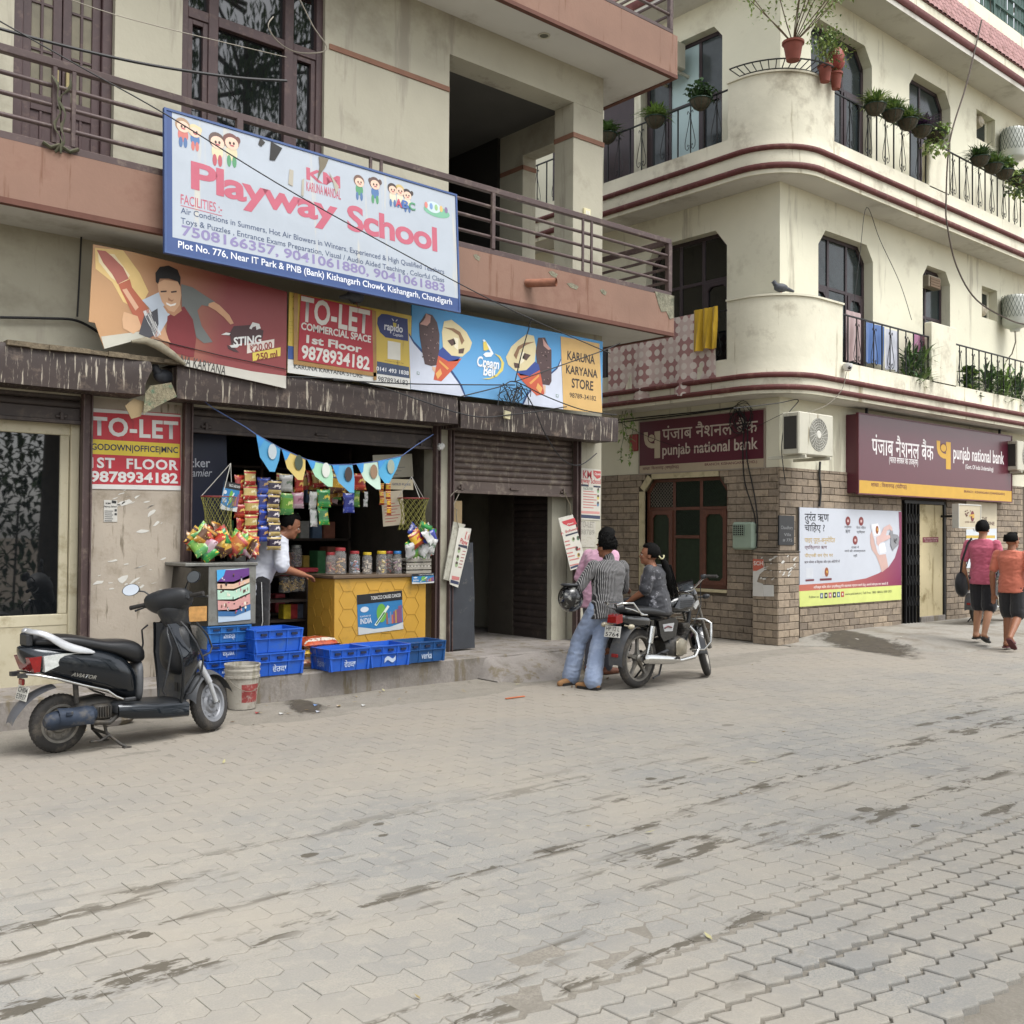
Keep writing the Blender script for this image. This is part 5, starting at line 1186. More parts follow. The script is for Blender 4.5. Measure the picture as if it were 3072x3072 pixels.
for x,y,c1 in((340,1350,'#8fa07a'),(420,1330,'#5a7a60'),(400,1510,'#5a4a44'),(430,1620,'#b9a05a')):S.blob(q(x,y),6,7,c1);S.blob(q(x+4,y-8),4,4,'#4a3d38',2)
S.text('AB',q(400,1545),q(455,1490),'#a8393f',0.03,lay=3);S.poly([q(290,1825),q(420,1780),q(425,1815),q(297,1860)],'#343a52')
w_=MB();a=S.p(*q(300,935));w_.tube([(a[0],-0.002,a[1]),(a[0]+0.01,0.0,a[1]+0.12),(a[0]-0.03,0.03,a[1]+0.3)],0.006,5);w_.build('string',mat('old_string','#6a6250',0.9),S.th)
q=zq(1320,1360,0.2381);ya=YF-0.10
S=Sign('hanging_poster','curled school poster hooked on wire at the left of the shutter','poster',on(1,ya,*q(110,1650)),on(1,ya,*q(228,1690)),on(1,ya,*q(240,920)),0.004,m_pp,panel=lambda s:[s.p(*q(*z))for z in((240,930),(395,950),(350,1190),(228,1692),(125,1650),(118,1590))])
S.text('K',q(308,1080),q(350,990),'#a8393f',0.03);S.text('N',q(345,1090),q(378,1020),'#a8393f',0.03);S.text('Playw',q(243,1150),q(355,1100),'#a8393f',0.02);S.poly([q(232,1145),q(345,1165),q(342,1205),q(230,1170)],'#2f3342')
for k in range(6):S.poly([q(285-11*k,1225+40*k),q(325-11*k,1232+40*k),q(323-11*k,1245+40*k),q(283-11*k,1238+40*k)],'#9a6a68');
for x,y in((240,1220),(222,1320),(208,1400)):S.blob(q(x,y),5,8,'#8fa07a');S.blob(q(x,y-20),4,4,'#4a3d38',2)
S.poly([q(150,1540),q(245,1560),q(240,1600),q(146,1590)],'#b4706c');S.poly([q(133,1590),q(238,1618),q(233,1658),q(128,1630)],'#343a52')
o=MB();pts=[on(1,ya+0.02,*q(*z))for z in((170,860),(320,900),(300,935),(235,935),(190,1180),(110,1605),(40,1585))];o.prism([(p.x,p.z)for p in pts],ya+0.015,ya+0.03);o2=o.build('folded_banner',mat('banner_back','#a8a698',0.8,var=0.12,vs=14,dirt=('#6f6c60',0.4,12)));o2.parent=S.th;o2.matrix_parent_inverse=S.th.matrix_world.inverted()
w_=MB();w_.tube([on(1,ya,*q(*z))for z in((130,545),(175,490),(220,465),(240,510),(200,590),(175,640),(180,690),(215,710),(205,760),(215,860),(240,940))],0.005,5);w2=w_.build('wire_hook',m_grille);w2.parent=S.th;w2.matrix_parent_inverse=S.th.matrix_world.inverted()
b=MB();pts=[on(1,YF-0.055,*zq(1320,1360,.2381)(*z))for z in((110,1640),(230,1690),(330,1280),(370,1125),(415,1125),(425,1500),(435,1800),(430,2150),(440,2480),(400,2540),(110,2555))]
b.prism([(p.x,max(p.z,ZF+0.02))for p in pts],YF-0.055,YF-0.03);tag(b.build('leaning_board',mat('charcoal_board','#35383d',0.8,var=0.12,vs=6,dirt=('#6d6a62',0.15,5),co='World')),'charcoal board with broken edge standing beside the stair passage','board')
b=MB();p0,p1=on(1,YF+0.05,*zq(1320,1360,.2381)(118,1040)),on(1,YF+0.05,*zq(1320,1360,.2381)(280,600));b.cbox(p0.x,YF+0.05,p0.z,p1.x,YF+0.06,p1.z,0.002);tag(b.build('cardboard_sheet',mat('cardboard','#8f7c5c',0.85,var=0.1,vs=5)),'brown cardboard sheet hanging just under the half-open shutter','cardboard')
MAR='#55212f';m_mar=mat('maroon_acrylic',MAR,0.32,var=0.05,vs=2,coat=0.2)
def pnb_logo(S,x0,z0,w,h,col,bg,lay):
 f=lambda pts:[(x0+a*w,z0+b*h)for a,b in pts]
 S.raw(f([(0,1),(0.02,.72),(.1,.54),(.26,.43),(.46,.38),(.66,.375),(.66,0),(1,0),(1,1),(.66,1),(.66,.55),(.5,.56),(.38,.6),(.28,.68),(.25,.8),(.25,1)]),col,lay,'logo')
 S.raw([(x0+.48*w+.235*w*math.cos(t),z0+.76*h+.17*h*math.sin(t))for t in[2*math.pi*i/24 for i in range(24)]],bg,lay+0.6,'logo')
 S.raw([(x0+.48*w+.19*w*math.cos(t),z0+.76*h+.135*h*math.sin(t))for t in[2*math.pi*i/24 for i in range(24)]],col,lay+1.2,'logo')
q=zq(1880,1220,0.2277);XB=XW-0.03
S=Sign('bank_signboard','flat maroon bank signboard tangled in cables above the green window','signboard',on(0,XB,*q(170,882)),on(0,XB,*q(1808,795)),on(0,XB,*q(178,205)),0.028,m_mar,edge=mat('grey_trim','#8f8578',0.5))
a,b=S.p(*q(173,782)),S.p(*q(1808,680));S.raw(rect(0,0,S.w,(a[1]+b[1])/2),'#a99a83')
l0,l1=S.p(*q(225,690)),S.p(*q(442,320));pnb_logo(S,l0[0],l0[1],l1[0]-l0[0],l1[1]-l0[1],'#b3a58d',MAR,1)
S.text('पंजाब नैशनल बैंक',q(470,445),q(1728,120),'#b9ada0',0.02,lay=1);S.text('punjab national bank',q(470,690),q(1728,400),'#b9ada0',0.016,lay=1)
S.text('शाखाः िकशनगढ़ (चण्डीगढ़)',q(212,850),q(690,760),'#5c2a30',0.008,lay=2);S.text('BRANCH: KISHANGARH (CHD.)',q(1030,792),q(1720,705),'#5c2a30',0.012,lay=2)
q=zq(2048,1024,0.53)
xb_=on(1,YW,*q(932,450)).x;d=ray(*q(1003,430));YG=xb_*d.y/d.x
S=Sign('bank_lightbox','large maroon bank sign box with yellow strip over the entrance','signboard',on(1,YG,*q(997,858)),on(1,YG,*q(1862,908)),on(1,YG,*q(1003,410)),0.03,m_mar,edge=mat('sign_trim','#5a2430',0.4))
dp=YW-YG
MB().box(-0.012,0.04,0.01,0.0,dp,S.h-0.01).build('side_panel',m_mar,S.th);MB().box(S.w,0.04,0.01,S.w+0.012,dp,S.h-0.01).build('side_panel',m_mar,S.th);MB().box(0,0.04,0.0,S.w,dp,0.01).build('bottom_panel',m_mar,S.th);MB().box(0,0.04,S.h-0.01,S.w,dp,S.h).build('top_panel',m_mar,S.th)
a,b=S.p(*q(1000,783)),S.p(*q(1862,850));S.raw(rect(0,0,S.w,(a[1]+b[1])/2),'#c1983a')
l0,l1=S.p(*q(1437,718)),S.p(*q(1517,572));pnb_logo(S,l0[0],l0[1],l1[0]-l0[0],l1[1]-l0[1],'#c79c3d',MAR,1)
S.text('पंजाब नैशनल बैंक',q(1070,640),q(1420,560),'#ddd9d8',0.022);S.text('punjab national bank',q(1532,690),q(1818,625),'#ddd9d8',0.018);S.text('(भारत सरकार का उपक्रम)',q(1168,700),q(1332,668),'#ddd9d8',0.012);S.text('(Govt. Of India Undertaking)',q(1600,728),q(1758,712),'#ddd9d8',0.012)
S.text('शाखा : िकशनगढ़ (चंडीगढ़)',q(1066,828),q(1268,808),'#5c2a30',0.012,lay=2);S.text('BRANCH : KISHANGARH (CHANDIGARH)',q(1592,860),q(1822,858),'#5c2a30',0.014,lay=2)
for px in(0.35,S.w-0.35):
 MB().cbox(px-0.02,0.05,S.h,px+0.02,0.09,S.h+0.25,0.004).build('hanger',m_iron,S.th)
q=zq(2360,1500,0.1863);YL=YW-0.035
S=Sign('loan_banner','white loan advert banner with lime footer on the bank wall','banner',on(1,YL,*q(210,1722)),on(1,YL,*q(1845,1603)),on(1,YL,*q(133,115)),0.02,mat('banner_white','#bcc1ca',0.4,var=0.03,vs=3))
P=lambda pts,c,l=1:S.poly([q(*z)for z in pts],c,l)
m_sw=mat('banner_rose','#8a3a55',0.4,var=0.04,vs=3);grad(m_sw,1.0,S.w,'#b0604f','#7d2f55')
patch(S.th,[S.p(*q(*z))for z in((198,1368),(600,1340),(1000,1310),(1280,1260),(1480,1180),(1640,1080),(1740,930),(1800,740),(1815,500),(1800,190),(1850,190),(1845,1372),(198,1470))],m_sw,y=-0.0016)
P([(198,1470),(1845,1372),(1845,1603),(208,1722)],'#c8d07a')
S.text('तुरंत ऋण',q(288,385),q(680,195),'#20222a',0.012);S.text('चािहए ?',q(288,530),q(612,365),'#20222a',0.012)
for s_,a,b,c in(('पाइए पूर्व-अनुमोिदत',(288,710),(778,590),'#b0934a'),('व्यिक्तगत ऋण',(288,810),(648,720),'#5a2535'),('पीएनबी वन ऐप पर',(288,935),(745,850),'#b0934a'),('ऋण केवल 4 िक्लक और एक ओटीपी से',(283,1035),(855,960),'#3a2c33'),('तत्काल',(928,465),(1042,420),'#4a4a50'),('ऋण',(945,535),(1022,480),'#33343a'),('पेपर रिहत',(1120,470),(1272,418),'#4a4a50'),('प्रिक्रया',(1128,545),(1260,490),'#33343a'),('शाखा में',(1042,780),(1162,735),'#4a4a50'),('जाने की आवश्यकता',(930,850),(1268,795),'#3a3a40'),('नहीं',(1070,925),(1135,870),'#3a3a40')):
 S.text(s_,q(*a),q(*b),c,0.006,lay=1)
S.text('अिधकृत कॉल सेंटर एग्जीक्यूटिव सहायता प्रदान करने हेतु आपसे संपर्क कर सकते हैं',q(428,1440),q(1628,1320),'#e2d8d4',0.01,lay=2)
S.text('Follow us:',q(358,1582),q(520,1535),'#3a3d2c',0.006,lay=2);S.text('www.pnb.bank.in | Toll Free: 1800 1800 & 1800 2021',q(940,1545),q(1688,1450),'#3a3d2c',0.006,lay=2)
for k,(x,c)in enumerate(((560,'#4f6275'),(630,'#1c1c1e'),(697,'#a8566f'),(765,'#1c1c1e'),(832,'#4a6478'),(897,'#a83c2e'))):
 y=1542-5*k;P([(x-24,y-42),(x+24,y-45),(x+24,y+42),(x-24,y+45)],c,2);P([(x-8,y-18),(x+9,y-20),(x+9,y+18),(x-8,y+20)],'#d8d8d0',3)
for x,y in((985,338),(1198,342),(1102,648)):S.blob(q(x,y),17,17,'#7a3434',1.5,20);P([(x-14,y-22),(x+14,y-22),(x+14,y+20),(x-14,y+20)],'#c9a9a4',2.5)
P([(310,1090),(425,1088),(425,1258),(312,1262)],'#c2c6cc',1.5);P([(300,1280),(440,1272),(440,1302),(302,1310)],'#6a2f3a',2);P([(532,1265),(722,1255),(722,1290),(532,1300)],'#6a2f3a',2)
P([(572,1085),(685,1080),(685,1225),(572,1232)],'#c0bfc4',1.5);S.blob(q(640,1160),13,17,'#8a4a2a',2.5);P([(630,1140),(655,1135),(655,1180),(640,1180)],'#d0a548',3.5)
SK='#c0a097'
P([(1340,560),(1365,505),(1395,560),(1410,700),(1480,850),(1590,860),(1612,960),(1632,1080),(1530,1165),(1500,1060),(1440,900),(1370,800),(1345,700)],SK,2)
P([(1355,385),(1465,372),(1490,420),(1605,840),(1590,870),(1490,885),(1460,850),(1345,420)],'#c9cbd2',3);P([(1362,395),(1462,382),(1500,520),(1490,560),(1400,575)],'#e0e2e6',4);P([(1475,720),(1570,690),(1600,830),(1500,860)],'#dfe1e5',4)
S.blob(q(1450,480),11,16,'#8a4a2a',5);P([(1440,460),(1462,455),(1462,500),(1448,500)],'#c9a048',6)
P([(1440,590),(1500,570),(1560,440),(1650,390),(1690,440),(1700,520),(1650,470),(1610,490),(1590,570),(1670,560),(1680,600),(1600,650),(1500,690),(1470,740),(1440,700)],'#c9aaa4',5)
P([(1660,500),(1700,490),(1705,545),(1780,560),(1808,620),(1790,720),(1700,815),(1665,720),(1670,610),(1650,540)],'#85868a',6);S.text('₹',q(1712,700),q(1770,620),'#2a2a2c',0.02,lay=7)
q=zq(2200,1580,0.207)
S=Sign('house_plaque','black stone house plaque on the brick corner beside the banner','plaque',on(1,YW-0.035,*q(665,268)),on(1,YW-0.035,*q(882,270)),on(1,YW-0.035,*q(668,-165)),0.03,mat('black_granite','#26282b',0.35,var=0.1,vs=20))
S.text('Chaudhary',q(690,50),q(860,-10),'#8d8f90',0.0);S.text('Villa',q(735,135),q(835,95),'#8d8f90',0.0);S.text('# 775',q(715,220),q(850,175),'#8d8f90',0.0)
S=Sign('pasted_bill','torn orange and white bill pasted on the brick corner pier','poster',on(0,SX-0.012,*q(283,1010)),on(0,SX-0.012,*q(440,1015)),on(0,SX-0.012,*q(285,465)),0.003,mat('bill_white','#c0beb8',0.8,var=0.05,vs=9),panel=lambda s:[s.p(*q(*z))for z in((285,465),(438,475),(440,640),(380,690),(340,800),(430,830),(432,1012),(282,1005))])
S.poly([q(285,465),q(438,475),q(438,590),q(340,640),q(287,640)],'#b05a48');S.text('SCH',q(296,560),q(430,500),'#d0c8c0',0.02,lay=2)
S=Sign('blank_sheet','plain white paper sheet pasted low on the brick corner pier','poster',on(0,SX-0.010,*q(436,1010)),on(0,SX-0.010,*q(588,1012)),on(0,SX-0.010,*q(436,845)),0.003,mat('bill_white2','#c4c3be',0.8,var=0.05,vs=9))
scraps('torn_paper','torn paper scraps stuck over the top of the brick corner pier',frame3((SX-0.003,SY,0),(0,-1,0),(0,0,1)),[(sw+0.03,0.95,-0.03,1.28)],16,9,smin=0.03,smax=0.1)
scraps('torn_paper','torn paper scraps on the street side of the brick corner pier',frame3((SX,SY-0.003,0),(1,0,0),(0,0,1)),[(0.03,1.0,sr-0.03,1.3)],16,19,smin=0.03,smax=0.1)
q=zq(2600,1380,0.3209)
yn=on(1,YW,0,0).y-0.004
S=Sign('red_notice','small dark red notice on the cream entrance panel','sign',on(1,YW-0.004,*q(525,772)),on(1,YW-0.004,*q(672,768)),on(1,YW-0.004,*q(525,722)),0.003,mat('notice_red','#6a1f2a',0.5))
S.text('बैंक परिसर में हिथयार',q(535,745),q(665,728),'#c9b5b0',0.0);S.text('लेकर आना मना है',q(545,765),q(655,750),'#c9b5b0',0.0)
S=Sign('app_poster','cream and white bank app poster behind the two walking men','poster',on(1,YW-0.03,*q(930,1010)),on(1,YW-0.03,*q(1215,1010)),on(1,YW-0.03,*q(930,380)),0.01,mat('app_poster','#c4b99f',0.5,var=0.05,vs=3))
S.poly([q(930,650),q(1215,640),q(1215,1010),q(930,1010)],'#c5cbd0');S.poly([q(930,705),q(1198,705),q(1198,730),q(930,732)],'#c0a24a',2);S.text('ONE',q(1128,608),q(1195,578),'#4a2a2c',0.02);S.text('OF',q(1085,610),q(1120,580),'#4a2a2c',0.02);S.text('THE',q(1075,565),q(1125,535),'#4a2a2c',0.01)
S.text('Your first',q(990,665),q(1080,645),'#3a3034',0.01,lay=2)
for x in(955,1050,1145):S.blob(q(x,770),6,6,'#3a4470',2)
a0=on(1,YW-0.02,*q(1030,600));Yp=8.35
pb0,pb1,pt0=on(1,Yp,*q(862,625)),on(1,Yp,*q(1062,640)),on(1,Yp,*q(882,420))
S=Sign('app_lightbox','tilted beige projecting light box with a round maroon emblem','sign',pb0,pb0+Vector(((pb1-pb0).length,0,-0.0)),pb0+Vector((0,0,pt0.z-pb0.z)),0.10,mat('lightbox_beige','#b5aa90',0.4,var=0.05,vs=4),edge=mat('lightbox_rim','#bdbcb4',0.4))
S.blob(q(988,525),17,22,'#6a2a30',1.5);S.poly([q(958,512),q(1005,505),q(1005,540),q(985,545),q(985,525),q(960,530)],'#c09a45',2.6);S.text('punjab national',q(920,590),q(1010,570),'#6a4a40',0.01)
rr=random.Random(8)
for i in range(14):
 x,y=rr.uniform(915,965),rr.uniform(460,520);S.poly([q(x,y),q(x+9,y),q(x+9,y+9),q(x,y+9)],'#5a2a2c',1.5)
MB().cbox(S.w*0.4,0.10,S.h*0.5-0.02,S.w*0.4+0.03,YW-Yp,S.h*0.5+0.02,0.003).build('arm',m_iron,S.th)
# ================================================================== scooter and motorcycles (local frame: X forward, Y left, Z up, origin under the rear axle)
m_rubber=mat('tyre_rubber','#2f2d2b',0.85,var=0.15,vs=12,dirt=('#5d564c',0.35,7))
m_bluep=mat('midnight_paint','#11181f',0.22,metal=0.55,var=0.08,vs=3,coat=0.7,dirt=('#3d3f3f',0.12,5))
m_blackp=mat('black_plastic','#26282b',0.5,var=0.12,vs=8,dirt=('#4c4a46',0.25,6))
m_greyp=mat('dusty_grey_plastic','#4a4c4f',0.6,var=0.12,vs=6,dirt=('#6d675d',0.3,5))
m_seat=mat('black_rexine','#1b1c1e',0.38,var=0.12,vs=20,bump=0.1,bs=120)
m_silver=mat('silver_paint','#b4b6b8',0.35,metal=0.4,var=0.06,vs=6)
m_chrome=mat('chrome','#c9c9c6',0.14,metal=1.0,var=0.08,vs=9)
m_alloy=mat('dusty_alloy','#7d7a74',0.5,metal=0.6,var=0.15,vs=14,dirt=('#5e564b',0.4,12))
m_engine=mat('grimy_engine','#3a3835',0.6,metal=0.3,var=0.25,vs=16,dirt=('#5c5448',0.4,12))
m_redl=mat('red_lens','#7d1414',0.12,var=0.15,vs=40,coat=0.5);m_clear=mat('clear_lens','#b9bcb9',0.1,var=0.2,vs=45,spec=0.8,coat=0.5);m_amber=mat('amber_lens','#a8a08a',0.2,var=0.1,vs=30)
m_glossb=mat('gloss_black_paint','#0f1011',0.15,var=0.1,vs=4,coat=0.8,dirt=('#3a3834',0.1,5))
m_plate=mat('plate_white','#c9c8c0',0.5,var=0.06,vs=12)
m_mirror=mat('mirror_glass','#c8ccd0',0.03,metal=1.0,var=0)
def ring(x,w,zc,h,n=18,p=2.6,yo=0.0,tilt=0.0):
 out=[]
 for i in range(n):
  t=2*math.pi*i/n;c,s=math.cos(t),math.sin(t)
  y=w*abs(c)**(2/p)*(1 if c>=0 else-1);z=h*abs(s)**(2/p)*(1 if s>=0 else-1);out.append((x+tilt*z,yo+y,zc+z))
 return out
def rings_loft(secs,name,m,parent,n=18,p=2.6,sub=1,M=None,smooth=45):
 mb=MB();mb.loft([ring(s[0],s[1],(s[2]+s[3])/2,(s[3]-s[2])/2,n,p,s[4]if len(s)>4 else 0,s[5]if len(s)>5 else 0)for s in secs],True,M);return mb.build(name,m,parent,smooth=smooth,sub=sub)
def wheel(parent,c,r,tw,rimr,style,M=Matrix(),mt=None,spokes=5):
 T=M@Matrix.Translation(c)@Matrix.Rotation(R(90),4,'X')
 mb=MB();prof=[]
 for i in range(11):
  t=R(-105+21*i);prof.append((r-tw*0.5+tw*0.5*math.cos(t),tw*0.5*math.sin(t)*1.0))
 prof=[(rimr,-tw*0.42)]+prof+[(rimr,tw*0.42)];mb.lathe(prof,44,T)
 k=40
 for i in range(k):
  for s in(-1,1):
   t=2*math.pi*(i+0.25*s)/k;Q=T@Matrix.Rotation(t,4,'Z')@Matrix.Translation((r-0.008,0,s*tw*0.2))@Matrix.Rotation(R(28*s),4,'X')@Matrix.Rotation(R(-24*s),4,'Y')
   mb.box(-0.003,-0.0075,-tw*0.17,0.0036,0.0075,tw*0.17,Q)
 wh=mb.build('wheel',mt or m_rubber,parent,smooth=50)
 rb=MB();rb.lathe([(rimr+0.004,-tw*0.4),(rimr+0.006,-tw*0.44),(rimr-0.012,-tw*0.42),(rimr-0.022,-tw*0.2),(rimr-0.022,tw*0.2),(rimr-0.012,tw*0.42),(rimr+0.006,tw*0.44),(rimr+0.004,tw*0.4)],40,T)
 rb.lathe([(0,-0.05),(0.03,-0.05),(0.045,-0.035),(0.045,0.035),(0.03,0.05),(0,0.05)],20,T)
 if style=='disc':
  for s in(-1,1):
   rb.lathe([(0.04,s*0.03),(rimr*0.45,s*0.032),(rimr*0.55,s*0.014),(rimr*0.8,s*0.012),(rimr*0.9,s*tw*0.3),(rimr-0.012,s*tw*0.36)],40,T)
   for i in range(10):
    Q=T@Matrix.Rotation(2*math.pi*i/10,4,'Z');rb.cbox(rimr*0.62,-rimr*0.1,s*0.016-0.004,rimr*0.76,rimr*0.1,s*0.016+0.004,0.003,Q)
 else:
  for i in range(spokes):
   Q=T@Matrix.Rotation(2*math.pi*i/spokes+0.35,4,'Z')
   rb.loft([[(x,sgn*w_,z)for sgn,z in((-1,-h_),(1,-h_),(1,h_),(-1,h_))]for x,w_,h_ in((0.035,0.024,0.02),(rimr*0.5,0.014,0.014),(rimr*0.85,0.013,0.016),(rimr-0.015,0.03,0.02))],True,Q)
 rb.build('rim',m_alloy if style!='disc' else style_rim,wh,smooth=40)
 return wh
style_rim=m_alloy
sc=thing('parked_scooter','dark blue scooter with silver grab rail parked before the beige pier','scooter',(2.345,7.66,0.002),R(5));sc.scale=(0.955,0.97,0.975)
wheel(sc,(0.03,0,0.213),0.213,0.09,0.135,'disc')
rings_loft([(-0.275,0.02,0.755,0.785),(-0.25,0.075,0.70,0.795),(-0.20,0.125,0.615,0.80),(-0.10,0.16,0.575,0.80),(0.02,0.18,0.52,0.785),(0.15,0.195,0.47,0.775),(0.28,0.20,0.435,0.755),(0.40,0.195,0.39,0.72),(0.50,0.175,0.345,0.665),(0.565,0.14,0.335,0.58),(0.60,0.10,0.335,0.56)],'tail_body',m_bluep,sc,p=3.0)
rings_loft([(0.57,0.135,0.32,0.59),(0.615,0.125,0.315,0.61),(0.64,0.11,0.31,0.63),(0.655,0.07,0.31,0.63)],'seat_post_panel',m_greyp,sc,p=3.2)
rings_loft([(-0.19,0.05,0.79,0.835),(-0.15,0.10,0.785,0.855),(-0.04,0.125,0.775,0.868),(0.10,0.135,0.755,0.86),(0.24,0.14,0.725,0.825),(0.34,0.145,0.70,0.80),(0.44,0.15,0.665,0.80),(0.54,0.145,0.615,0.795),(0.62,0.12,0.60,0.765),(0.665,0.075,0.615,0.71),(0.68,0.03,0.63,0.67)],'seat',m_seat,sc,p=2.8)
for s in(-1,1):
 mb=MB();pts=[(-0.215,s*0.0,0.895),(-0.21,s*0.07,0.895),(-0.17,s*0.125,0.892),(-0.10,s*0.15,0.862),(-0.02,s*0.16,0.80),(0.06,s*0.17,0.765),(0.16,s*0.178,0.742),(0.225,s*0.18,0.725)]
 mb.tube(pts,[(0.02,0.014),(0.022,0.015),(0.024,0.016),(0.028,0.016),(0.036,0.014),(0.034,0.013),(0.026,0.01),(0.006,0.004)],12);mb.build('grab_rail',m_silver,sc,smooth=60,sub=1)
mb=MB();mb.cbox(-0.235,-0.075,0.785,-0.185,0.075,0.885,0.015);mb.build('grab_rail_mount',m_blackp,sc)
for s in(-1,1):
 mb=MB();mb.prism([(-0.245,0.715),(-0.155,0.725),(-0.165,0.615),(-0.205,0.612)],s*0.06,s*0.142);mb.build('tail_lamp',m_redl,sc)
 mb=MB();mb.prism([(-0.15,0.725),(-0.02,0.735),(0.14,0.728),(0.02,0.672),(-0.14,0.612)],s*0.10,s*0.166);mb.build('indicator',m_clear,sc)
mb=MB();mb.prism([(-0.245,0.715),(-0.235,0.715),(-0.2,0.615),(-0.208,0.612)],-0.06,0.06);mb.build('tail_lamp_bridge',m_redl,sc)
for s in(-1,1):
 mb=MB();mb.tube([(-0.245,s*0.09,0.60),(-0.19,s*0.155,0.595),(-0.05,s*0.18,0.558),(0.12,s*0.2,0.50),(0.305,s*0.207,0.443),(0.375,s*0.2,0.392),(0.465,s*0.185,0.352)],0.009,8);mb.build('trim_strip',m_chrome,sc,smooth=60)
 mb=MB();mb.box(-0.29,s*0.05,0.575,-0.235,s*0.10,0.605);mb.build('bumper_end',m_blackp,sc)
Mt=Matrix.Translation((0.03,-0.207,0.575))@Matrix.Rotation(R(13),4,'Y')@Matrix.Rotation(R(0),4,'Z')
bd=text(sc,'AVIATOR',(0,0,0.19,0.028),m_chrome,y=0.0,bold=0.02,shear=0.35,name='badge');bd.matrix_local=Mt
mb=MB();mb.loft([ring(x,w,(a+b)/2,(b-a)/2,16,5)for x,w,a,b in((0.36,0.15,0.26,0.33),(0.42,0.205,0.235,0.345),(0.55,0.215,0.215,0.325),(0.80,0.205,0.19,0.305),(0.97,0.185,0.175,0.30),(1.0,0.16,0.18,0.30))]);mb.build('floorboard',m_blackp,sc,smooth=40,sub=1)
for s in(-1,1):
 mb=MB();mb.loft([[(x,s*(w-0.004),a),(x,s*(w+0.012),a+0.012),(x,s*(w+0.014),b-0.02),(x,s*w*0.97,b)]for x,w,a,b in((0.40,0.19,0.235,0.325),(0.5,0.212,0.212,0.315),(0.75,0.21,0.185,0.295),(0.98,0.185,0.172,0.285))]);mb.build('side_skirt',m_bluep,sc,smooth=50)
mb=MB();mb.cbox(0.44,-0.215,0.345,0.53,-0.19,0.375,0.008);mb.build('footpeg',m_blackp,sc)
def shield(u,v,off):
 z=0.29+0.60*v;xb=0.955+0.10*v-0.20*v*v*0.55+off*(0.3+0.7*math.sin(v*2.6))
 w=0.185+0.035*math.sin(v*3.0)-0.09*max(0,v-0.6)*2.2
 y=w*u;x=xb-0.075*u*u*(0.6+v)
 return(x,y,z)
mb=MB();mb.grid(lambda u,v:shield(2*u-1,v,0.0),16,14);o=mb.build('leg_shield',m_greyp,sc,smooth=60,fix=False)
mb=MB();mb.grid(lambda u,v:(lambda p:(p[0]+0.012+0.18*(1-(2*u-1)**2)*math.sin(min(1,v*1.15)*2.4)*1.0,p[1]*1.02,p[2]+0.004))(shield(2*u-1,v,0.0)),16,14);mb.build('front_apron',m_bluep,sc,smooth=60,fix=False)
mb=MB()
for s in(-1,1):mb.tube([(shield(s,v,0)[0]+0.006,shield(s,v,0)[1],shield(s,v,0)[2])for v in[i/10 for i in range(11)]],0.012,8)
mb.build('shield_edge',m_bluep,sc,smooth=60)
rings_loft([(0.845,0.03,0.62,0.80),(0.865,0.10,0.55,0.86),(0.90,0.15,0.50,0.89),(0.98,0.17,0.47,0.90),(1.02,0.17,0.46,0.90)],'inner_box',m_blackp,sc,p=2.6)
mb=MB();mb.lathe([(0,0.006),(0.016,0.005),(0.02,0.0),(0.02,-0.02)],16,Matrix.Translation((0.866,-0.05,0.80))@Matrix.Rotation(R(-90),4,'Y'));mb.build('lock',m_chrome,sc,smooth=40)
mb=MB();mb.box(0.925,-0.10,0.36,0.932,-0.055,0.43);mb.build('sticker',mat('sticker_dark','#1e1e20',0.5,var=0.4,vs=80),sc)
mb=MB();mb.loft([[(0.985,y*0.9,0.895)for y in(-0.12,-0.05,0.05,0.12)],[(1.09,y,0.86)for y in(-0.14,-0.06,0.06,0.14)],[(1.155,y,0.76)for y in(-0.15,-0.06,0.06,0.15)],[(1.16,y*0.8,0.67)for y in(-0.15,-0.06,0.06,0.15)]],False)
mb.v=[(x+0.02*(1-(y/0.16)**2),y,z)for x,y,z in mb.v];mb.build('headlamp',m_clear,sc,smooth=60)
for s in(-1,1):
 mb=MB();mb.tube([(0.80,s*0.16,0.87),(0.775,s*0.21,0.83),(0.80,s*0.235,0.72),(0.77,s*0.24,0.55),(0.73,s*0.235,0.40),(0.76,s*0.225,0.36)],0.0075,8)
 mb.tube([(0.92,s*0.15,0.91),(0.93,s*0.22,0.87),(1.0,s*0.25,0.75),(1.06,s*0.26,0.62),(1.04,s*0.255,0.47),(0.98,s*0.22,0.36),(0.955,s*0.2,0.35)],0.0085,8)
 mb.tube([(1.03,s*0.2,0.90),(1.12,s*0.215,0.80),(1.17,s*0.2,0.70),(1.13,s*0.24,0.66),(1.05,s*0.26,0.64)],0.008,8);mb.build('crash_guard',m_blackp,sc,smooth=60)
SP=Vector((1.13,0,0.55));AX=Vector((-0.42,0,0.90)).normalized();ST=Matrix.Translation(SP)@Matrix.Rotation(R(27),4,AX)@Matrix.Translation(-SP)
style_rim=mat('wheel_grey','#84868a',0.5,metal=0.4,var=0.12,vs=9);wheel(sc,(1.255,0,0.223),0.223,0.09,0.150,'disc',ST);style_rim=m_alloy
for s in(-1,1):
 mb=MB();mb.tube([(1.235,s*0.085,0.225),(1.175,s*0.085,0.40)],0.02,12,M=ST);mb.tube([(1.18,s*0.085,0.385),(1.10,s*0.06,0.56)],0.026,12,M=ST);mb.build('fork_leg',m_silver if s<0 else m_alloy,sc,smooth=50)
mb=MB();mb.tube([(1.255,-0.1,0.223),(1.255,0.1,0.223)],0.014,10,M=ST);mb.build('axle',m_chrome,sc,smooth=40)
mb=MB()
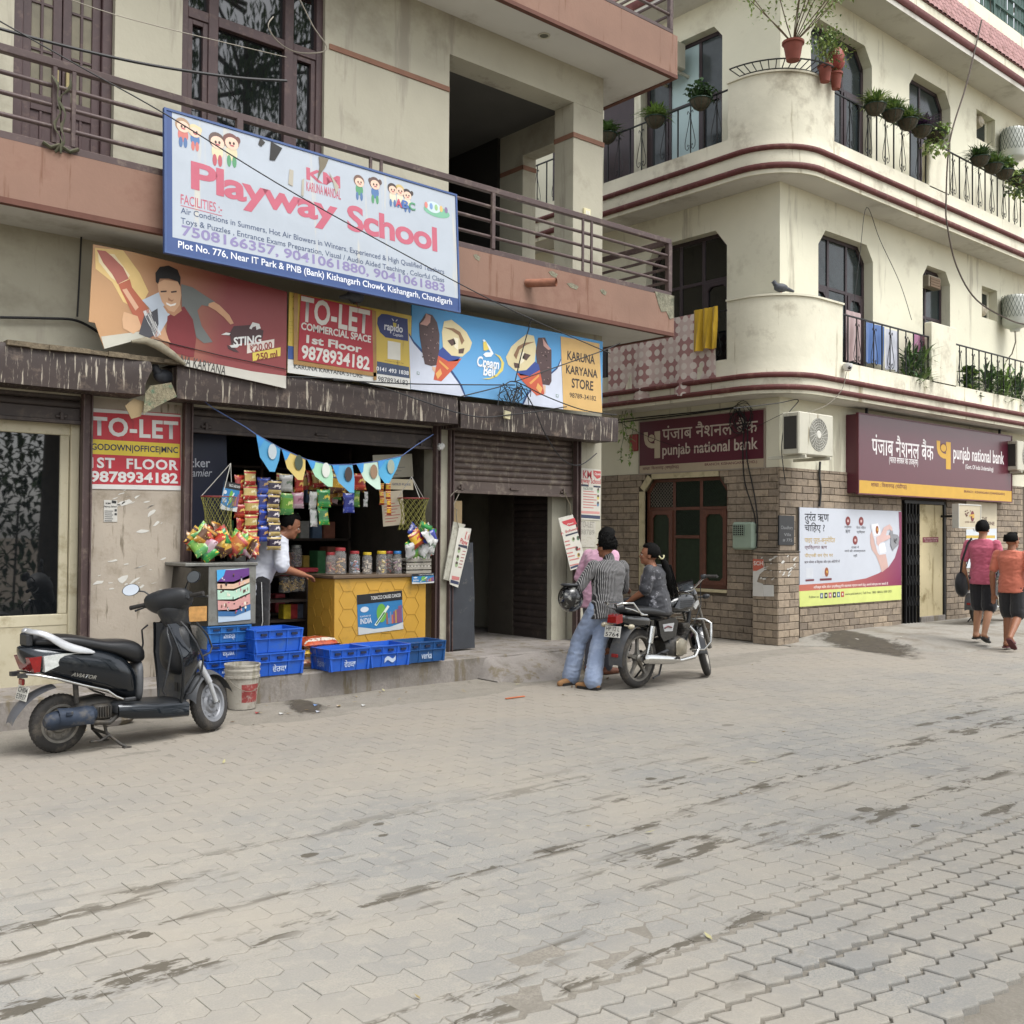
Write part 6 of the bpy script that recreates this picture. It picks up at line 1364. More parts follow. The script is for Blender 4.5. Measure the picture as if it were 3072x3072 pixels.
def fend(u,v):
 t=R(20+150*u);rr_=0.262;y=(2*v-1)*0.075;return ST@Vector((1.245-rr_*math.cos(t)*(-1),y,0.235+rr_*math.sin(t)-0.05*(2*v-1)**2))
mb.grid(fend,16,6);mb.build('front_mudguard',m_greyp,sc,smooth=60,fix=False)
mb=MB();secs=[]
for y,xr,zr_,xc,zc in((-0.215,0.04,0.045,0.90,1.072),(-0.18,0.065,0.07,0.89,1.072),(-0.11,0.10,0.10,0.905,1.06),(0.0,0.135,0.125,0.915,1.045),(0.11,0.10,0.10,0.905,1.06),(0.18,0.065,0.07,0.89,1.072),(0.215,0.04,0.045,0.90,1.072)):
 secs.append([(xc+xr*math.cos(t)-0.35*zr_*math.sin(t),y,zc+zr_*math.sin(t))for t in[2*math.pi*i/14 for i in range(14)]])
mb.loft(secs,True,ST);mb.loft([[(xc+rx*math.cos(t),ry*math.sin(t),z)for t in[2*math.pi*i/14 for i in range(14)]]for xc,rx,ry,z in((0.985,0.085,0.095,0.80),(0.965,0.095,0.105,0.88),(0.93,0.115,0.13,0.98),(0.91,0.11,0.14,1.05))],True,ST)
mb.build('handlebar_cowl',m_blackp,sc,smooth=60,sub=1)
DM=ST@Matrix.Translation((0.858,0,1.118))@Matrix.Rotation(R(-48),4,'Y')
mb=MB();mb.lathe([(0.0,0.012),(0.06,0.010),(0.075,0.0),(0.078,-0.02)],24,DM@Matrix.Diagonal((0.7,1.25,1,1)));dash=mb.build('dashboard',mat('dial_glass','#32363a',0.12,var=0.1,vs=30),sc,smooth=40)
dm=MB();dm.lathe([(0.040,0.0135),(0.045,0.0135)],24,DM@Matrix.Diagonal((0.7,1.25,1,1)))
for i in range(11):t=R(-110+22*i+180);dm.box(0.030,-0.0015,0.0135,0.038,0.0015,0.0145,DM@Matrix.Diagonal((0.7,1.25,1,1))@Matrix.Rotation(t,4,'Z'))
dm.build('dial_marks',mat('dial_white','#8f9598',0.5),dash,fix=False)
for s in(-1,1):
 mb=MB();mb.cbox(0.86,s*0.19-0.03,1.04,0.93,s*0.19+0.03,1.105,0.012,ST);mb.cbox(0.848,s*0.19-0.02,1.055,0.862,s*0.19+0.02,1.085,0.004,ST);mb.build('switchgear',m_blackp,sc)
 mb=MB();mb.tube([(0.895,s*0.20,1.075),(0.885,s*0.26,1.072),(0.87,s*0.345,1.068)],[0.016,0.0165,0.0175],12,M=ST);mb.lathe([(0,.012),(0.018,0.01),(0.018,0)],12,ST@Matrix.Translation((0.87,s*0.345,1.068))@Matrix.Rotation(R(-90*s),4,'X'));mb.build('grip',m_rubber,sc,smooth=50)
 mb=MB();mb.tube([(0.935,s*0.19,1.07),(0.945,s*0.26,1.06),(0.925,s*0.345,1.045)],[(0.010,0.006),(0.009,0.005),(0.008,0.006)],8,M=ST);mb.ball((0.923,s*0.35,1.044),0.010,8,6,ST);mb.build('brake_lever',m_blackp,sc,smooth=60)
 top=(0.84,s*0.305,1.205);mb=MB();mb.tube([(0.90,s*0.17,1.10),(0.895,s*0.175,1.14),(0.88,s*0.21,1.175),(0.85,s*0.25,1.19)],0.0065,8,M=ST)
 MM=ST@Matrix.Translation(top)@Matrix.Rotation(R(12*s),4,'Z')@Matrix.Rotation(R(6),4,'Y')
 mb.lathe([(0.0,0.028),(0.035,0.024),(0.053,0.008),(0.056,-0.006)],24,MM@Matrix.Rotation(R(90),4,'Y')@Matrix.Diagonal((0.85,1.35,1,1)));mir=mb.build('mirror',m_blackp,sc,smooth=50)
 mb=MB();mb.lathe([(0.0,-0.0062),(0.052,-0.0058)],24,MM@Matrix.Rotation(R(90),4,'Y')@Matrix.Diagonal((0.85,1.35,1,1)));mb.build('mirror_glass',m_mirror,mir,fix=False)
mb=MB();mb.loft([ring(x,w,z,h,14,3,0.03)for x,w,z,h in((0.03,0.07,0.25,0.06),(0.16,0.11,0.28,0.09),(0.34,0.13,0.29,0.10),(0.46,0.10,0.28,0.07))]);mb.cbox(0.22,-0.17,0.22,0.37,-0.09,0.34,0.02)
for i in range(6):mb.cbox(0.24+0.02*i,-0.185,0.245,0.248+0.02*i,-0.169,0.325,0.002)
mb.tube([(0.12,-0.1,0.36),(0.1,-0.11,0.55)],0.02,10);mb.tube([(0.42,-0.14,0.24),(0.34,-0.17,0.2),(0.2,-0.18,0.22)],0.018,10);mb.build('engine',m_engine,sc,smooth=40)
MU=mat('scorched_steel','#26303f',0.6,metal=0.3,var=0.25,vs=10,dirt=('#5c574f',0.35,9))
mb=MB();mb.lathe([(0.0,-0.19),(0.03,-0.19),(0.058,-0.165),(0.068,-0.12),(0.068,0.12),(0.055,0.17),(0.03,0.19),(0,0.19)],20,Matrix.Translation((0.045,-0.175,0.27))@Matrix.Rotation(R(86),4,'Y'));mu=mb.build('muffler',MU,sc,smooth=40)
mb=MB();mb.grid(lambda u,v:(-0.06+0.25*u,-0.175-0.078*math.cos(R(-30+110*v)),0.275+0.078*math.sin(R(-30+110*v))-0.02*u),8,6);mb.cbox(-0.02,-0.262,0.30,0.03,-0.25,0.33,0.004);mb.build('heat_shield',MU,mu,smooth=60,fix=False)
mb=MB()
for s in(-1,1):mb.tube([(0.33,s*0.1,0.2),(0.34,s*0.12,0.12),(0.43,s*0.16,0.03),(0.47,s*0.19,0.006)],[0.014,0.013,0.012,0.011],8);mb.cbox(0.44,s*0.19-0.02,0.0,0.50,s*0.19+0.02,0.008,0.002)
mb.tube([(0.35,-0.12,0.11),(0.35,0.12,0.11)],0.012,8);mb.tube([(0.36,-0.13,0.1),(0.28,-0.15,0.07),(0.20,-0.16,0.075)],0.01,8);mb.build('centre_stand',m_engine,sc,smooth=50)
mb=MB();mb.grid(lambda u,v:(lambda t:(0.03-0.30*math.cos(t)*(1+0.08*(1-u))+(-0.03*(1-u)),(2*v-1)*(0.085 if u>.3 else 0.06+0.08*u),0.235+0.27*math.sin(t)-0.02*(2*v-1)**2))(R(5+75*u)),14,6);mb.build('rear_mudguard',mat('dull_grey_plastic','#55565a',0.65,var=0.1,vs=5,dirt=('#777065',0.3,5)),sc,smooth=60,fix=False)
MP=Matrix.Translation((-0.235,0,0.455))@Matrix.Rotation(R(-90),4,'Z')@Matrix.Rotation(R(-14),4,'X')
def plate(parent,M,l1,l2,w=0.20,h=0.10):
 mb=MB();mb.cbox(-w/2,0,-h/2,w/2,0.004,h/2,0.0015,M);pl_=mb.build('number_plate',m_plate,parent)
 for s_,z0,z1 in((l1,h*0.06,h*0.42),(l2,-h*0.42,-h*0.06)):
  t=text(pl_,s_,(-w*0.42,z0,w*0.42,z1),flat('#26262a'),y=-0.0012,bold=0.008);t.matrix_local=M
 return pl_
plate(sc,MP,'CH04','E3937');mb=MB();mb.cbox(-0.25,-0.035,0.515,-0.228,0.035,0.56,0.006);mb.build('reflector',m_redl,sc)
def motorcycle(name,label,loc,rz,detail=True,l1='HP 12 L',l2='5764',turn=33,plate_only=False):
 b=thing(name,label,'motorcycle',loc,rz,None)
 RW,FW,WB=0.302,0.295,1.245
 wheel(b,(0,0,RW),RW,0.085,0.228,'spoke')
 AXm=Vector((-0.44,0,0.90)).normalized();HP=Vector((0.96,0,0.80));SM=Matrix.Translation(HP)@Matrix.Rotation(R(turn),4,AXm)@Matrix.Translation(-HP)
 wheel(b,(WB,0,FW),FW,0.078,0.228,'spoke',SM)
 mb=MB();mb.tube([(0.97,0,0.86),(0.80,0,0.78),(0.45,0,0.70),(0.12,0,0.70),(-0.18,0,0.72)],0.022,10);mb.tube([(0.97,0,0.80),(0.92,0,0.55),(0.84,0,0.30)],0.022,10)
 for s in(-1,1):mb.tube([(0.43,s*0.09,0.36),(0.2,s*0.10,0.32),(0.0,s*0.105,RW)],(0.018),8);mb.tube([(0.45,s*0.08,0.70),(0.42,s*0.10,0.5),(0.45,s*0.09,0.32)],0.016,8)
 mb.build('frame',m_blackp,b,smooth=50)
 rings_loft([(0.46,0.05,0.76,0.84),(0.50,0.095,0.745,0.885),(0.60,0.125,0.73,0.935),(0.72,0.14,0.72,0.965),(0.84,0.135,0.72,0.965),(0.92,0.10,0.74,0.94),(0.955,0.04,0.80,0.90)],'fuel_tank',m_glossb,b,p=2.7)
 for s in(-1,1):
  mb=MB();mb.prism([(0.50,0.80),(0.58,0.885),(0.80,0.90),(0.86,0.86),(0.78,0.81),(0.56,0.785)],s*0.118,s*0.142);tp=mb.build('tank_pad',m_greyp,b)
  for i in range(4):q_=MB();q_.box(0.57+0.0*i,s*0.143,0.802+0.021*i,0.79+0.01*i,s*0.1465,0.812+0.021*i);q_.build('vent',m_blackp,tp)
  mb=MB();mb.prism([(0.87,0.79),(0.965,0.86),(0.965,0.82),(0.90,0.765)],s*0.09,s*0.118);mb.build('tank_shroud',mat('white_decal','#a9a9a6',0.4,var=0.2,vs=30),b)
 rings_loft([(-0.28,0.09,0.78,0.81),(-0.22,0.115,0.765,0.84),(-0.05,0.125,0.75,0.845),(0.12,0.13,0.735,0.835),(0.26,0.13,0.72,0.81),(0.38,0.12,0.70,0.785),(0.46,0.11,0.69,0.795),(0.53,0.08,0.71,0.83),(0.56,0.04,0.74,0.82)],'seat',m_seat,b,p=3.0)
 rings_loft([(-0.36,0.05,0.71,0.76),(-0.30,0.09,0.67,0.775),(-0.12,0.105,0.63,0.765),(0.08,0.11,0.60,0.745),(0.16,0.09,0.61,0.72)],'tail_panel',m_glossb,b,p=3.2)
 for s in(-1,1):
  mb=MB();mb.prism([(0.20,0.68),(0.50,0.70),(0.56,0.66),(0.52,0.50),(0.30,0.46),(0.24,0.52)],s*0.085,s*0.125);sp_=mb.build('side_panel',m_glossb,b)
  mb=MB();mb.prism([(0.27,0.64),(0.48,0.645),(0.45,0.56),(0.30,0.565)],s*0.125,s*0.129);mb.build('side_badge',m_silver,sp_)
  mb=MB();mb.tube([(0.30,s*0.132,0.60),(0.36,s*0.132,0.615),(0.43,s*0.132,0.60)],0.008,6);mb.build('side_script',mat('script_red','#5a2020',0.4),sp_)
  mb=MB();mb.tube([(0.0,s*0.125,0.33),(0.05,s*0.125,0.48)],0.016,10);mb.tube([(0.045,s*0.125,0.46),(0.09,s*0.125,0.63)],0.034,14);sh=mb.build('shock_absorber',m_chrome,b,smooth=45)
  mb=MB();pts=[(0.012+0.05*t/40+0.028*math.cos(t*1.1)*0.3,s*0.125+0.027*math.sin(t*1.1),0.36+0.12*t/40)for t in range(41)];mb.tube(pts,0.0055,5);mb.build('spring',m_blackp,sh)
 mb=MB()
 for s in(-1,1):mb.tube([(-0.02,s*0.135,0.755),(-0.12,s*0.14,0.762),(-0.24,s*0.125,0.885),(-0.40,s*0.10,0.885),(-0.42,s*0.06,0.872)],0.011,8);mb.tube([(-0.05,s*0.135,0.757),(-0.26,s*0.125,0.82),(-0.36,s*0.11,0.84)],0.008,8)
 for x in(-0.26,-0.33,-0.40):mb.tube([(x,-0.115,0.885),(x,0.115,0.885)],0.008,8)
 mb.build('carrier',m_chrome,b,smooth=50)
 mb=MB();mb.loft([[(-0.34,y,0.775)for y in(-0.07,0.07)]+[(-0.34,y,0.69)for y in(0.07,-0.07)],[(-0.41,y,0.765)for y in(-0.06,0.06)]+[(-0.42,y,0.68)for y in(0.065,-0.065)],[(-0.425,y,0.75)for y in(-0.05,0.05)]+[(-0.435,y,0.69)for y in(0.055,-0.055)]]);mb.build('tail_lamp',m_redl,b,smooth=30)
 mb=MB();mb.grid(lambda u,v:(lambda t:(-0.0-0.365*math.cos(t),(2*v-1)*0.085,0.33+0.34*math.sin(t)-0.02*(2*v-1)**2))(R(-12+100*u)),16,6);mb.build('rear_mudguard',m_greyp,b,smooth=60,fix=False)
 plate(b,Matrix.Translation((-0.415,0,0.60))@Matrix.Rotation(R(-90),4,'Z')@Matrix.Rotation(R(-12),4,'X'),l1,l2,0.20,0.115)
 mb=MB();mb.cbox(-0.385,-0.04,0.34,-0.37,0.04,0.375,0.003);mb.build('reflector',m_redl,b)
 for s in(-1,1):
  mb=MB();mb.ball((-0.33,s*0.17,0.655),(0.045,0.028,0.026),12,8);mb.tube([(-0.31,s*0.07,0.66),(-0.32,s*0.15,0.655)],0.008,6);mb.build('indicator',m_amber,b,smooth=60)
 mb=MB();mb.loft([ring(x,w,z,h,14,3.2)for x,w,z,h in((0.38,0.09,0.37,0.08),(0.45,0.13,0.38,0.11),(0.62,0.135,0.38,0.12),(0.74,0.11,0.38,0.10),(0.78,0.07,0.38,0.06))])
 for i in range(8):mb.cbox(0.66+0.016*i,-0.085,0.46+0.014*i,0.76+0.016*i,0.085,0.468+0.014*i,0.002)
 mb.cbox(0.76,-0.06,0.55,0.88,0.06,0.62,0.012);en=mb.build('engine',m_engine,b,smooth=40)
 mb=MB();mb.lathe([(0,0.02),(0.075,0.018),(0.095,0.004),(0.10,-0.02)],22,Matrix.Translation((0.60,-0.135,0.38))@Matrix.Rotation(R(90),4,'X'));mb.cbox(0.50,-0.148,0.30,0.70,-0.128,0.45,0.012);mb.build('clutch_cover',mat('engine_alloy','#8f8878',0.4,metal=0.6,var=0.15,vs=12),en,smooth=40)
 mb=MB();mb.tube([(0.86,-0.06,0.58),(0.93,-0.10,0.50),(0.92,-0.15,0.34),(0.80,-0.17,0.265),(0.55,-0.175,0.25),(0.42,-0.175,0.255)],0.021,12);ex_=mb.build('exhaust_pipe',m_chrome,b,smooth=60)
 mb=MB();mb.lathe([(0.012,-0.30),(0.03,-0.30),(0.05,-0.285),(0.056,-0.24),(0.05,0.1),(0.042,0.22),(0.024,0.32),(0.0,0.33)],20,Matrix.Translation((0.18,-0.175,0.29))@Matrix.Rotation(R(96),4,'Y'));mb.build('muffler',m_chrome,b,smooth=40)
 mb=MB();mb.lathe([(0.0,-0.296),(0.018,-0.298)],12,Matrix.Translation((0.18,-0.175,0.29))@Matrix.Rotation(R(96),4,'Y'));mb.build('muffler_end',mat('soot','#1a1714',0.9),b,fix=False)
 mb=MB()
 for s in(-1,1):mb.tube([(0.40,s*0.13,0.29),(0.42,s*0.24,0.29)],0.013,8);mb.tube([(0.25,s*0.12,0.34),(0.25,s*0.2,0.345)],0.012,8)
 mb.build('footpeg',m_rubber,b,smooth=40)
 mb=MB();mb.tube([(0.93,-0.05,0.66),(0.98,-0.18,0.66),(1.0,-0.25,0.62),(0.98,-0.265,0.42),(0.92,-0.22,0.34),(0.88,-0.06,0.33)],0.013,10);mb.tube([(0.93,0.05,0.66),(0.98,0.18,0.66),(1.0,0.25,0.62),(0.98,0.265,0.42),(0.92,0.22,0.34),(0.88,0.06,0.33)],0.013,10);mb.build('crash_guard',m_chrome,b,smooth=60)
 mb=MB();mb.tube([(0.42,0.13,0.28),(0.36,0.22,0.12),(0.33,0.30,0.004)],0.011,8);mb.tube([(0.30,-0.1,0.25),(0.22,-0.12,0.12),(0.10,-0.13,0.10)],0.010,8);mb.build('side_stand',m_blackp,b,smooth=50)
 for s in(-1,1):
  mb=MB();mb.tube([(1.245,s*0.09,0.30),(1.13,s*0.09,0.52)],0.025,12,M=SM);mb.tube([(1.135,s*0.09,0.51),(0.955,s*0.09,0.90)],0.017,12,M=SM);mb.build('fork_leg',m_alloy,b,smooth=50)
 mb=MB();mb.grid(lambda u,v:(lambda t:SM@Vector((1.245+0.335*math.cos(t),(2*v-1)*0.07,0.295+0.335*math.sin(t)-0.03*(2*v-1)**2)))(R(20+165*u)),18,6);mb.build('front_mudguard',m_glossb,b,smooth=60,fix=False)
 mb=MB();mb.loft([[(x,ry*math.cos(t),zc+rz_*math.sin(t))for t in[2*math.pi*i/16 for i in range(16)]]for x,ry,rz_,zc in((1.01,0.05,0.05,0.93),(1.05,0.10,0.11,0.92),(1.12,0.11,0.125,0.91),(1.16,0.09,0.10,0.90))],True,SM);hl=mb.build('headlamp_cowl',m_glossb,b,smooth=60,sub=1)
 mb=MB();mb.loft([[(x,y*0.09,z)for y in(-1,-.3,.3,1)]for x,z in((1.04,0.99),(1.08,1.06),(1.10,1.08))],False,SM);mb.build('visor',m_glossb,b,smooth=60,fix=False)
 mb=MB();mb.lathe([(0.0,0.01),(0.055,0.01),(0.065,0),(0.065,-0.04)],20,SM@Matrix.Translation((1.0,0,1.0))@Matrix.Rotation(R(-35),4,'Y')@Matrix.Diagonal((1,1.3,1,1)));mb.build('instrument_dial',_mats['dial_glass'],b,smooth=40)
 mb=MB();mb.tube([(0.83,-0.36,1.04),(0.87,-0.24,1.07),(0.94,-0.16,1.02),(0.955,-0.06,0.955),(0.955,0.06,0.955),(0.94,0.16,1.02),(0.87,0.24,1.07),(0.83,0.36,1.04)],0.0115,10,M=SM);mb.build('handlebar',m_chrome,b,smooth=60)
 for s in(-1,1):
  mb=MB();mb.tube([(0.865,s*0.25,1.068),(0.83,s*0.37,1.038)],0.0185,12,M=SM);mb.build('grip',m_rubber,b,smooth=50)
  mb=MB();mb.cbox(0.85,s*0.225-0.03,1.045,0.90,s*0.225+0.03,1.095,0.008,SM);mb.tube([(0.90,s*0.23,1.07),(0.92,s*0.30,1.055),(0.885,s*0.38,1.035)],0.006,6,M=SM);mb.build('lever',m_blackp,b,smooth=50)
  mb=MB();mb.ball((1.06,s*0.19,0.86),(0.03,0.045,0.028),12,8,SM);mb.tube([(1.04,s*0.10,0.87),(1.05,s*0.16,0.862)],0.008,6,M=SM);mb.build('indicator',m_blackp,b,smooth=60)
 mb=MB();mb.tube([SM@Vector((0.9,-0.2,1.06)),SM@Vector((1.02,-0.16,0.98)),(1.03,-0.1,0.8),(0.9,-0.1,0.62)],0.005,6);mb.tube([SM@Vector((0.9,0.2,1.06)),SM@Vector((1.03,0.1,0.95)),(0.98,0.05,0.7)],0.005,6);mb.build('cable',m_blackp,b,smooth=60)
 return b
bike=motorcycle('motorcycle','black motorcycle with chrome carrier that the young couple lean on',(7.94,7.20,0.004),R(5.8))
# ================================================================== people: skeletons grown into one continuous surface each
def cap(mb,a,b,ra,rb,n=12):
 a,b=Vector(a),Vector(b);d=(b-a);L=d.length
 if L<1e-6:mb.ball(a,ra);return
 t=d/L;pts,rs=[],[]
 for i in range(4):q=R(-90+30*i)if i else R(-80);pts.append(a+t*(ra*math.sin(q)));rs.append(ra*math.cos(q))
 for i in range(4):q=R(30*i)if i<3 else R(80);pts.append(b+t*(rb*math.sin(q)));rs.append(rb*math.cos(q))
 mb.tube(pts,rs,n)
def chain(mb,pts,rs):
 for i in range(len(pts)-1):cap(mb,pts[i],pts[i+1],rs[i],rs[i+1])
from mathutils import noise as _mn
_jobs=[]
def remesh(mb,name,m,parent,vox=0.009,sm=4,wrinkle=0.0,seed=0):
 q=bpy.data.objects.new(name,bpy.data.meshes.new(name));COL.objects.link(q);q.parent=parent
 _jobs.append((q,mb,m,vox,sm,wrinkle,seed));return q
def grow_all():
 bench=bpy.data.scenes.new('remesh_bench');tmp=[]
 for q,mb,m,vox,sm,wrinkle,seed in _jobs:
  o=bpy.data.objects.new('tmp',mb.mesh('tmp',[],fix=True));bench.collection.objects.link(o);tmp.append(o)
  md=o.modifiers.new('r','REMESH');md.mode='VOXEL';md.voxel_size=vox;md.use_smooth_shade=True
  s=o.modifiers.new('s','SMOOTH');s.factor=0.5;s.iterations=sm
 vl=bench.view_layers[0];vl.update();dg=vl.depsgraph
 for o,(q,mb,m,vox,sm,wrinkle,seed)in zip(tmp,_jobs):
  out=bpy.data.meshes.new_from_object(o.evaluated_get(dg))
  if wrinkle:
   sv=Vector((seed*3.1,seed*1.7,0))
   src=[(v.co.copy(),v.normal.copy())for v in out.vertices];new=[]
   for c,nn in src:
    k=_mn.noise(Vector((c.x*9,c.y*9,c.z*15))+sv)+0.7*_mn.noise(Vector((c.x*16,c.y*16+c.z*9,c.z*24))-sv);c=c+nn*(wrinkle*(1-2*abs(k)));new+=(c.x,c.y,c.z)
   out.vertices.foreach_set('co',new);out.update()
  out.materials.clear();out.materials.append(m);out.shade_smooth();out.name=q.name;q.data=out
 for o in tmp:bpy.data.objects.remove(o)
 bpy.data.scenes.remove(bench)
def hand(mb,wr,dirv,up,L=0.10,curl=0.5,side=1):
 d=Vector(dirv).normalized();u=Vector(up);s=d.cross(u).normalized()*side;n=s.cross(d).normalized()*side
 c=Vector(wr)+d*0.035
 for k in(-1,0,1):cap(mb,Vector(wr)+s*0.012*k,Vector(wr)+d*0.075+s*0.022*k,0.017,0.014)
 for k,fl in((-1.5,0.062),(-0.5,0.074),(0.5,0.070),(1.5,0.055)):
  p0=Vector(wr)+d*0.078+s*0.0165*k;p1=p0+(d*math.cos(curl*0.6)-n*math.sin(curl*0.6))*fl*0.5;p2=p1+(d*math.cos(curl*1.6)-n*math.sin(curl*1.6))*fl*0.5;chain(mb,[p0,p1,p2],[0.0088,0.0084,0.007])
 p0=Vector(wr)+d*0.025-s*0.028;p1=p0+(d*0.7-s*0.7)*0.035;p2=p1+(d*0.9-s*0.1-n*0.3)*0.03;chain(mb,[p0,p1,p2],[0.012,0.0105,0.0085])
def head(mb,c,yaw=0.0,pitch=0.0,k=1.0):
 Q=Matrix.Translation(c)@Matrix.Rotation(yaw,4,'Z')@Matrix.Rotation(pitch,4,'Y')
 mb.ball((-0.008*k,0,0.025*k),(0.098*k,0.077*k,0.098*k),16,12,Q);mb.ball((0.022*k,0,-0.045*k),(0.068*k,0.056*k,0.072*k),14,10,Q)
 mb.ball((0.072*k,0,-0.082*k),(0.024*k,0.026*k,0.022*k),10,8,Q)
 for s in(-1,1):
  mb.ball((-0.005*k,s*0.078*k,-0.012*k),(0.022*k,0.012*k,0.032*k),8,8,Q);mb.ball((0.066*k,s*0.032*k,-0.02*k),(0.022*k,0.024*k,0.02*k),8,6,Q);mb.ball((0.082*k,s*0.03*k,0.026*k),(0.014*k,0.026*k,0.009*k),8,6,Q)
 mb.tube([Q@Vector((0.086*k,0,0.018*k)),Q@Vector((0.104*k,0,-0.018*k)),Q@Vector((0.092*k,0,-0.032*k))],[0.010*k,0.0155*k,0.014*k],8)
 mb.ball((0.086*k,0,-0.056*k),(0.012*k,0.024*k,0.007*k),8,6,Q);mb.ball((0.084*k,0,-0.066*k),(0.012*k,0.021*k,0.007*k),8,6,Q)
 return Q
def face_bits(Q,parent,k=1.0):
 e=MB()
 for s in(-1,1):e.ball((0.0815*k,s*0.032*k,0.004*k),(0.010*k,0.014*k,0.0085*k),8,6,Q)
 e.build('eye',mat('eye_white','#b9b2a8',0.3,var=0),parent,smooth=60)
 e=MB()
 for s in(-1,1):e.ball((0.0895*k,s*0.032*k,0.004*k),(0.0035*k,0.006*k,0.006*k),8,6,Q)
 e.build('pupil',mat('pupil','#1a120e',0.2,var=0),parent,smooth=60)
 e=MB()
 for s in(-1,1):e.tube([Q@Vector((0.092*k,s*0.014*k,0.026*k)),Q@Vector((0.092*k,s*0.032*k,0.033*k)),Q@Vector((0.078*k,s*0.052*k,0.027*k))],(0.004),6)
 e.build('eyebrow',m_hair,parent)
 e=MB();e.ball((0.0975*k,0,-0.061*k),(0.003*k,0.021*k,0.006*k),8,6,Q);e.build('lips',mat('lips','#7a4238',0.5,var=0),parent,smooth=60)
m_skin=mat('brown_skin','#8f5f45',0.55,var=0.07,vs=14);m_skin2=mat('tan_skin','#a87a5c',0.55,var=0.07,vs=14);m_skind=mat('dark_skin','#6b4633',0.55,var=0.07,vs=14)
m_hair=mat('black_hair','#070605',0.7,spec=0.12,var=0.25,vs=60,bump=0.6,bs=160)
def hair(parent,Q,k=1.0,curly=0.0,back=1.0,bald=False,seed=0):
 mb=MB();vs=[];n,m_=(64,40)if curly else(28,18)
 def f(u,v):
  t=2*math.pi*u;p=math.pi*(v-0.5);d=Vector((math.cos(p)*math.cos(t),math.cos(p)*math.sin(t),math.sin(p)))
  r=Vector((0.118*k*d.x-0.014*k,0.096*k*d.y,0.116*k*d.z+0.028*k));r*=1+0.05*_mn.noise(d*9+Vector((seed,0,0)))
  if d.x>0.35 and d.z<0.52:r=Vector((0.085*k*d.x-0.02,0.07*k*d.y,0.085*k*d.z+0.02))
  if d.z<-0.25-0.3*back*(1 if d.x<-0.1 else 0):r*=0.55
  if bald and d.z>0.55 and d.x<0.5:r*=0.86
  if curly:r*=1+curly*(0.9*_mn.noise(d*11+Vector((seed,1,2)))+0.5*_mn.noise(d*24))
  return Q@r
 mb.grid(f,n,m_);return mb.build('hair',m_hair,parent,smooth=75,fix=False)
def cloth(name,col,**k):return mat(name,col,k.pop('rough',0.88),var=k.pop('var',0.08),vs=k.pop('vs',5),sheen=0.2,**k)
def shoe(mb,an,d,L=0.26,h=0.07):
 d=Vector((d[0],d[1],0)).normalized();a=Vector((an[0],an[1],0))+Vector((0,0,an[2]-0.08));s=Vector((-d.y,d.x,0))
 chain(mb,[a-d*0.05+Vector((0,0,0.035)),a+d*0.06+Vector((0,0,0.035)),a+d*(L-0.11)+Vector((0,0,0.025))],[0.036,0.042,0.034]);cap(mb,a-d*0.045+Vector((0,0,0.07)),a+d*0.03+Vector((0,0,0.06)),0.036,0.036)
def leg(J,mb,s,r=(0.085,0.06,0.058,0.038)):
 h,k,a=Vector(J['hip'+s]),Vector(J['kn'+s]),Vector(J['an'+s]);calf=k.lerp(a,0.28)
 chain(mb,[h,k],[r[0],r[1]]);chain(mb,[k,calf,a],[r[1]*0.95,r[2],r[3]])
def arm(J,mb,s,r=(0.05,0.04,0.04,0.028)):
 a,e,w=Vector(J['sh'+s]),Vector(J['el'+s]),Vector(J['wr'+s]);chain(mb,[a,e],[r[0],r[1]]);chain(mb,[e,e.lerp(w,0.25),w],[r[1],r[2],r[3]])
def torso(J,mb,f=0.0,low=-0.02,hipw=0.0):
 pe,ch,nk=Vector(J['pelvis']),Vector(J['chest']),Vector(J['neck']);hl_,hr_,sl_,sr_=(Vector(J[k])for k in('hipL','hipR','shL','shR'))
 hd=(hl_-hr_).normalized();sd=(sl_-sr_).normalized();sw_=(sl_-sr_).length/2;smid=(sl_+sr_)/2;ax=(ch-pe).normalized();loops=[]
 for p,t,w,d in((pe+ax*low,0,0.150+hipw,0.112+hipw*.7),(pe+ax*0.06,0,0.150+hipw*.8,0.112+hipw*.5),(pe.lerp(ch,0.5),0.4,0.138+hipw*.4,0.102+hipw*.3),(ch-ax*0.02,0.8,0.158,0.115),(ch.lerp(smid,0.55),0.95,max(0.15,sw_*0.93),0.112),(smid-ax*0.01,1,sw_*0.98,0.085),(smid.lerp(nk,0.45)+ax*0.015,1,sw_*0.66,0.066),(nk,1,0.07,0.058)):
  l=hd.lerp(sd,t).normalized();fr=l.cross(ax).normalized();w+=f;d+=f;n=24
  loops.append([p+l*(w*abs(math.cos(q))**0.85*(1 if math.cos(q)>=0 else-1))+fr*(d*math.sin(q))for q in[2*math.pi*i/n for i in range(n)]])
 mb.loft(loops)
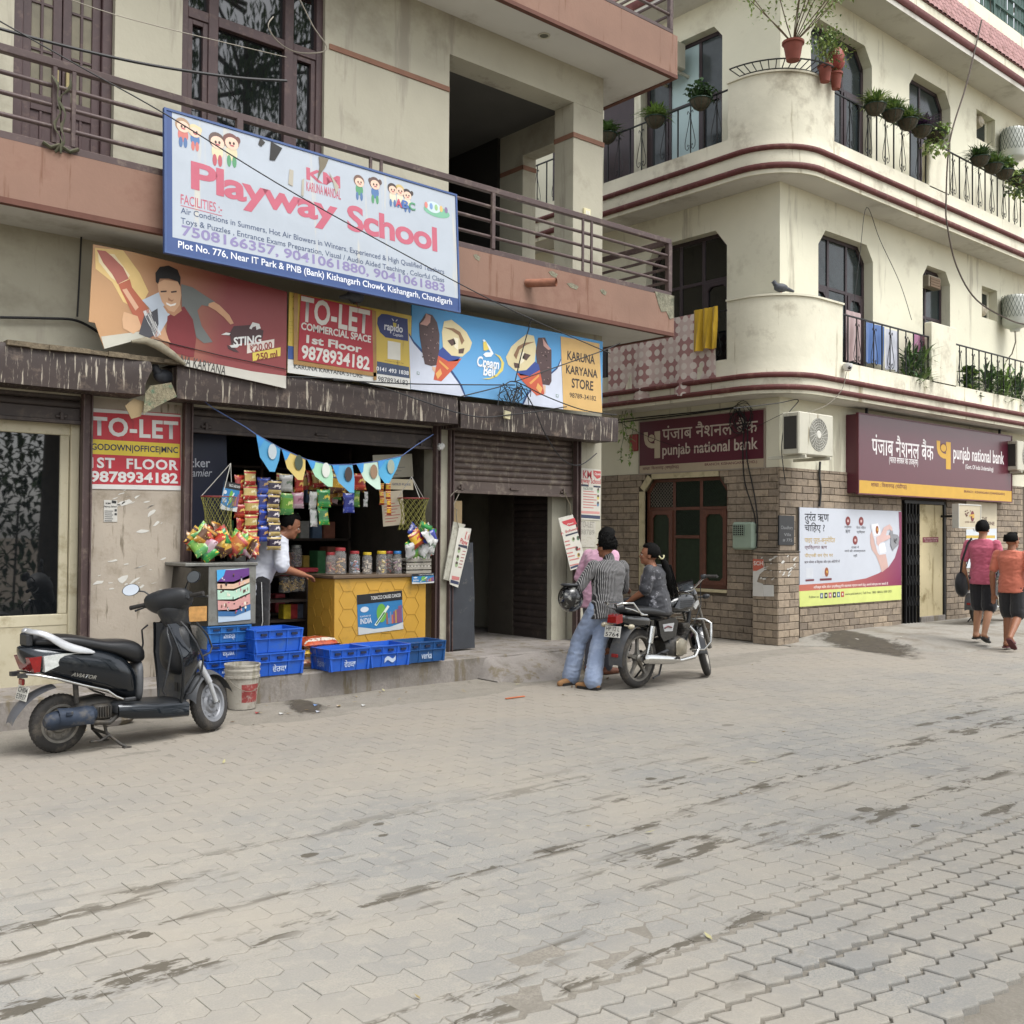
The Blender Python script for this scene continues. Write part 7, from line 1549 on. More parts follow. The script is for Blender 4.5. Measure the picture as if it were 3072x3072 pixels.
def person(name_label,loc,rz,J,Hd,skin,headyaw=0,headpitch=0,k=1.0,hairkw=None,face=True,hands=('L','R'),handdirs=None,feet=None,body_arms=True):
 th=thing('person',name_label,'person',loc,rz)
 mb=MB();torso(J,mb,-0.008)
 for s in('L','R'):
  leg(J,mb,s);arm(J,mb,s);w=Vector(J['wr'+s]);e=Vector(J['el'+s]);d=(handdirs or{}).get(s,(w-e));hand(mb,w,d,(handdirs or{}).get(s+'u',(0,0,1)if abs((w-e).normalized().z)<0.7 else(1,0,0)),side=1 if s=='R' else-1)
  an=Vector(J['an'+s]);fd=Vector(J.get('toe'+s,(1,0,0)));fd.normalize()
  base=Vector((an.x,an.y,an.z-0.07));chain(mb,[an,base-fd*0.03+Vector((0,0,0.035)),base+fd*0.07+Vector((0,0,0.03)),base+fd*0.15+Vector((0,0,0.02))],[0.036,0.036,0.036,0.026])
 hc=Vector(J['head']);cap(mb,J['neck'],hc-Vector((0.01,0,0.06)),0.056*k,0.05*k);Q=head(mb,hc,headyaw,headpitch,k)
 remesh(mb,'body',skin,th,0.0075,3)
 hair(th,Q,k,**(hairkw or{}))
 if face:face_bits(Q,th,k)
 return th,Q
def stand(H,sw=0.185,**over):
 J=dict(pelvis=(0,0,.535*H),chest=(0,0,.735*H),neck=(-0.005,0,.845*H),head=(0.02,0,.925*H),hipL=(0,.085,.52*H),hipR=(0,-.085,.52*H),knL=(0.02,.09,.285*H),knR=(0.02,-.09,.285*H),anL=(0,.09,.05*H),anR=(0,-.09,.05*H),shL=(0,sw,.805*H),shR=(0,-sw,.805*H),elL=(-0.02,sw+.05,.625*H),elR=(-0.02,-sw-.05,.625*H),wrL=(0.04,sw+.06,.475*H),wrR=(0.04,-sw-.06,.475*H))
 J.update(over);return J
def tee(J,th,name,m,f=0.016,sleeve=0.75,hem=0.0,wr=0.004,collar=False,long=False,seed=0):
 mb=MB();torso(J,mb,f,low=-hem,hipw=0.012)
 for s in('L','R'):
  a,e,w=Vector(J['sh'+s]),Vector(J['el'+s]),Vector(J['wr'+s]);c=(Vector(J['shL'])+Vector(J['shR']))/2;a=a.lerp(c,0.05)
  if long:chain(mb,[a,e,w.lerp(e,0.08)],[0.058+f*.5,0.044+f*.5,0.034+f*.4])
  else:chain(mb,[a,a.lerp(e,sleeve)],[0.058+f*.5,0.052+f*.7])
 if collar:cap(mb,Vector(J['neck'])-Vector((0,0,0.02)),Vector(J['neck'])+Vector((0,0,0.03)),0.064,0.060)
 return remesh(mb,name,m,th,0.009,3,wr*0.9,seed=seed)
def trousers(J,th,name,m,to=1.0,f=0.014,flare=0.0,wr=0.003,seed=0):
 mb=MB();pe=Vector(J['pelvis']);cap(mb,pe-Vector((0,0.03,0)),pe+Vector((0,0.03,0)),0.105+f*.4,0.105+f*.4)
 for s in('L','R'):
  h,k,a=Vector(J['hip'+s]),Vector(J['kn'+s]),Vector(J['an'+s])
  if to<=1.0:end=h.lerp(k,to)if to<1 else k;chain(mb,[h,end],[0.088+f,0.080+f+flare]);cap(mb,pe,h,0.095+f,0.088+f)
  else:e=k.lerp(a,to-1);chain(mb,[h,k,e],[0.088+f,0.066+f,0.052+f+flare]);cap(mb,pe,h,0.095+f,0.088+f)
 return remesh(mb,name,m,th,0.009,3,wr,seed=seed)
H=1.76
J=stand(H,0.205,knL=(0.10,.09,.29*H),anL=(0.02,.10,.075*H),knR=(0.02,-.085,.285*H),anR=(-0.20,-.09,.085*H),elL=(-0.05,.26,.63*H),wrL=(0.06,.24,.50*H),elR=(-0.02,-.26,.63*H),wrR=(0.10,-.25,.51*H),toeL=(1,0,0),toeR=(1,0,-0.35))
p5=on(2,0.07,2948,1925)
th,Q=person('man in pink t-shirt and black shorts with a black bag walking past the bank',(p5.x,p5.y,0.06),R(6),J,0,m_skin2,headyaw=R(0),hairkw=dict(back=.95,seed=1))
tee(J,th,'tshirt',cloth('pink_cotton','#b3586e'),hem=0.10,f=0.014,sleeve=0.68,wr=0.006,seed=2);trousers(J,th,'shorts',cloth('black_shorts','#1d1d22'),0.95,0.010,0.016)
def slippers(th,J,m):
 for s in('L','R'):
  an=Vector(J['an'+s]);d=Vector(J.get('toe'+s,(1,0,0)));d.normalize();b=Vector((an.x,an.y,an.z-0.082));sd=d.cross(Vector((0,0,1))).normalized();up=sd.cross(d)
  mb=MB();Mx=Matrix(((d.x,-sd.x,up.x,b.x),(d.y,-sd.y,up.y,b.y),(d.z,-sd.z,up.z,b.z),(0,0,0,1)))
  mb.prism([(-0.075,-0.035),(-0.03,-0.04),(0.09,-0.045),(0.17,-0.04),(0.20,0.0),(0.17,0.04),(0.09,0.045),(-0.03,0.04),(-0.075,0.035),(-0.09,0)],-0.008,0.010,2,Mx);mb.tube([Mx@Vector(p)for p in((0.03,-0.05,0.005),(0.07,-0.035,0.05),(0.09,0,0.062),(0.07,0.035,0.05),(0.03,0.05,0.005))],(0.016,0.005),8);mb.build('slipper',m,th,smooth=50)
slippers(th,J,mat('black_rubber','#17171a',0.6))
bg=thing('shoulder_bag','black cloth bag hanging at the side of the man in pink','bag',(p5.x,p5.y,0.06),R(6));mb=MB()
mb.loft([[(x,0.30+dy,z)for x,z,dy in[(0.02+r_*math.cos(t)*1.0,0.83+r_*1.05*math.sin(t),off)for t in[2*math.pi*i/18 for i in range(18)]]]for r_,off in((0.10,-0.075),(0.17,-0.055),(0.19,0.0),(0.16,0.05),(0.09,0.065))]);mb.build('pouch',cloth('black_canvas','#15161a'),bg,smooth=60,sub=1)
mb=MB();mb.tube([(0.09,0.29,0.98),(0.13,0.24,1.20),(0.10,0.17,1.45),(0.0,0.15,1.50),(-0.10,0.17,1.43),(-0.135,0.235,1.18),(-0.06,0.29,0.98)],(0.016,0.004),8);mb.build('strap',_mats['black_canvas'],bg,smooth=60)
H=1.62
J=stand(H,0.2,knL=(0.10,.085,.29*H),anL=(0.05,.09,.055*H),knR=(0.0,-.085,.285*H),anR=(-0.30,-.085,.12*H),elL=(-0.04,.25,.63*H),wrL=(0.03,.26,.46*H),elR=(-0.02,-.25,.63*H),wrR=(0.12,-.24,.50*H),toeL=(1,0,0),toeR=(1,0,-0.7))
p6=on(2,0.03,3036,1945)
th,Q=person('balding man in coral t-shirt and black shorts walking beside the other',(p6.x,p6.y,0.03),R(4),J,0,m_skin,headyaw=R(-25),hairkw=dict(bald=True,back=.8,seed=3))
tee(J,th,'tshirt',cloth('coral_cotton','#bd6a54'),hem=0.09,f=0.014,sleeve=0.68,wr=0.006,seed=4);trousers(J,th,'shorts',cloth('charcoal_shorts','#232326'),0.9,0.010,0.016);slippers(th,J,mat('maroon_rubber','#5a2a2e',0.6))
def stripes(name,ca,cb,sc_=62,ax=1):
 m=mat(name,cb,0.8,var=0.0,sheen=0.2);nt=m.node_tree;p=nt.nodes['Principled BSDF'];tc=nt.nodes.new('ShaderNodeTexCoord');mp=nt.nodes.new('ShaderNodeMapping');nt.links.new(tc.outputs['Object'],mp.inputs[0]);w=nt.nodes.new('ShaderNodeTexWave');w.bands_direction='XYZ'[ax]
 w.inputs['Scale'].default_value=sc_/(2*math.pi)*1.0;w.inputs['Distortion'].default_value=0.9;w.inputs['Detail'].default_value=1;w.inputs['Detail Scale'].default_value=0.35;nt.links.new(mp.outputs[0],w.inputs[0])
 r=nt.nodes.new('ShaderNodeValToRGB');r.color_ramp.elements[0].position=0.66;r.color_ramp.elements[1].position=0.78;r.color_ramp.elements[0].color=(*lin(cb),1);r.color_ramp.elements[1].color=(*lin(ca),1);nt.links.new(w.outputs['Fac'],r.inputs[0]);nt.links.new(r.outputs[0],p.inputs['Base Color']);return m
c0=on(1,7.55,1806,1800)
rz=R(78);ORG=Vector((7.80,7.50,0))
def to_local(P,org,rz):d=Vector(P)-org;c,s=math.cos(rz),math.sin(rz);return Vector((d.x*c+d.y*s,-d.x*s+d.y*c,d.z))
J=dict(pelvis=(0.0,0.0,0.80),chest=(0.03,-0.03,1.11),neck=(0.03,-0.04,1.30),head=(0.07,-0.03,1.445),hipL=(0.03,.095,0.80),hipR=(0.03,-.095,0.80),shL=(0.04,.15,1.245),shR=(0.02,-.22,1.235),elL=(0.06,.30,1.03),wrL=(0.16,.36,0.94),elR=(0.08,-.27,1.0),wrR=(0.28,-.20,0.93))
fL,fR=to_local(on(2,0.08,1712,2030),ORG,rz),to_local(on(2,0.08,1778,2045),ORG,rz)
J['anL']=tuple(fL);J['anR']=tuple(fR);J['knL']=tuple(Vector(J['hipL']).lerp(fL,0.5)+Vector((0.07,0.02,0.02)));J['knR']=tuple(Vector(J['hipR']).lerp(fR,0.5)+Vector((0.08,0.0,0.02)));J['toeL']=(-0.35,0.95,0);J['toeR']=(0.5,0.2,0)
th,Q=person('man in black and white striped shirt and pale jeans leaning on the motorcycle',ORG,rz,J,0,m_skin,headyaw=R(14),headpitch=R(4),k=1.02,hairkw=dict(curly=0.16,seed=5),handdirs={'L':(0.7,0.1,-0.6),'Lu':(0,1,0)})
tee(J,th,'striped_shirt',stripes('black_white_stripe','#8f8d8c','#141417',125),f=0.022,long=True,hem=0.10,wr=0.005,collar=True,seed=6);trousers(J,th,'jeans',cloth('washed_denim','#8391aa',bump=0.2,bs=90,dirt=('#97a3b8',0.4,5)),1.97,0.016,0.026,0.005,seed=7)
mb=MB();shoe(mb,J['anL'],J['toeL'],0.29);shoe(mb,J['anR'],J['toeR'],0.29);remesh(mb,'shoe',mat('tan_suede','#8f6a44',0.85,var=0.15,vs=18),th,0.008,2)
mb=MB()
for s in('L','R'):
 an=Vector(J['an'+s]);d=Vector(J['toe'+s]).normalized();b=Vector((an.x,an.y,0));sd=Vector((-d.y,d.x,0));mb.add([b+d*a_+sd*c_+Vector((0,0,z))for z in(0.0,0.028)for a_,c_ in((-0.085,-.035),(0.05,-.05),(0.17,-.04),(0.19,0),(0.17,.04),(0.05,.05),(-0.085,.035))],[tuple(range(7)),tuple(range(13,6,-1))]+[(i,(i+1)%7,7+(i+1)%7,7+i)for i in range(7)])
mb.build('sole',mat('dark_sole','#2a2725',0.9),th)
hp=ORG+Matrix.Rotation(rz,3,'Z')@Vector((0.12,0.37,0.90))
hl=thing('helmet','black helmet with white graphics hooked over the striped man\'s forearm','helmet',(hp.x,hp.y,hp.z-0.13),R(200))
def helm(u,v):
 t=2*math.pi*u;p=R(-78+150*v);r=Vector((0.155*math.cos(p)*math.cos(t),0.128*math.cos(p)*math.sin(t),0.145*math.sin(p)));return r+Vector((0,0,0.145))
m_hel=mat('helmet_graphics','#121214',0.25,var=0.0,coat=0.5,dirt=('#c9c8c0',0.32,13))
mb=MB();mb.grid(helm,24,14);mb.build('shell',m_hel,hl,smooth=70,fix=False)
mb=MB();mb.lathe([(0.13,0.282),(0.09,0.286),(0.085,0.255),(0.11,0.18),(0.10,0.06)],22,Matrix.Diagonal((1.05,0.88,1,1)));mb.build('lining',mat('helmet_lining','#1d1d20',0.9),hl,smooth=60,fix=False)
mb=MB();mb.tube([(0.155*1.0*math.cos(t)*0.72,0.128*math.sin(t)*0.72,0.283)for t in[2*math.pi*i/24 for i in range(24)]],0.011,8,closed=True);mb.build('neck_roll',m_blackp,hl,smooth=60)
ORG=Vector((8.33,7.28,0));rz=R(112)
J=dict(pelvis=(0.0,0,0.87),chest=(0.04,0,1.10),neck=(0.05,0,1.235),head=(0.085,0.0,1.36),hipL=(0.05,.085,0.86),hipR=(0.05,-.085,0.86),knL=(0.42,.10,0.80),knR=(0.42,-.09,0.80),anL=(0.46,.09,0.38),anR=(0.47,-.08,0.38),shL=(0.03,.155,1.195),shR=(0.03,-.155,1.195),elL=(0.06,.20,0.99),elR=(0.05,-.19,0.98),wrL=(0.22,.17,0.89),wrR=(0.23,-.12,0.90),toeL=(1,0,-0.3),toeR=(1,0,-0.3))
th,Q=person('young woman in dark patterned top with long ponytail sitting on the motorcycle',ORG,rz,J,0,m_skin,headyaw=R(16),k=0.94,hairkw=dict(seed=8),handdirs={})
m_kurta=mat('charcoal_print','#25262c',0.6,var=0.1,vs=4,dirt=('#a9a9b0',0.16,14),sheen=0.2)
tee(J,th,'printed_top',m_kurta,f=0.018,hem=0.13,sleeve=0.92,wr=0.005,seed=9);trousers(J,th,'trousers',cloth('dark_leggings','#1c1d22'),1.95,0.012)
mb=MB();b=Q@Vector((-0.105,0,0.0));pts=[b,b+Vector((-0.05,-0.005,-0.05)),b+Vector((-0.085,-0.02,-0.16)),b+Vector((-0.09,-0.05,-0.28)),b+Vector((-0.10,-0.075,-0.38)),b+Vector((-0.12,-0.10,-0.44))]
mb.tube(pts,[0.026,0.034,0.045,0.05,0.04,0.012],12);pt=mb.build('ponytail',m_hair,th,smooth=60,sub=1)
rr=random.Random(4);mb=MB()
for i in range(26):
 q=b+Vector((-0.07+rr.uniform(-.04,.04),rr.uniform(-.06,.02),-0.1));mb.tube([q,q+Vector((-0.03+rr.uniform(-.03,.03),-0.04,-0.2)),q+Vector((-0.06+rr.uniform(-.06,.04),-0.09+rr.uniform(-.05,.05),-0.36))],[0.006,0.006,0.002],5)
mb.build('hair_strands',m_hair,pt)
mb=MB();mb.tube([b+Vector((-0.02+0.03*math.cos(t),0.036*math.sin(t),-0.02+0.02*math.sin(t*2)))for t in[2*math.pi*i/12 for i in range(12)]],0.009,6,closed=True);mb.build('scrunchie',mat('pale_scrunchie','#b5b08a',0.8,var=0.3,vs=60),th,smooth=60)
ORG=Vector((8.33,8.12,0));rz=R(8)
J=dict(pelvis=(-0.03,0.02,0.86),chest=(0.02,0.02,1.20),neck=(0.08,0.02,1.395),head=(0.15,0.0,1.52),hipL=(-0.03,.105,0.84),hipR=(-0.03,-.065,0.84),knL=(0.02,.11,0.46),knR=(0.03,-.07,0.46),anL=(-0.03,.11,0.09),anR=(0.05,-.07,0.09),shL=(0.05,.20,1.34),shR=(0.03,-.17,1.34),elL=(0.0,.30,1.09),elR=(-0.13,-.23,1.10),wrL=(0.22,.25,1.0),wrR=(0.10,-.25,1.0))
th,Q=person('man in pink rolled-sleeve shirt standing behind the striped man',ORG,rz,J,0,m_skind,headyaw=R(-8),headpitch=R(10),hairkw=dict(seed=11))
tee(J,th,'pink_shirt',cloth('pale_pink_cotton','#c094a8'),f=0.022,long=True,hem=0.12,wr=0.006,collar=True,seed=12);trousers(J,th,'trousers',cloth('grey_trousers','#4a4c55'),1.95,0.016)
mb=MB();shoe(mb,J['anL'],(1,.1,0),0.29);shoe(mb,J['anR'],(1,-.1,0),0.29);remesh(mb,'boots',mat('brown_leather','#6b3f2a',0.5,var=0.15,vs=12),th,0.008,2)
ORG=Vector((4.88,9.40,ZF));rz=R(-12)
J=dict(pelvis=(-0.12,0.0,0.80),chest=(0.03,0,1.06),neck=(0.13,0,1.215),head=(0.22,0,1.31),hipL=(-0.10,.085,0.79),hipR=(-0.10,-.085,0.79),knL=(-0.06,.09,0.43),knR=(-0.08,-.09,0.43),anL=(-0.10,.10,0.08),anR=(-0.14,-.09,0.08),shL=(0.10,.18,1.15),shR=(0.08,-.18,1.15),elL=(0.12,.26,0.92),elR=(0.08,-.24,0.92),wrL=(0.33,.16,0.86),wrR=(0.31,-.16,0.85))
th,Q=person('shopkeeper in white t-shirt and black track pants bending among the goods',ORG,rz,J,0,m_skin,headpitch=R(22),headyaw=R(-10),hairkw=dict(seed=14))
tee(J,th,'tshirt',cloth('white_cotton','#b9bcc4'),f=0.026,hem=0.26,sleeve=0.9,wr=0.006,seed=15);th.scale=(1.07,1.07,1.06);trousers(J,th,'track_pants',cloth('black_track','#141417'),1.97,0.026,0.02,0.004)
mb=MB();mb.tube([Vector(J['hipR'])+Vector((0,-0.125,0.0)),Vector(J['knR'])+Vector((0,-0.105,0)),Vector(J['anR'])+Vector((0,-0.10,0.03))],(0.006,0.003),6);mb.build('white_piping',mat('piping_white','#b5b5b2',0.7),th)
slippers(th,J,mat('black_rubber','#17171a',0.6))
grow_all()
# ================================================================== the grocery: counter, crates, goods
YG_=9.12
def W(px,py,y=YG_):return on(1,y,px,py)
m_lam=mat('yellow_laminate','#b98f3a',0.35,var=0.05,vs=3,dirt=('#9a7a38',0.2,4),co='World');m_line=mat('laminate_line','#a5802f',0.4)
cx0,cx1,cy0,cy1,cz=W(1003,1840,9.08).x,W(1277,1840,9.08).x,9.08,9.62,1.105
ct=thing('shop_counter','yellow honeycomb-patterned counter at the front of the grocery','counter',(cx0,cy0,ZF))
w_,d_,h_=cx1-cx0,cy1-cy0,cz-ZF
MB().cbox(0,0,0,w_,d_,h_,0.004).build('cabinet',m_lam,ct);MB().cbox(-0.03,-0.03,h_+0.001,w_+0.02,d_+0.02,h_+0.035,0.006).build('top',mat('worn_board','#5c4c3c',0.7,var=0.2,vs=9),ct)
mb=MB();s_=0.105
for i in range(-1,9):
 for j in range(-1,8):
  c=(s_*1.5*i,s_*1.732*(j+0.5*(i%2)))
  for k in range(3):
   a=[(c[0]+s_*math.cos(R(60*q)),c[1]+s_*math.sin(R(60*q)))for q in(k,k+1)]
   if all(0.01<p[0]<w_-0.01 and 0.01<p[1]<h_-0.01 for p in a):mb.bar((a[0][0],-0.001,a[0][1]),(a[1][0],-0.001,a[1][1]),0.003,0.006,up=(0,1,0))
   if all(0.01<p[0]<d_-0.01 and 0.01<p[1]<h_-0.01 for p in a):mb.bar((-0.001,a[0][0],a[0][1]),(-0.001,a[1][0],a[1][1]),0.003,0.006,up=(1,0,0))
mb.build('laminate_pattern',m_line,ct)
def ad(name,label,tl,tr,bl,y,small=False):
 S=Sign(name,label,'poster',W(*bl,y),W(tr[0],bl[1]-(tl[1]-tr[1])*0.9,y),W(*tl,y),0.003,mat('ad_blue','#2b6fa0',0.4,var=0.1,vs=5));w,h=S.w,S.h
 S.raw(rect(0,h*0.76,w,h),'#161618');S.text('TOBACCO CAUSES CANCER',(0,0),(1,1),'#c9c9c6')if 0 else text(S.th,'TOBACCO CAUSES CANCER',(w*0.3,h*0.84,w*0.97,h*0.93),'#c9c9c6',y=-0.003,bold=0.01)
 S.raw([(0,0),(w,0),(w,h*0.18),(w*0.7,h*0.1),(w*0.35,h*0.1),(0,h*0.2)],'#b9bbb8');text(S.th,'INDIA',(w*0.05,h*0.26,w*0.3,h*0.40),'#c9ccd0',y=-0.003,bold=0.02);text(S.th,'FLAVOURS OF',(w*0.05,h*0.43,w*0.28,h*0.47),'#c9ccd0',y=-0.003)
 S.raw(ell(w*0.52,h*0.48,w*0.11,h*0.24),'#5f9a3c',1.5);S.raw([(w*.35,h*.2),(w*.4,h*.17),(w*.7,h*.62),(w*.66,h*.66)],'#cfd6c8',2.5);S.raw([(w*.38,h*.22),(w*.4,h*.2),(w*.6,h*.48),(w*.57,h*.5)],'#2f6a3a',3);S.raw(ell(w*.15,h*.62,w*.09,h*.07),'#c2c6cc',2)
 rr=random.Random(2)
 for i in range(9):x=w*(.62+.04*i);S.raw(rect(x,h*.18,x+w*.035,h*(.3+.18*rr.random()+.02*i)),rr.choice(['#8a5a4a','#b0604a','#6a7fa0','#a8823e','#7a4a6a']),2)
 return S
ad('cigarette_poster','blue tobacco warning poster on the yellow counter front',(1073,1785),(1210,1765),(1075,1905),9.075);ad('cigarette_poster','small blue tobacco strip hanging from the counter edge',(1236,1722),(1302,1718),(1236,1752),9.03);ad('cigarette_card','blue tobacco card hanging beside the red packet strips',(661,1440),(710,1450),(660,1527),YG_-0.03)
CB={0:mat('crate_blue','#1f57b8',0.4,var=0.08,vs=5,dirt=('#3a5f9a',0.25,6)),1:mat('crate_navy','#1a4a80',0.45,var=0.1,vs=5,dirt=('#35577d',0.25,6)),2:mat('crate_sky','#2a69ad',0.45,var=0.1,vs=5)}
def crate(label,x,y,z,w=0.54,d=0.37,h=0.215,rz=0.0,txt='ਵੇਰਕਾ',m=0,flip=False,side=False):
 th=thing('milk_crate',label,'crate',(x,y,z),rz,'blue dairy crates along the plinth')
 mb=MB();t=0.012;e=0.022
 def wall(a,b,n,L):
  a,b,n=Vector(a),Vector(b),Vector(n)
  for z0,z1,o0,o1 in((0.004,h*0.60,-e,-e*0.35),(h*0.60,h*0.64,0.008,0.008),(h*0.64,h*0.96,-e*0.35,0.0),(h*0.95,h,0.012,0.012)):
   p=[a+n*o0+Vector((0,0,z0)),b+n*o0+Vector((0,0,z0)),b+n*o1+Vector((0,0,z1)),a+n*o1+Vector((0,0,z1))];q=[v-n*(t+max(o0,0))for v in p];mb.add(p+q,[(0,1,2,3),(7,6,5,4),(0,4,5,1),(1,5,6,2),(2,6,7,3),(3,7,4,0)])
  for k in(0.30,0.68,0.985,0.015):
   c=a.lerp(b,k);u=(b-a).normalized()*0.006;mb.add([c-u+n*(-e+.008)+Vector((0,0,.004)),c+u+n*(-e+.008)+Vector((0,0,.004)),c+u+n*.009+Vector((0,0,h*.95)),c-u+n*.009+Vector((0,0,h*.95)),c-u-n*.02+Vector((0,0,.004)),c+u-n*.02+Vector((0,0,.004)),c+u-n*.01+Vector((0,0,h*.95)),c-u-n*.01+Vector((0,0,h*.95))],[(0,1,2,3),(7,6,5,4),(0,4,5,1),(1,5,6,2),(2,6,7,3),(3,7,4,0)])
 wall((0,0,0),(w,0,0),(0,-1,0),w);wall((w,0,0),(w,d,0),(1,0,0),d);wall((w,d,0),(0,d,0),(0,1,0),w);wall((0,d,0),(0,0,0),(-1,0,0),d)
 mb.box(e,e,0.004,w-e,d-e,0.012);mb.build('shell',CB[m],th)
 for q in(0.18,0.5,0.82):k=MB();k.box(w*q-0.03,-0.0135,h*0.74,w*q+0.03,-0.0005,h*0.84);k.build('slot',mat('slot_shadow','#0e1b3a',0.6),th)
 bx=(w*0.36,h*0.18,w*0.64,h*0.5)
 if txt:
  t_=text(th,txt,bx,'#aebbd0',y=-0.002,bold=0.014,rot=math.pi if flip else 0);t_.matrix_local=Matrix.Rotation(R(3),4,'X')@Matrix.Translation((0,0.012,0))
  if side:t2=text(th,txt,(0.1,h*0.18,0.27,h*0.5),'#8fa0c4',y=-0.002,bold=0.014);t2.matrix_local=Matrix.Translation((0.012,d,0))@Matrix.Rotation(R(-90),4,'Z')
 return th
x1,x2,x3=W(990,2000,8.5).x,W(1112,2000,8.52).x,W(1228,2000,8.56).x
crate('blue crate at the left end of the row before the counter',x1,8.50,ZF,x2-x1-0.02,side=True);crate('blue crate in the middle of the row before the counter',x2+0.005,8.53,ZF,x3-x2-0.02,txt='~');crate('navy crate at the stair end of the row before the counter',x3,8.58,ZF,W(1336,1980,8.58).x-x3,m=1,txt='verka')
xs=W(765,2000,8.62).x;ws=W(912,2000,8.62).x-xs
crate('lower of two stacked blue crates before the track pants',xs,8.62,ZF,ws);crate('upper of two stacked blue crates before the track pants',xs-0.01,8.61,ZF+0.216,ws-0.01,rz=R(1),txt='')
xt=W(618,2000,8.80).x;wt=W(744,2000,8.80).x-xt
for i,l in enumerate(('bottom','middle','top')):crate('%s crate of three stacked upside down under the ice-cream case'%l,xt+0.005*i,8.78,ZF+0.158*i,wt,h=0.155,flip=True,txt='verka' if i==1 else 'ਵੇਰਕਾ',m=2 if i==2 else 0)
zc0=ZF+0.475;zc1=W(700,1697,8.86).z;cx_0,cx_1=W(560,1800,8.80).x,W(768,1800,8.80).x
cs=thing('display_case','dented steel and glass case carrying the ice-cream menu','display case',(cx_0,8.80,zc0));w,h=cx_1-cx_0,zc1-zc0
m_steel=mat('dull_steel','#7d7d78',0.45,metal=0.4,var=0.15,vs=8,dirt=('#5a564d',0.35,9))
MB().cbox(w*0.30,0,0,w,0.45,h,0.006).build('cabinet',m_steel,cs)
g=MB();g.prism([(0,0.02),(w*0.3,0.0),(w*0.3,h),(0.05,h*0.98)],0.0,0.02);g.prism([(0,0.02),(0.05,h*.98),(0.05,h*.92),(0.02,0.05)],-0.004,0.42);g.build('glass_side',mat('case_glass','#16140f',0.08,spec=0.8),cs)
MB().box(0.02,-0.006,0.05,w*0.28,-0.002,h*0.34).build('snack_tray',mat('golden_snack','#b0834a',0.5,var=0.25,vs=20),cs);MB().cbox(-0.02,-0.012,h+0.001,w+0.01,0.46,h+0.03,0.005).build('top',m_steel,cs)
S=Sign('ice_cream_menu','purple and pastel ice-cream menu poster on the steel case','poster',W(655,1868,8.79),W(752,1858,8.79),W(652,1710,8.79),0.003,mat('menu_base','#a8b9c9',0.4,var=0.05,vs=5));w,h=S.w,S.h
for z0,z1,c,s in((.74,1,'#5a2f72',.06),(.62,.78,'#c9a890',.08),(.42,.64,'#a9c9b4',.08),(.22,.44,'#c08f8a',.08),(.12,.24,'#2f5f8f',.06)):
 S.raw([(0,h*z0),(w*.5,h*(z0-s*.5)),(w,h*(z0+s)),(w,h*min(1,z1+s)),(w*.5,h*min(1,z1-s*.3)),(0,h*z1)],c)
S.raw([(0,h),(w*.27,h),(w*.2,h*.88),(0,h*.78)],'#3f9acf',2)
rr=random.Random(9)
for i in range(44):S.raw(ell(rr.uniform(.06,.94)*w,rr.uniform(.14,.93)*h,rr.uniform(.012,.035)*w,rr.uniform(.012,.045)*h,8),rr.choice(['#2a2028','#c9bfc0','#6a4a40','#b04a7a','#d8d0c0']),2.5)
def pack_mat(name,a,b,c):
 m=mat(name,a,0.28,var=0.0,spec=0.6,bump=0.25,bs=35);nt=m.node_tree;p=nt.nodes['Principled BSDF'];tc=nt.nodes.new('ShaderNodeTexCoord');sp=nt.nodes.new('ShaderNodeSeparateXYZ');nt.links.new(tc.outputs['Generated'],sp.inputs[0])
 cr=nt.nodes.new('ShaderNodeValToRGB');cr.color_ramp.interpolation='CONSTANT';e=cr.color_ramp.elements;e[0].color=(*lin(b),1);e[1].position=0.3;e[1].color=(*lin(a),1)
 x=e.new(0.78);x.color=(*lin(b),1);x=e.new(0.9);x.color=(*lin(a),1);nt.links.new(sp.outputs['Z'],cr.inputs[0])
 n=nt.nodes.new('ShaderNodeTexNoise');n.inputs['Scale'].default_value=26;nt.links.new(tc.outputs['Object'],n.inputs[0]);mr=nt.nodes.new('ShaderNodeMapRange');mr.inputs[1].default_value=.56;mr.inputs[2].default_value=.6;nt.links.new(n.outputs['Fac'],mr.inputs[0])
 mx=nt.nodes.new('ShaderNodeMix');mx.data_type='RGBA';nt.links.new(mr.outputs[0],mx.inputs[0]);nt.links.new(cr.outputs[0],mx.inputs[6]);mx.inputs[7].default_value=(*lin(c),1);nt.links.new(mx.outputs[2],p.inputs['Base Color']);return m
PK={k:pack_mat('foil_'+k,*v)for k,v in dict(gold=('#b09a5a','#9a2220','#d0c8a0'),blue=('#222a6a','#3a55b0','#b08a50'),plum=('#2a2238','#b09a60','#c8c0c0'),green=('#1f6a35','#2f8a3f','#c9b030'),white=('#a9a9a6','#b9b9b6','#6a7a6a'),red=('#8a2520','#a83a2a','#d0b060'),orange=('#b0642a','#a03f3a','#d0a850'),amber=('#b08a2a','#4a2a1a','#d6b860'),pink=('#a87a8a','#b09aa0','#7a4a5a'),lime=('#6a9a3a','#4a8a4a','#c9d080'),brown=('#5a3a22','#a8782a','#d0c090'),yel=('#c09a2a','#8a3a1a','#b03a2a'),navy=('#1f2a7a','#2f3f9a','#a0a8d0')).items()}
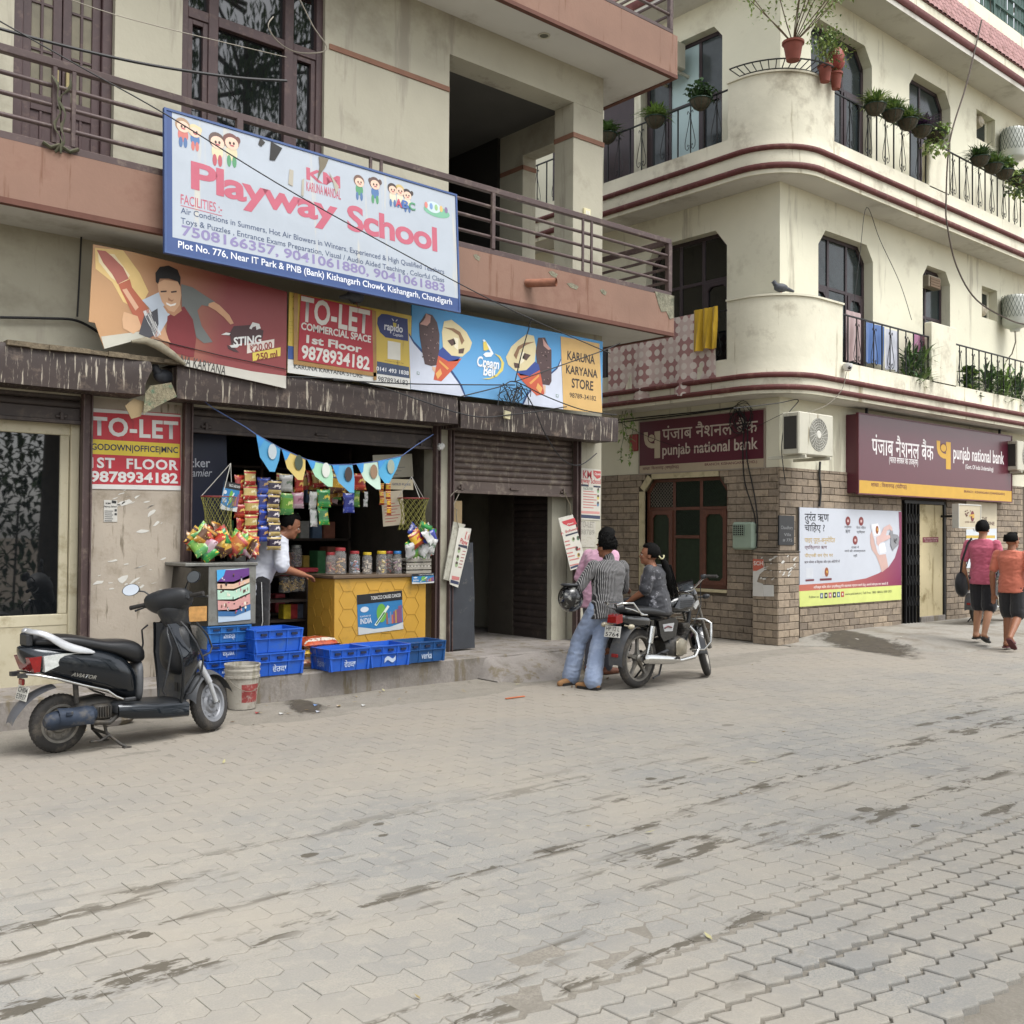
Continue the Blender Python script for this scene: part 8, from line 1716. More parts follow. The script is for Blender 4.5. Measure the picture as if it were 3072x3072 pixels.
def pillow(w,h,d,m,seed=0):
 mb=MB();n=8
 def f(s):
  def g(u,v):
   x,z=(2*u-1),(2*v-1);k=max(0,(1-x**4)*(1-z**6))**0.6;return(x*w/2*(1-0.10*(1-abs(z))),s*d/2*k+0.004*math.sin(9*x+seed)*math.sin(7*z+seed),z*h/2*(1-0.05*(1-x*x)))
  return g
 mb.grid(f(-1),n,n);mb.grid(lambda u,v:f(1)(1-u,v),n,n)
 return mb.mesh('snack_packet',m,smooth=60,fix=False)
PM={k:pillow(0.14,0.17,0.05,PK[k],i)for i,k in enumerate(PK)}
def packet(k,p,label,group,rot=(0,0,0),sc=(1,1,1)):
 o=bpy.data.objects.new('snack_packet',PM[k]);COL.objects.link(o);o.location=p;o.rotation_euler=rot;o.scale=sc;return tag(o,label,'packet',group)
rr=random.Random(31)
for k,px,y0,y1,n,wpx,dy,lab,grp in(('red',722,1425,1640,5,34,0.04,'red and gold crisps packet in the strip nearest the tobacco card','red crisps strip'),('gold',752,1412,1632,5,44,0,'gold and red crisps packet in the widest hanging strip','gold crisps strip'),('blue',790,1432,1625,4,38,0.02,'blue foil packet in the hanging strip beside the gold one','blue foil strip'),('plum',822,1440,1650,5,42,-0.02,'dark plum curls packet in the strip before the shopkeeper','plum curls strip'),('white',860,1425,1475,1,40,0.15,'pale packet clipped high beside the curls strip','pale clipped packets'),('lime',862,1480,1545,1,46,0.16,'green puffs packet clipped below the pale one','green clipped packets'),('red',897,1430,1478,1,28,0.14,'red packet clipped under the second pennant','red clipped packets'),('pink',893,1478,1525,1,34,0.13,'pink packet clipped below the red one','pink clipped packets'),('white',940,1475,1580,2,30,0.12,'silver packet in the short strip beside the green one','silver strip'),('green',972,1468,1575,2,40,0.1,'green packet with yellow emblem in the short strip','green strip'),('navy',1048,1480,1538,1,34,0.1,'shiny navy packet hanging alone below the fourth pennant','navy packets'),('red',1075,1420,1470,1,46,0.18,'red packet hanging behind the fifth pennant','red rear packets'),('amber',1010,1425,1478,1,50,0.2,'teal and amber packet behind the fourth pennant','amber rear packets'),('yel',1145,1450,1515,3,17,0.06,'yellow sachet in the left string beside the calendar','yellow sachets left'),('yel',1166,1450,1545,4,17,0.06,'yellow sachet in the right string beside the calendar','yellow sachets right'),('white',1097,1475,1520,2,14,0.08,'tiny white sachet hanging in the middle of the shop','white sachets')):
 hp=(y1-y0)/n
 for i in range(n):
  lab_=lab if n==1 else '%s %s'%(('topmost','second','third','fourth','fifth','lowest')[i if i<n-1 else 5],lab);p=W(px+rr.uniform(-2,2),y0+hp*(i+0.5),YG_+dy);k_=(p-_C).dot(_fw)/FPX;packet(k,p,lab_,grp,(rr.uniform(-.15,.15),rr.uniform(-.05,.05),rr.uniform(-.4,.3)),(wpx*k_/0.14*1.05,0.9 if wpx>20 else.4,hp*k_/0.17*1.04))
CN=dict(lime='lime green',white='silver',yel='yellow');keys=['orange','red','amber','brown','lime','green','pink','gold']
for i in range(40):
 t=rr.random()*6.28;q=rr.random()**.5;px,py=662+100*q*math.cos(t),1645-62*abs(q*math.sin(t))+rr.uniform(-6,26);p=W(px,min(py,1676),8.98+rr.uniform(-.12,.12))
 kk=rr.choice(keys);packet(kk,p,CN.get(kk,kk)+' crisps packet in the heap on the steel case','heap of packets on the case',(rr.uniform(-.9,.3),rr.uniform(-1.2,1.2),rr.uniform(-.7,.7)),(1.12,1.1,1.12))
for i in range(20):
 t=rr.random()*6.28;q=rr.random()**.5;px,py=1258+42*q*math.cos(t),1625+42*q*math.sin(t);p=W(px,py,9.1+rr.uniform(-.08,.08))
 kk=rr.choice(['white','lime','yel','red','white','navy','green']);packet(kk,p,CN.get(kk,kk)+' crisps packet in the net bag above the eggs','packets in the net bag',(rr.uniform(-.6,.4),rr.uniform(-1.2,1.2),rr.uniform(-.7,.7)),(1.1,1,1.05))
for i in range(22):
 kk=rr.choice(['lime','white','red','pink','brown','amber','green','gold']);p=W(rr.uniform(845,1085),rr.uniform(1415,1500),YG_+rr.uniform(.2,.5));packet(kk,p,CN.get(kk,kk)+' packet hanging among the clips behind the pennants','packets behind the pennants',(rr.uniform(-.2,.2),rr.uniform(-.2,.2),rr.uniform(-.5,.5)),(.95,.9,1.05))
def net(label,c,y,rx,top,bot,hookpx):
 th=thing('net_bag',label,'net bag');a=W(*c,y);k=(a-_C).dot(_fw)/FPX;R_=rx*k;H_=(bot-top)*k;mb=MB();mb.tube([(a.x+R_*math.cos(t),a.y+R_*0.8*math.sin(t),a.z)for t in[2*math.pi*i/20 for i in range(20)]],0.005,6,closed=True);mb.build('ring',mat('red_wire','#7a2a2a',0.5),th)
 mb=MB();f=lambda t,v:(a.x+R_*(1-.25*math.sin(v*3))*math.cos(t),a.y+R_*.8*math.sin(t)*(1-.25*math.sin(v*3)),a.z-H_*v)
 for i in range(14):
  for s in(-1,1):mb.tube([f(2*math.pi*(i/14+s*v*0.28),v)for v in[j/8 for j in range(9)]],0.0025,4,cap=False)
 mb.build('netting',mat('olive_twine','#7d7a3a',0.8),th);mb=MB();h=W(*hookpx,y)
 for t in(0.3,2.6,4.6):mb.tube([h,(a.x+R_*math.cos(t),a.y+R_*.8*math.sin(t),a.z)],0.004,5)
 mb.build('string',mat('white_string','#a9a79f',0.8),th)
net('olive net bag on a red ring left of the packet strips',(655,1490),YG_,52,1490,1620,(692,1390));net('olive net bag hanging over the egg trays',(1240,1495),YG_+.05,50,1495,1590,(1235,1430))
m_cord=mat('blue_cord','#4a5f8f',0.7);yp=8.98
mb=MB();mb.tube([W(x,y,yp)for x,y in((545,1150),(640,1225),(735,1280),(768,1303),(842,1345),(918,1378),(992,1395),(1060,1393),(1135,1384),(1205,1368),(1250,1335),(1300,1303))],0.005,6);tag(mb.build('bunting_line',m_cord),'blue cord that carries the ice-cream pennants across the shop','cord')
for i,(a,b,tip,c,lab)in enumerate((((768,1304),(841,1346),(816,1415),'#3f86ad','teal pennant with silver scroll at the upper end of the cord'),((845,1348),(916,1378),(900,1440),'#b5a05a','yellow pennant second along the cord'),((921,1379),(993,1395),(990,1460),'#8fb89a','mint pennant with a pale kulfi'),((996,1396),(1057,1394),(1055,1478),'#4a8ab0','blue pennant with a dark choco bar'),((1069,1392),(1131,1385),(1135,1468),'#a9c0b0','pale pennant with a brown cup'),((1134,1383),(1204,1369),(1160,1450),'#3f8fb5','bright blue pennant with a speckled bar'))):
 A,B,T=W(*a,yp),W(*b,yp),W(*tip,yp-0.04);th=thing('pennant',lab,'pennant');mb=MB();L=A+(T-A)*0.55+Vector((-0.05,0,-0.02));Rr=B+(T-B)*0.5+Vector((0.03,0,0))
 mb.add([A,B,Rr,T+Vector((.03,0,0)),T+Vector((-.03,-.01,.0)),L],[(0,1,2,5),(5,2,3,4)]);mb.build('sheet',flat(c),th,smooth=80,fix=False)
 of=Vector((0,-0.004,0));mb=MB();mb.add([A+of,A.lerp(B,.35)+of,A.lerp(T,.3)+of,A.lerp(L,.6)+of],[(0,1,2,3)]);mb.build('corner_print',flat('#2f7fb8'),th,fix=False)
 mb=MB();C0=(A+B)*.3+T*.4+Vector((.02,-.012,.02));mb.add([C0+Vector((.045*math.cos(t),-.004,.075*math.sin(t)))for t in[2*math.pi*j/14 for j in range(14)]],[tuple(range(14))]);mb.build('bar_print',flat(('#a9b4b8','#3f4a3a','#c9ccc4','#3a2e2c','#8a7058','#8f9a8c')[i]),th,fix=False)
m_jar=mat('clear_jar',(0.75,0.73,0.7),0.08,var=0,alpha=0.16,spec=0.8)
def jar(px,base,lid,hpx,label,fill,y,r=0.052,group='jars on the counter'):
 p=W(px,base,y);k=(p-_C).dot(_fw)/FPX;h=hpx*k;th=thing('candy_jar',label,'jar',(p.x,p.y,p.z),0,None);rr=random.Random(px)
 mb=MB();mb.lathe([(0,0),(r,0.002),(r*1.04,0.02)]+[(r*(1.04 if i%2 else 1.0),h*(.15+.1*i))for i in range(6)]+[(r,h*.75),(r*.78,h*.86),(r*.78,h*.9)],18);mb.build('glass',m_jar,th,smooth=50,fix=False)
 mb=MB();mb.lathe([(0,h*.985),(r*.8,h*.985),(r*.86,h*.97),(r*.86,h*.87),(r*.8,h*.865)],18);mb.build('lid',lid,th,smooth=40)
 mb=MB();
 for i in range(26):
  t=rr.random()*6.28;q=rr.random()**.5*r*.75;z=0.02+rr.random()*h*.5;M=Matrix.Translation((q*math.cos(t),q*math.sin(t),z))@Matrix.Rotation(rr.random()*3,4,'X')@Matrix.Rotation(rr.random()*3,4,'Z');mb.k=i%len(fill);mb.cbox(-.018,-.007,-.007,.018,.007,.007,.003,M)
 mb.build('sweets',fill,th)
rd,ye,bl=mat('red_lid','#8f2a2e',0.4),mat('yellow_lid','#bfa52a',0.4),mat('blue_lid','#2a6aa5',0.4);F=lambda*c:[mat('sweet_'+x,'#'+x,0.4)for x in c]
jar(992,1722,rd,66,'squat red-lidded sweet jar at the counter corner',F('6a3a2a','8f7a5a','a0482f'),9.22);jar(1020,1722,rd,80,'tall ribbed red-lidded jar at the counter corner',F('b08a4a','a07a5a'),9.16,0.062);jar(1063,1722,rd,70,'red-lidded jar of striped candy sticks',F('a03a40','5a86b0','c0c0c4'),9.18,.056);jar(1101,1722,ye,66,'nearly empty yellow-lidded jar',F('b5aa98','a89a88'),9.2,.052);jar(1144,1722,ye,70,'yellow-lidded jar of brown toffees',F('5a3f2a','b59a3a','c0b89a'),9.16,.056);jar(1166,1718,rd,66,'red-lidded jar behind the toffee jar',F('8f8a8a','a0554a'),9.4,.05);jar(1192,1722,bl,70,'blue-lidded jar beside the egg trays',F('8a6a7a','b0a890'),9.16,.048)
for i,(x,y)in enumerate(((853,1778),(879,1775),(905,1773))):jar(x,y,rd,58,('left','middle','right')[i]+' jar of yellow snacks on the low shelf beside the counter',F('b5933a','a8863a'),9.95,.06)
m_tray=mat('egg_tray','#8f8a80',0.95,var=0.12,vs=12);m_egg=mat('egg_shell','#c9c4ba',0.5)
ex0=W(1216,1712,9.12)
for j in range(4):
 th=thing('egg_tray',('lowest','second','third','topmost')[j]+' pulp egg tray of the stack on the counter end','egg tray',(ex0.x,9.10,cz+0.037+0.042*j),0,'stacked egg trays');mb=MB();mb.grid(lambda u,v:(.33*u,.30*v,.012+.012*math.sin(u*38)*math.sin(v*38)),30,26);mb.box(0,0,0,.33,.004,.03);mb.box(0,.296,0,.33,.30,.03);mb.build('pulp',m_tray,th,smooth=50,fix=False)
 if j in(1,3):
  e=MB()
  for q in range(7):e.ball((.03+.045*q,.02,.036),(.02,.02,.026),10,8)
  e.build('eggs',m_egg,th,smooth=60)
def notice(name,label,a,b,c,y,col,lines,tcol='#4a4a4a',head=None):
 S=Sign(name,label,'notice',W(*a,y),W(*b,y),W(*c,y),0.004,mat('n_'+col,col,0.6,var=0.06,vs=6));w,h=S.w,S.h
 for i in range(lines):S.raw(rect(w*.1,h*(.12+.6*i/lines),w*(.6+.3*((i*7)%3)/3),h*(.12+.6*i/lines)+h*.02),tcol)
 if head:text(S.th,head,(w*.12,h*.4,w*.88,h*.62),'#3a4a6a',y=-.003,bold=.01)
 return S
S=notice('calendar','worn wall calendar hung beside the yellow sachets',(1150,1580),(1215,1573),(1152,1475),9.3,'#a59a86',7,'#8a3a34');notice('cigarette_signboard','cream cigarette board with a blue oval above the calendar',(1168,1468),(1240,1470),(1168,1436),9.35,'#b5aa8f',0,head='GOLD FLAKE');notice('price_notice','pale price notice pinned high inside the right wall',(1122,1436),(1240,1430),(1122,1365),9.42,'#8f8a7a',4)
S=Sign('mattress_banner','navy banner with white script inside the left of the shop','banner',W(567,1590,9.5),W(688,1585,9.5),W(567,1300,9.5),0.01,mat('navy_vinyl','#141a30',0.5,var=0.1,vs=3));S.text('cker',(569,1402),(630,1375),'#b9bcc4',.012);S.text('amier',(575,1430),(636,1408),'#b9bcc4',.004,shear=.3)
sh=thing('back_shelves','dark shelving loaded with goods at the back of the grocery','shelf');m_sh=mat('shelf_board','#3a2f28',0.8,var=0.2,vs=5)
for z in(0.62,1.05,1.48,1.9,2.3):MB().box(4.2,10.75,z,6.7,11.2,z+.025).build('board',m_sh,sh)
for x in(4.2,5.5,6.67):MB().box(x,10.75,ZF,x+.03,11.2,2.6).build('upright',m_sh,sh)
for z in(0.62,1.05,1.48,1.9):
 x=4.3
 while x<6.45:
  wd=rr.uniform(.08,.2);MB_=MB();MB_.cbox(x,10.77,z+.026,x+wd,10.97,z+.026+rr.uniform(.1,.33),.006);c=rr.choice(['#8f5a48','#5f7590','#a88a3a','#4f8a5a','#a5a5a0','#9a3a40']);tag(MB_.build('carton',mat('box_'+c,c,.6,var=.2,vs=12)),'dim %s box on the %s shelf at the back'%(dict(zip(('#8f5a48','#5f7590','#a88a3a','#4f8a5a','#a5a5a0','#9a3a40'),('brown','slate','ochre','green','grey','maroon')))[c],{.62:'lowest',1.05:'second',1.48:'third',1.9:'fourth'}[z]),'box','goods on the back shelves');x+=wd+rr.uniform(.02,.12)
ls=thing('low_shelf','low dark shelf of snack jars beside the counter','shelf')
for z in(ZF+.05,.62,.83,1.12):MB().box(4.95,9.86,z,5.6,10.25,z+.022).build('board',m_sh,ls)
for x in(4.93,5.6):MB().box(x,9.86,ZF,x+.02,10.25,1.14).build('upright',m_sh,ls)
for i,(px,c)in enumerate(((848,'#b09a2a'),(868,'#8f2f30'),(890,'#4a4f5a'))):p=W(px,1870,9.95);b=MB();b.cbox(p.x,9.93,.643,p.x+.09,10.05,.643+.16,.006);tag(b.build('tin',mat('tin_'+c,c,.4,var=.25,vs=25)),('yellow tin','red tin','grey tin')[i]+' on the lowest shelf beside the counter','tin')
p=W(900,1715,9.88);b=MB();b.cbox(p.x-.02,9.87,1.143,p.x+.22,10.1,1.19,.006);tag(b.build('biscuit_box',mat('biscuit_red','#8f2630',.4,var=.2,vs=20)),'flat red biscuit boxes under the dark jar','box');jar(888,1700,mat('steel_lid','#8a8a86',.35,metal=.6),66,'ribbed dark jar standing on the red biscuit boxes',F('3a2a30','5a3a40'),9.98,.062)
for i,(c,z,l)in enumerate((('#b08a6a',.0,'bottom'),('#c0a040',.09,'middle'),('#a84a2a',.17,'top'))):
 p=W(945,1960,8.92);me=pillow(.44,.30,.13,pack_mat('sack_%d'%i,c,'#b9b4a8','#8a3a2a'),i);o=bpy.data.objects.new('grain_sack',me);COL.objects.link(o);o.location=(p.x+.02*i,9.0,ZF+.06+z);o.rotation_euler=(R(90),0,R(4*i));tag(o,'%s printed flour sack of the pile beside the counter'%l,'sack')
# ================================================================== plants, laundry, machines, wires, litter
def leaf(mb,p,d,L,w,up=Vector((0,0,1)),bend=0.3):
 d=Vector(d).normalized();s=d.cross(up)
 s=s.normalized()if s.length>1e-3 else Vector((1,0,0));m=p+d*L*.5;e=p+d*L-Vector((0,0,L*bend));mb.add([p,m+s*w*.5,e,m-s*w*.5],[(0,1,2,3)])
def rv(r):
 while 1:
  v=Vector((r.uniform(-1,1),r.uniform(-1,1),r.uniform(-1,1)))
  if.05<v.length<1:return v.normalized()
LF=[mat('leaf_'+c,'#'+c,.5,var=.3,vs=9,sheen=.1)for c in('4f6b2f','6f8a3f','37552c','8fa35a','4a2f55')]
m_terr=mat('terracotta_pot','#7a3f32',.8,var=.15,vs=9);m_bask=mat('basket_liner','#4a4436',.95,var=.3,vs=30,bump=.6,bs=60);m_gpl=mat('green_rim','#1f3a2c',.5)
def planter(p,kind,label,seed):
 th=thing('hanging_planter',label,'planter',p-Vector((0,0,.15)),0,None);th.scale=(1.15,)*3;rr=random.Random(seed);mb=MB();mb.lathe([(0,.0),(.05,.004),(.10,.04),(.13,.10),(.14,.13)],14);mb.build('basket',m_bask,th,smooth=60,fix=False)
 mb=MB();mb.tube([(.143*math.cos(t),.143*math.sin(t),.13)for t in[2*math.pi*i/16 for i in range(16)]],.008,6,closed=True)
 for i in range(8):t=math.pi*i/4;mb.tube([(.143*math.cos(t),.143*math.sin(t),.13),(.11*math.cos(t),.11*math.sin(t),.045),(.04*math.cos(t),.04*math.sin(t),0)],.003,4)
 mb.build('wire_frame',m_gpl,th);mb=MB();c=Vector((0,0,.14))
 for i in range(260 if kind!='trail' else 330):
  a=rr.random()*6.28;el=rr.uniform(.3,1.4);d=Vector((math.cos(a)*math.cos(el),math.sin(a)*math.cos(el),math.sin(el)));mb.k=int(rr.random()*2)
  if kind=='grass':leaf(mb,c+Vector((rr.uniform(-.07,.07),rr.uniform(-.07,.07),-.02)),d,rr.uniform(.18,.38),.02,bend=.35)
  elif kind=='bush':q=c+d*rr.uniform(.02,.22);leaf(mb,q,rv(rr),.09,.06)
  else:q=c+Vector((math.cos(a),math.sin(a),0))*rr.uniform(.02,.19)+Vector((0,0,rr.uniform(-.28,.10)if rr.random()<.5 else.05));leaf(mb,q,rv(rr),.075,.055)
 mb.build('foliage',[LF[4],LF[4]]if kind=='grass' and seed==77 else[LF[seed%3],LF[(seed+1)%4]],th,fix=False)
hr=PT['ar'][1]
def pR_(px,py):return on(1,YC-.02,px,py)
def pL_(px,py):return on(0,XC-.02,px,py)
for i,(f,px,py,k,lab)in enumerate(((pL_,1838,410,'grass','grassy hanging planter half hidden by the beige column'),(pL_,1982,362,'grass','spiky variegated hanging planter in the middle of the lane balcony'),(pL_,2118,308,'bush','round-leaved hanging planter beside the rounded upper corner'),(pR_,2602,325,'grass','fine-leaved hanging planter nearest the upper corner door'),(pR_,2655,345,'grass','feathery hanging planter second from the upper corner'),(pR_,2700,370,'grass','pale hanging planter third from the upper corner'),(pR_,2742,392,'grass','purple-leaved hanging planter on the upper railing'),(pR_,2785,408,'trail','trailing hanging planter at the white balcony pier'),(pR_,2918,480,'grass','spidery hanging planter first beyond the balcony pier'),(pR_,2958,502,'grass','small striped hanging planter second beyond the pier'),(pR_,2992,520,'bush','broad-leaved hanging planter third beyond the pier'),(pR_,3030,540,'trail','trailing hanging planter fourth beyond the pier'),(pR_,3058,550,'trail','last trailing hanging planter of the upper railing'))):
 p=f(px,py);planter(p-Vector((.13 if f==pL_ else 0,.13 if f==pR_ else 0,0)),k,lab,77 if 'purple' in lab else i+3)
rk=thing('pot_rack','black iron rack curving over the upper rounded parapet','rack');zt=PT['a'][2];mb=MB();pi,po=path(-.1)[1:-1],path(.22)[1:-1]
for d,z in((-.05,.06),(.20,.09)):mb.tube([(p[0][0],p[0][1],zt+z)for p in path(d)[1:-1]],.011,6)
for a,b in zip(path(-.05)[1:-1],path(.20)[1:-1]):mb.tube([(a[0][0],a[0][1],zt+.06),(b[0][0],b[0][1],zt+.09)],.008,5)
mb.build('bars',m_iron,rk)
def pot(p,r,h,label,stems,spread,ht,seed,li,group=None):
 th=thing('potted_plant',label,'plant',p,0,group);rr=random.Random(seed);mb=MB();mb.lathe([(0,0),(r*.66,0),(r*.95,h*.86),(r*1.1,h*.88),(r*1.1,h),(r*.9,h),(r*.88,h*.9),(0,h*.9)],18);mb.build('pot',m_terr,th,smooth=40);st,fo=MB(),MB()
 for s in range(stems):
  a=rr.random()*6.28;pts=[Vector((0,0,h*.9))];
  for j in range(6):pts.append(pts[-1]+Vector((math.cos(a)*spread/6+rr.uniform(-.03,.03),math.sin(a)*spread/6+rr.uniform(-.03,.03),ht/6)))
  st.tube(pts,[.009,.008,.007,.006,.004,.003,.002],5)
  for j in range(110):k=1+rr.random()**.6*4.99;q=pts[int(k)].lerp(pts[min(6,int(k)+1)],k%1)+rv(rr)*rr.uniform(.03,.22);fo.k=j%2;leaf(fo,q,rv(rr),.06,.032)
 st.build('stem',mat('plant_stem','#5a4a38',.9),th,smooth=60);fo.build('foliage',[LF[li],LF[3]],th,fix=False)
q=on(1,YC-.05,2370,228);pot(Vector((q.x,q.y-.05,zt-.05)),.14,.26,'tall wiry feathery plant in a red pot on the corner rack',12,1.15,1.2,5,1)
q=on(1,YC-.08,2475,240);pot(Vector((q.x,q.y,zt-.10)),.10,.24,'small leafy plant in the left of two hanging red pots',3,.15,.55,8,0);q=on(1,YC-.08,2508,248);pot(Vector((q.x,q.y,zt-.12)),.09,.24,'red pot with a red cloth tied over its plant',3,.18,.5,9,0)
mb=MB();mb.ball((q.x,q.y,zt+.32),(.13,.12,.17),14,10);mb.v=[(x+.03*math.sin(z*40+y*30),y,z+.02*math.sin(x*50))for x,y,z in mb.v];tag(mb.build('red_cloth',mat('red_gold_cloth','#8a3a34',.6,var=.25,vs=20,dirt=('#b0905a',.3,25)),smooth=30),'red cloth bundle tied round the plant on the corner rack','cloth')
for i,(px,py,n,L,li)in enumerate(((2725,1080,60,.55,2),(2760,1090,50,.5,0),(2905,1120,90,.22,1),(2960,1130,60,.5,2),(3000,1140,70,.5,0),(3045,1150,60,.55,2))):
 p=on(1,YC+.22,px,py);th=thing('balcony_plant',('strap-leaved plant left of the lower balcony pier','striped dracaena beside the lower balcony pier','bright money plant right of the lower balcony pier','dark palm-like plant second right of the lower pier','bushy palm third right of the lower pier','dense palm at the far end of the lower railing')[i],'plant',(p.x,p.y,F1));rr=random.Random(i);mb=MB();MB().lathe([(0,0),(.1,0),(.14,.22),(.12,.22),(0,.2)],14).build('pot',m_terr,th,smooth=40)
 for j in range(n*2):a=rr.random()*6.28;el=rr.uniform(.2,1.4);mb.k=j%2;leaf(mb,Vector((rr.uniform(-.1,.1),rr.uniform(-.12,.05),.2+rr.uniform(0,.55))),(math.cos(a)*math.cos(el),math.sin(a)*math.cos(el),math.sin(el)),L*rr.uniform(.6,1),.05 if L>.3 else.12,bend=.3)
 mb.build('foliage',[LF[li],LF[(li+1)%3]],th,fix=False)
def drape(name,label,M,w,h,m,cols=None,amp=.03,seed=0,sub=(24,18)):
 th=thing(name,label,'cloth',M=M);mb=MB();mb.grid(lambda u,v:(w*u,-.02-amp*(math.sin(u*17+seed)+.6*math.sin(u*31+v*3+seed))*(.3+v),-h*v*(1+.02*math.sin(u*9))),*sub);mb.build('fabric',m,th,smooth=70,fix=False);return th
def check(name):
 m=mat(name,'#8f5a55',.85,var=0);nt=m.node_tree;p=nt.nodes['Principled BSDF'];tc=nt.nodes.new('ShaderNodeTexCoord');prev=None
 ck=nt.nodes.new('ShaderNodeTexChecker');ck.inputs['Scale'].default_value=3.4;ck.inputs[1].default_value=(*lin('#c4b0aa'),1);ck.inputs[2].default_value=(*lin('#a07876'),1);mp=nt.nodes.new('ShaderNodeMapping');mp.inputs['Location'].default_value=(0,.3,.05);nt.links.new(tc.outputs['Object'],mp.inputs[0]);mp.inputs['Scale'].default_value=(1,0,1);nt.links.new(mp.outputs[0],ck.inputs[0])
 vo=nt.nodes.new('ShaderNodeTexVoronoi');vo.inputs['Scale'].default_value=6.8;vo.inputs['Randomness'].default_value=0.0;nt.links.new(mp.outputs[0],vo.inputs[0]);mr=nt.nodes.new('ShaderNodeMath');mr.operation='LESS_THAN';mr.inputs[1].default_value=.36;nt.links.new(vo.outputs['Distance'],mr.inputs[0])
 mx=nt.nodes.new('ShaderNodeMix');mx.data_type='RGBA';mx.inputs[7].default_value=(*lin('#d2c8c0'),1);nt.links.new(mr.outputs[0],mx.inputs[0]);nt.links.new(ck.outputs[0],mx.inputs[6]);nt.links.new(mx.outputs[2],p.inputs['Base Color']);return m
a,b,c=on(0,XC+.02,1830,945),on(0,XC+.02,2150,925),on(0,XC+.02,1835,1215);zr_=PT['br'][1]+.02
drape('bedspread','faded red patchwork bedspread hanging over the lane balcony',frame3((XC+.02,a.y,zr_),(0,-1,0),(0,0,1)),a.y-b.y,zr_-c.z,check('patchwork'),seed=2);a,b=on(0,XC-.06,2082,930),on(0,XC-.06,2155,920);drape('yellow_cloth','bright yellow cloth thrown over the patchwork bedspread',frame3((XC-.06,a.y,zr_+.03),(0,-1,0),(0,0,1)),a.y-b.y,.62,cloth('turmeric_cloth','#b5921f'),amp=.035,seed=5)
for i,(x0,x1,y0,y1,c,l)in enumerate(((2535,2580,930,1080,'#a5908f','pale pink sheet drying behind the lower street railing'),(2590,2650,965,1085,'#4a6aa0','blue shirt drying behind the lower street railing'),(2650,2690,985,1105,'#b9bcc6','white shirt drying behind the lower street railing'),(2735,2775,1000,1080,'#a06a8a','mauve cloth drying behind the lower street railing'))):
 a,b,d=on(1,YC+.25,x0,y0),on(1,YC+.25,x1,y0),on(1,YC+.25,x0,y1);drape('laundry',l,frame3((a.x,YC+.25,a.z),(1,0,0),(0,0,1)),b.x-a.x,a.z-d.z,cloth('wash_%d'%i,c),amp=.02,seed=i,sub=(14,12))
m_ivory=mat('ivory_casing','#b9b6a6',.5,var=.06,vs=5,streak=('#8d8672',.2,7,1))
def ac_unit(label,M,w=.78,h=.56,d=.28):
 th=thing('air_conditioner',label,'air conditioner',M=M);MB().cbox(0,0,0,w,d,h,.015).build('casing',m_ivory,th);mb=MB();mb.lathe([(.0,-.012),(.05,-.012),(.06,-.004)],20,Matrix.Translation((w*.56,0,h*.5))@Matrix.Rotation(R(90),4,'X')@Matrix.Diagonal((1,1,-1,1)))
 for r in(.09,.125,.16,.195,.225):mb.tube([(w*.56+r*math.cos(t),-.006,h*.5+r*math.sin(t))for t in[2*math.pi*i/28 for i in range(28)]],.003,4,closed=True)
 for i in range(20):t=2*math.pi*i/20;mb.tube([(w*.56+.06*math.cos(t),-.006,h*.5+.06*math.sin(t)),(w*.56+.23*math.cos(t+.5),-.006,h*.5+.23*math.sin(t+.5))],.003,4)
 mb.build('fan_guard',mat('grille_white','#c4c2b8',.5),th,fix=False);mb=MB();mb.lathe([(0,.003),(.235,.003)],28,Matrix.Translation((w*.56,0,h*.5))@Matrix.Rotation(R(90),4,'X'));mb.build('fan_recess',mat('fan_grey','#6d6c64',.7),th,fix=False)
 MB().box(-.003,.04,.08,.0,d-.03,h-.06).build('coil',mat('coil_dark','#33312d',.8),th)
 for s in(.12,.85):MB().cbox(w*s-.02,-.04,-.05,w*s+.02,d+.3,-.004,.004).build('bracket',m_ivory,th)
q=on(1,YW-.62,2400,1362);ac_unit('ivory air conditioner on brackets between the two bank signs',frame3((q.x-.02,YW-.62,q.z),(1,0,0),(0,0,1)),.86,.60);q=on(1,YW-.4,3050,1410);ac_unit('ivory air conditioner beyond the bank sign box',frame3((q.x+.05,YW-.4,q.z),(1,0,0),(0,0,1)));q=on(0,XW-.3,2040,185);ac_unit('ivory window air conditioner above the lane balcony',frame3((XW-.3,q.y+.75,q.z),(0,-1,0),(0,0,1)),.62,.42,.3)
a,b=on(0,XW-.14,2194,1648),on(0,XW-.14,2258,1566);M=frame3((XW-.14,a.y,a.z),(0,-1,0),(0,0,1));th=thing('meter_box','pale green electricity meter box on the brick lane wall','meter box',M=M);w,h=a.y-b.y,b.z-a.z;m_met=mat('meter_green','#8a9a8a',.45,var=.06,vs=6);MB().cbox(0,0,0,w,.13,h,.03).build('case',m_met,th);MB().cbox(w*.1,-.012,h*.5,w*.62,.0,h*.9,.004).build('window',mat('meter_window','#2c302e',.2),th);mb=MB()
for i in range(6):mb.box(w*(.1+.1*i),-.018,h*.5,w*(.1+.1*i)+.006,-.012,h*.9);mb.box(w*.1,-.019,h*(.5+.075*i),w*.62,-.0181,h*(.5+.075*i)+.006)
mb.build('grid',m_met,th)
q=on(0,XW-.05,1900,1328);b=MB();b.cbox(XW-.06,q.y-.09,q.z-.14,XW-.005,q.y+.09,q.z+.14,.01);tag(b.build('alarm_box',mat('alarm_red','#8a2a24',.5)),'small red alarm box on the wall by the flat bank sign','box')
m_mesh=mat('heater_white','#b5b8b0',.35,var=.06,vs=6)
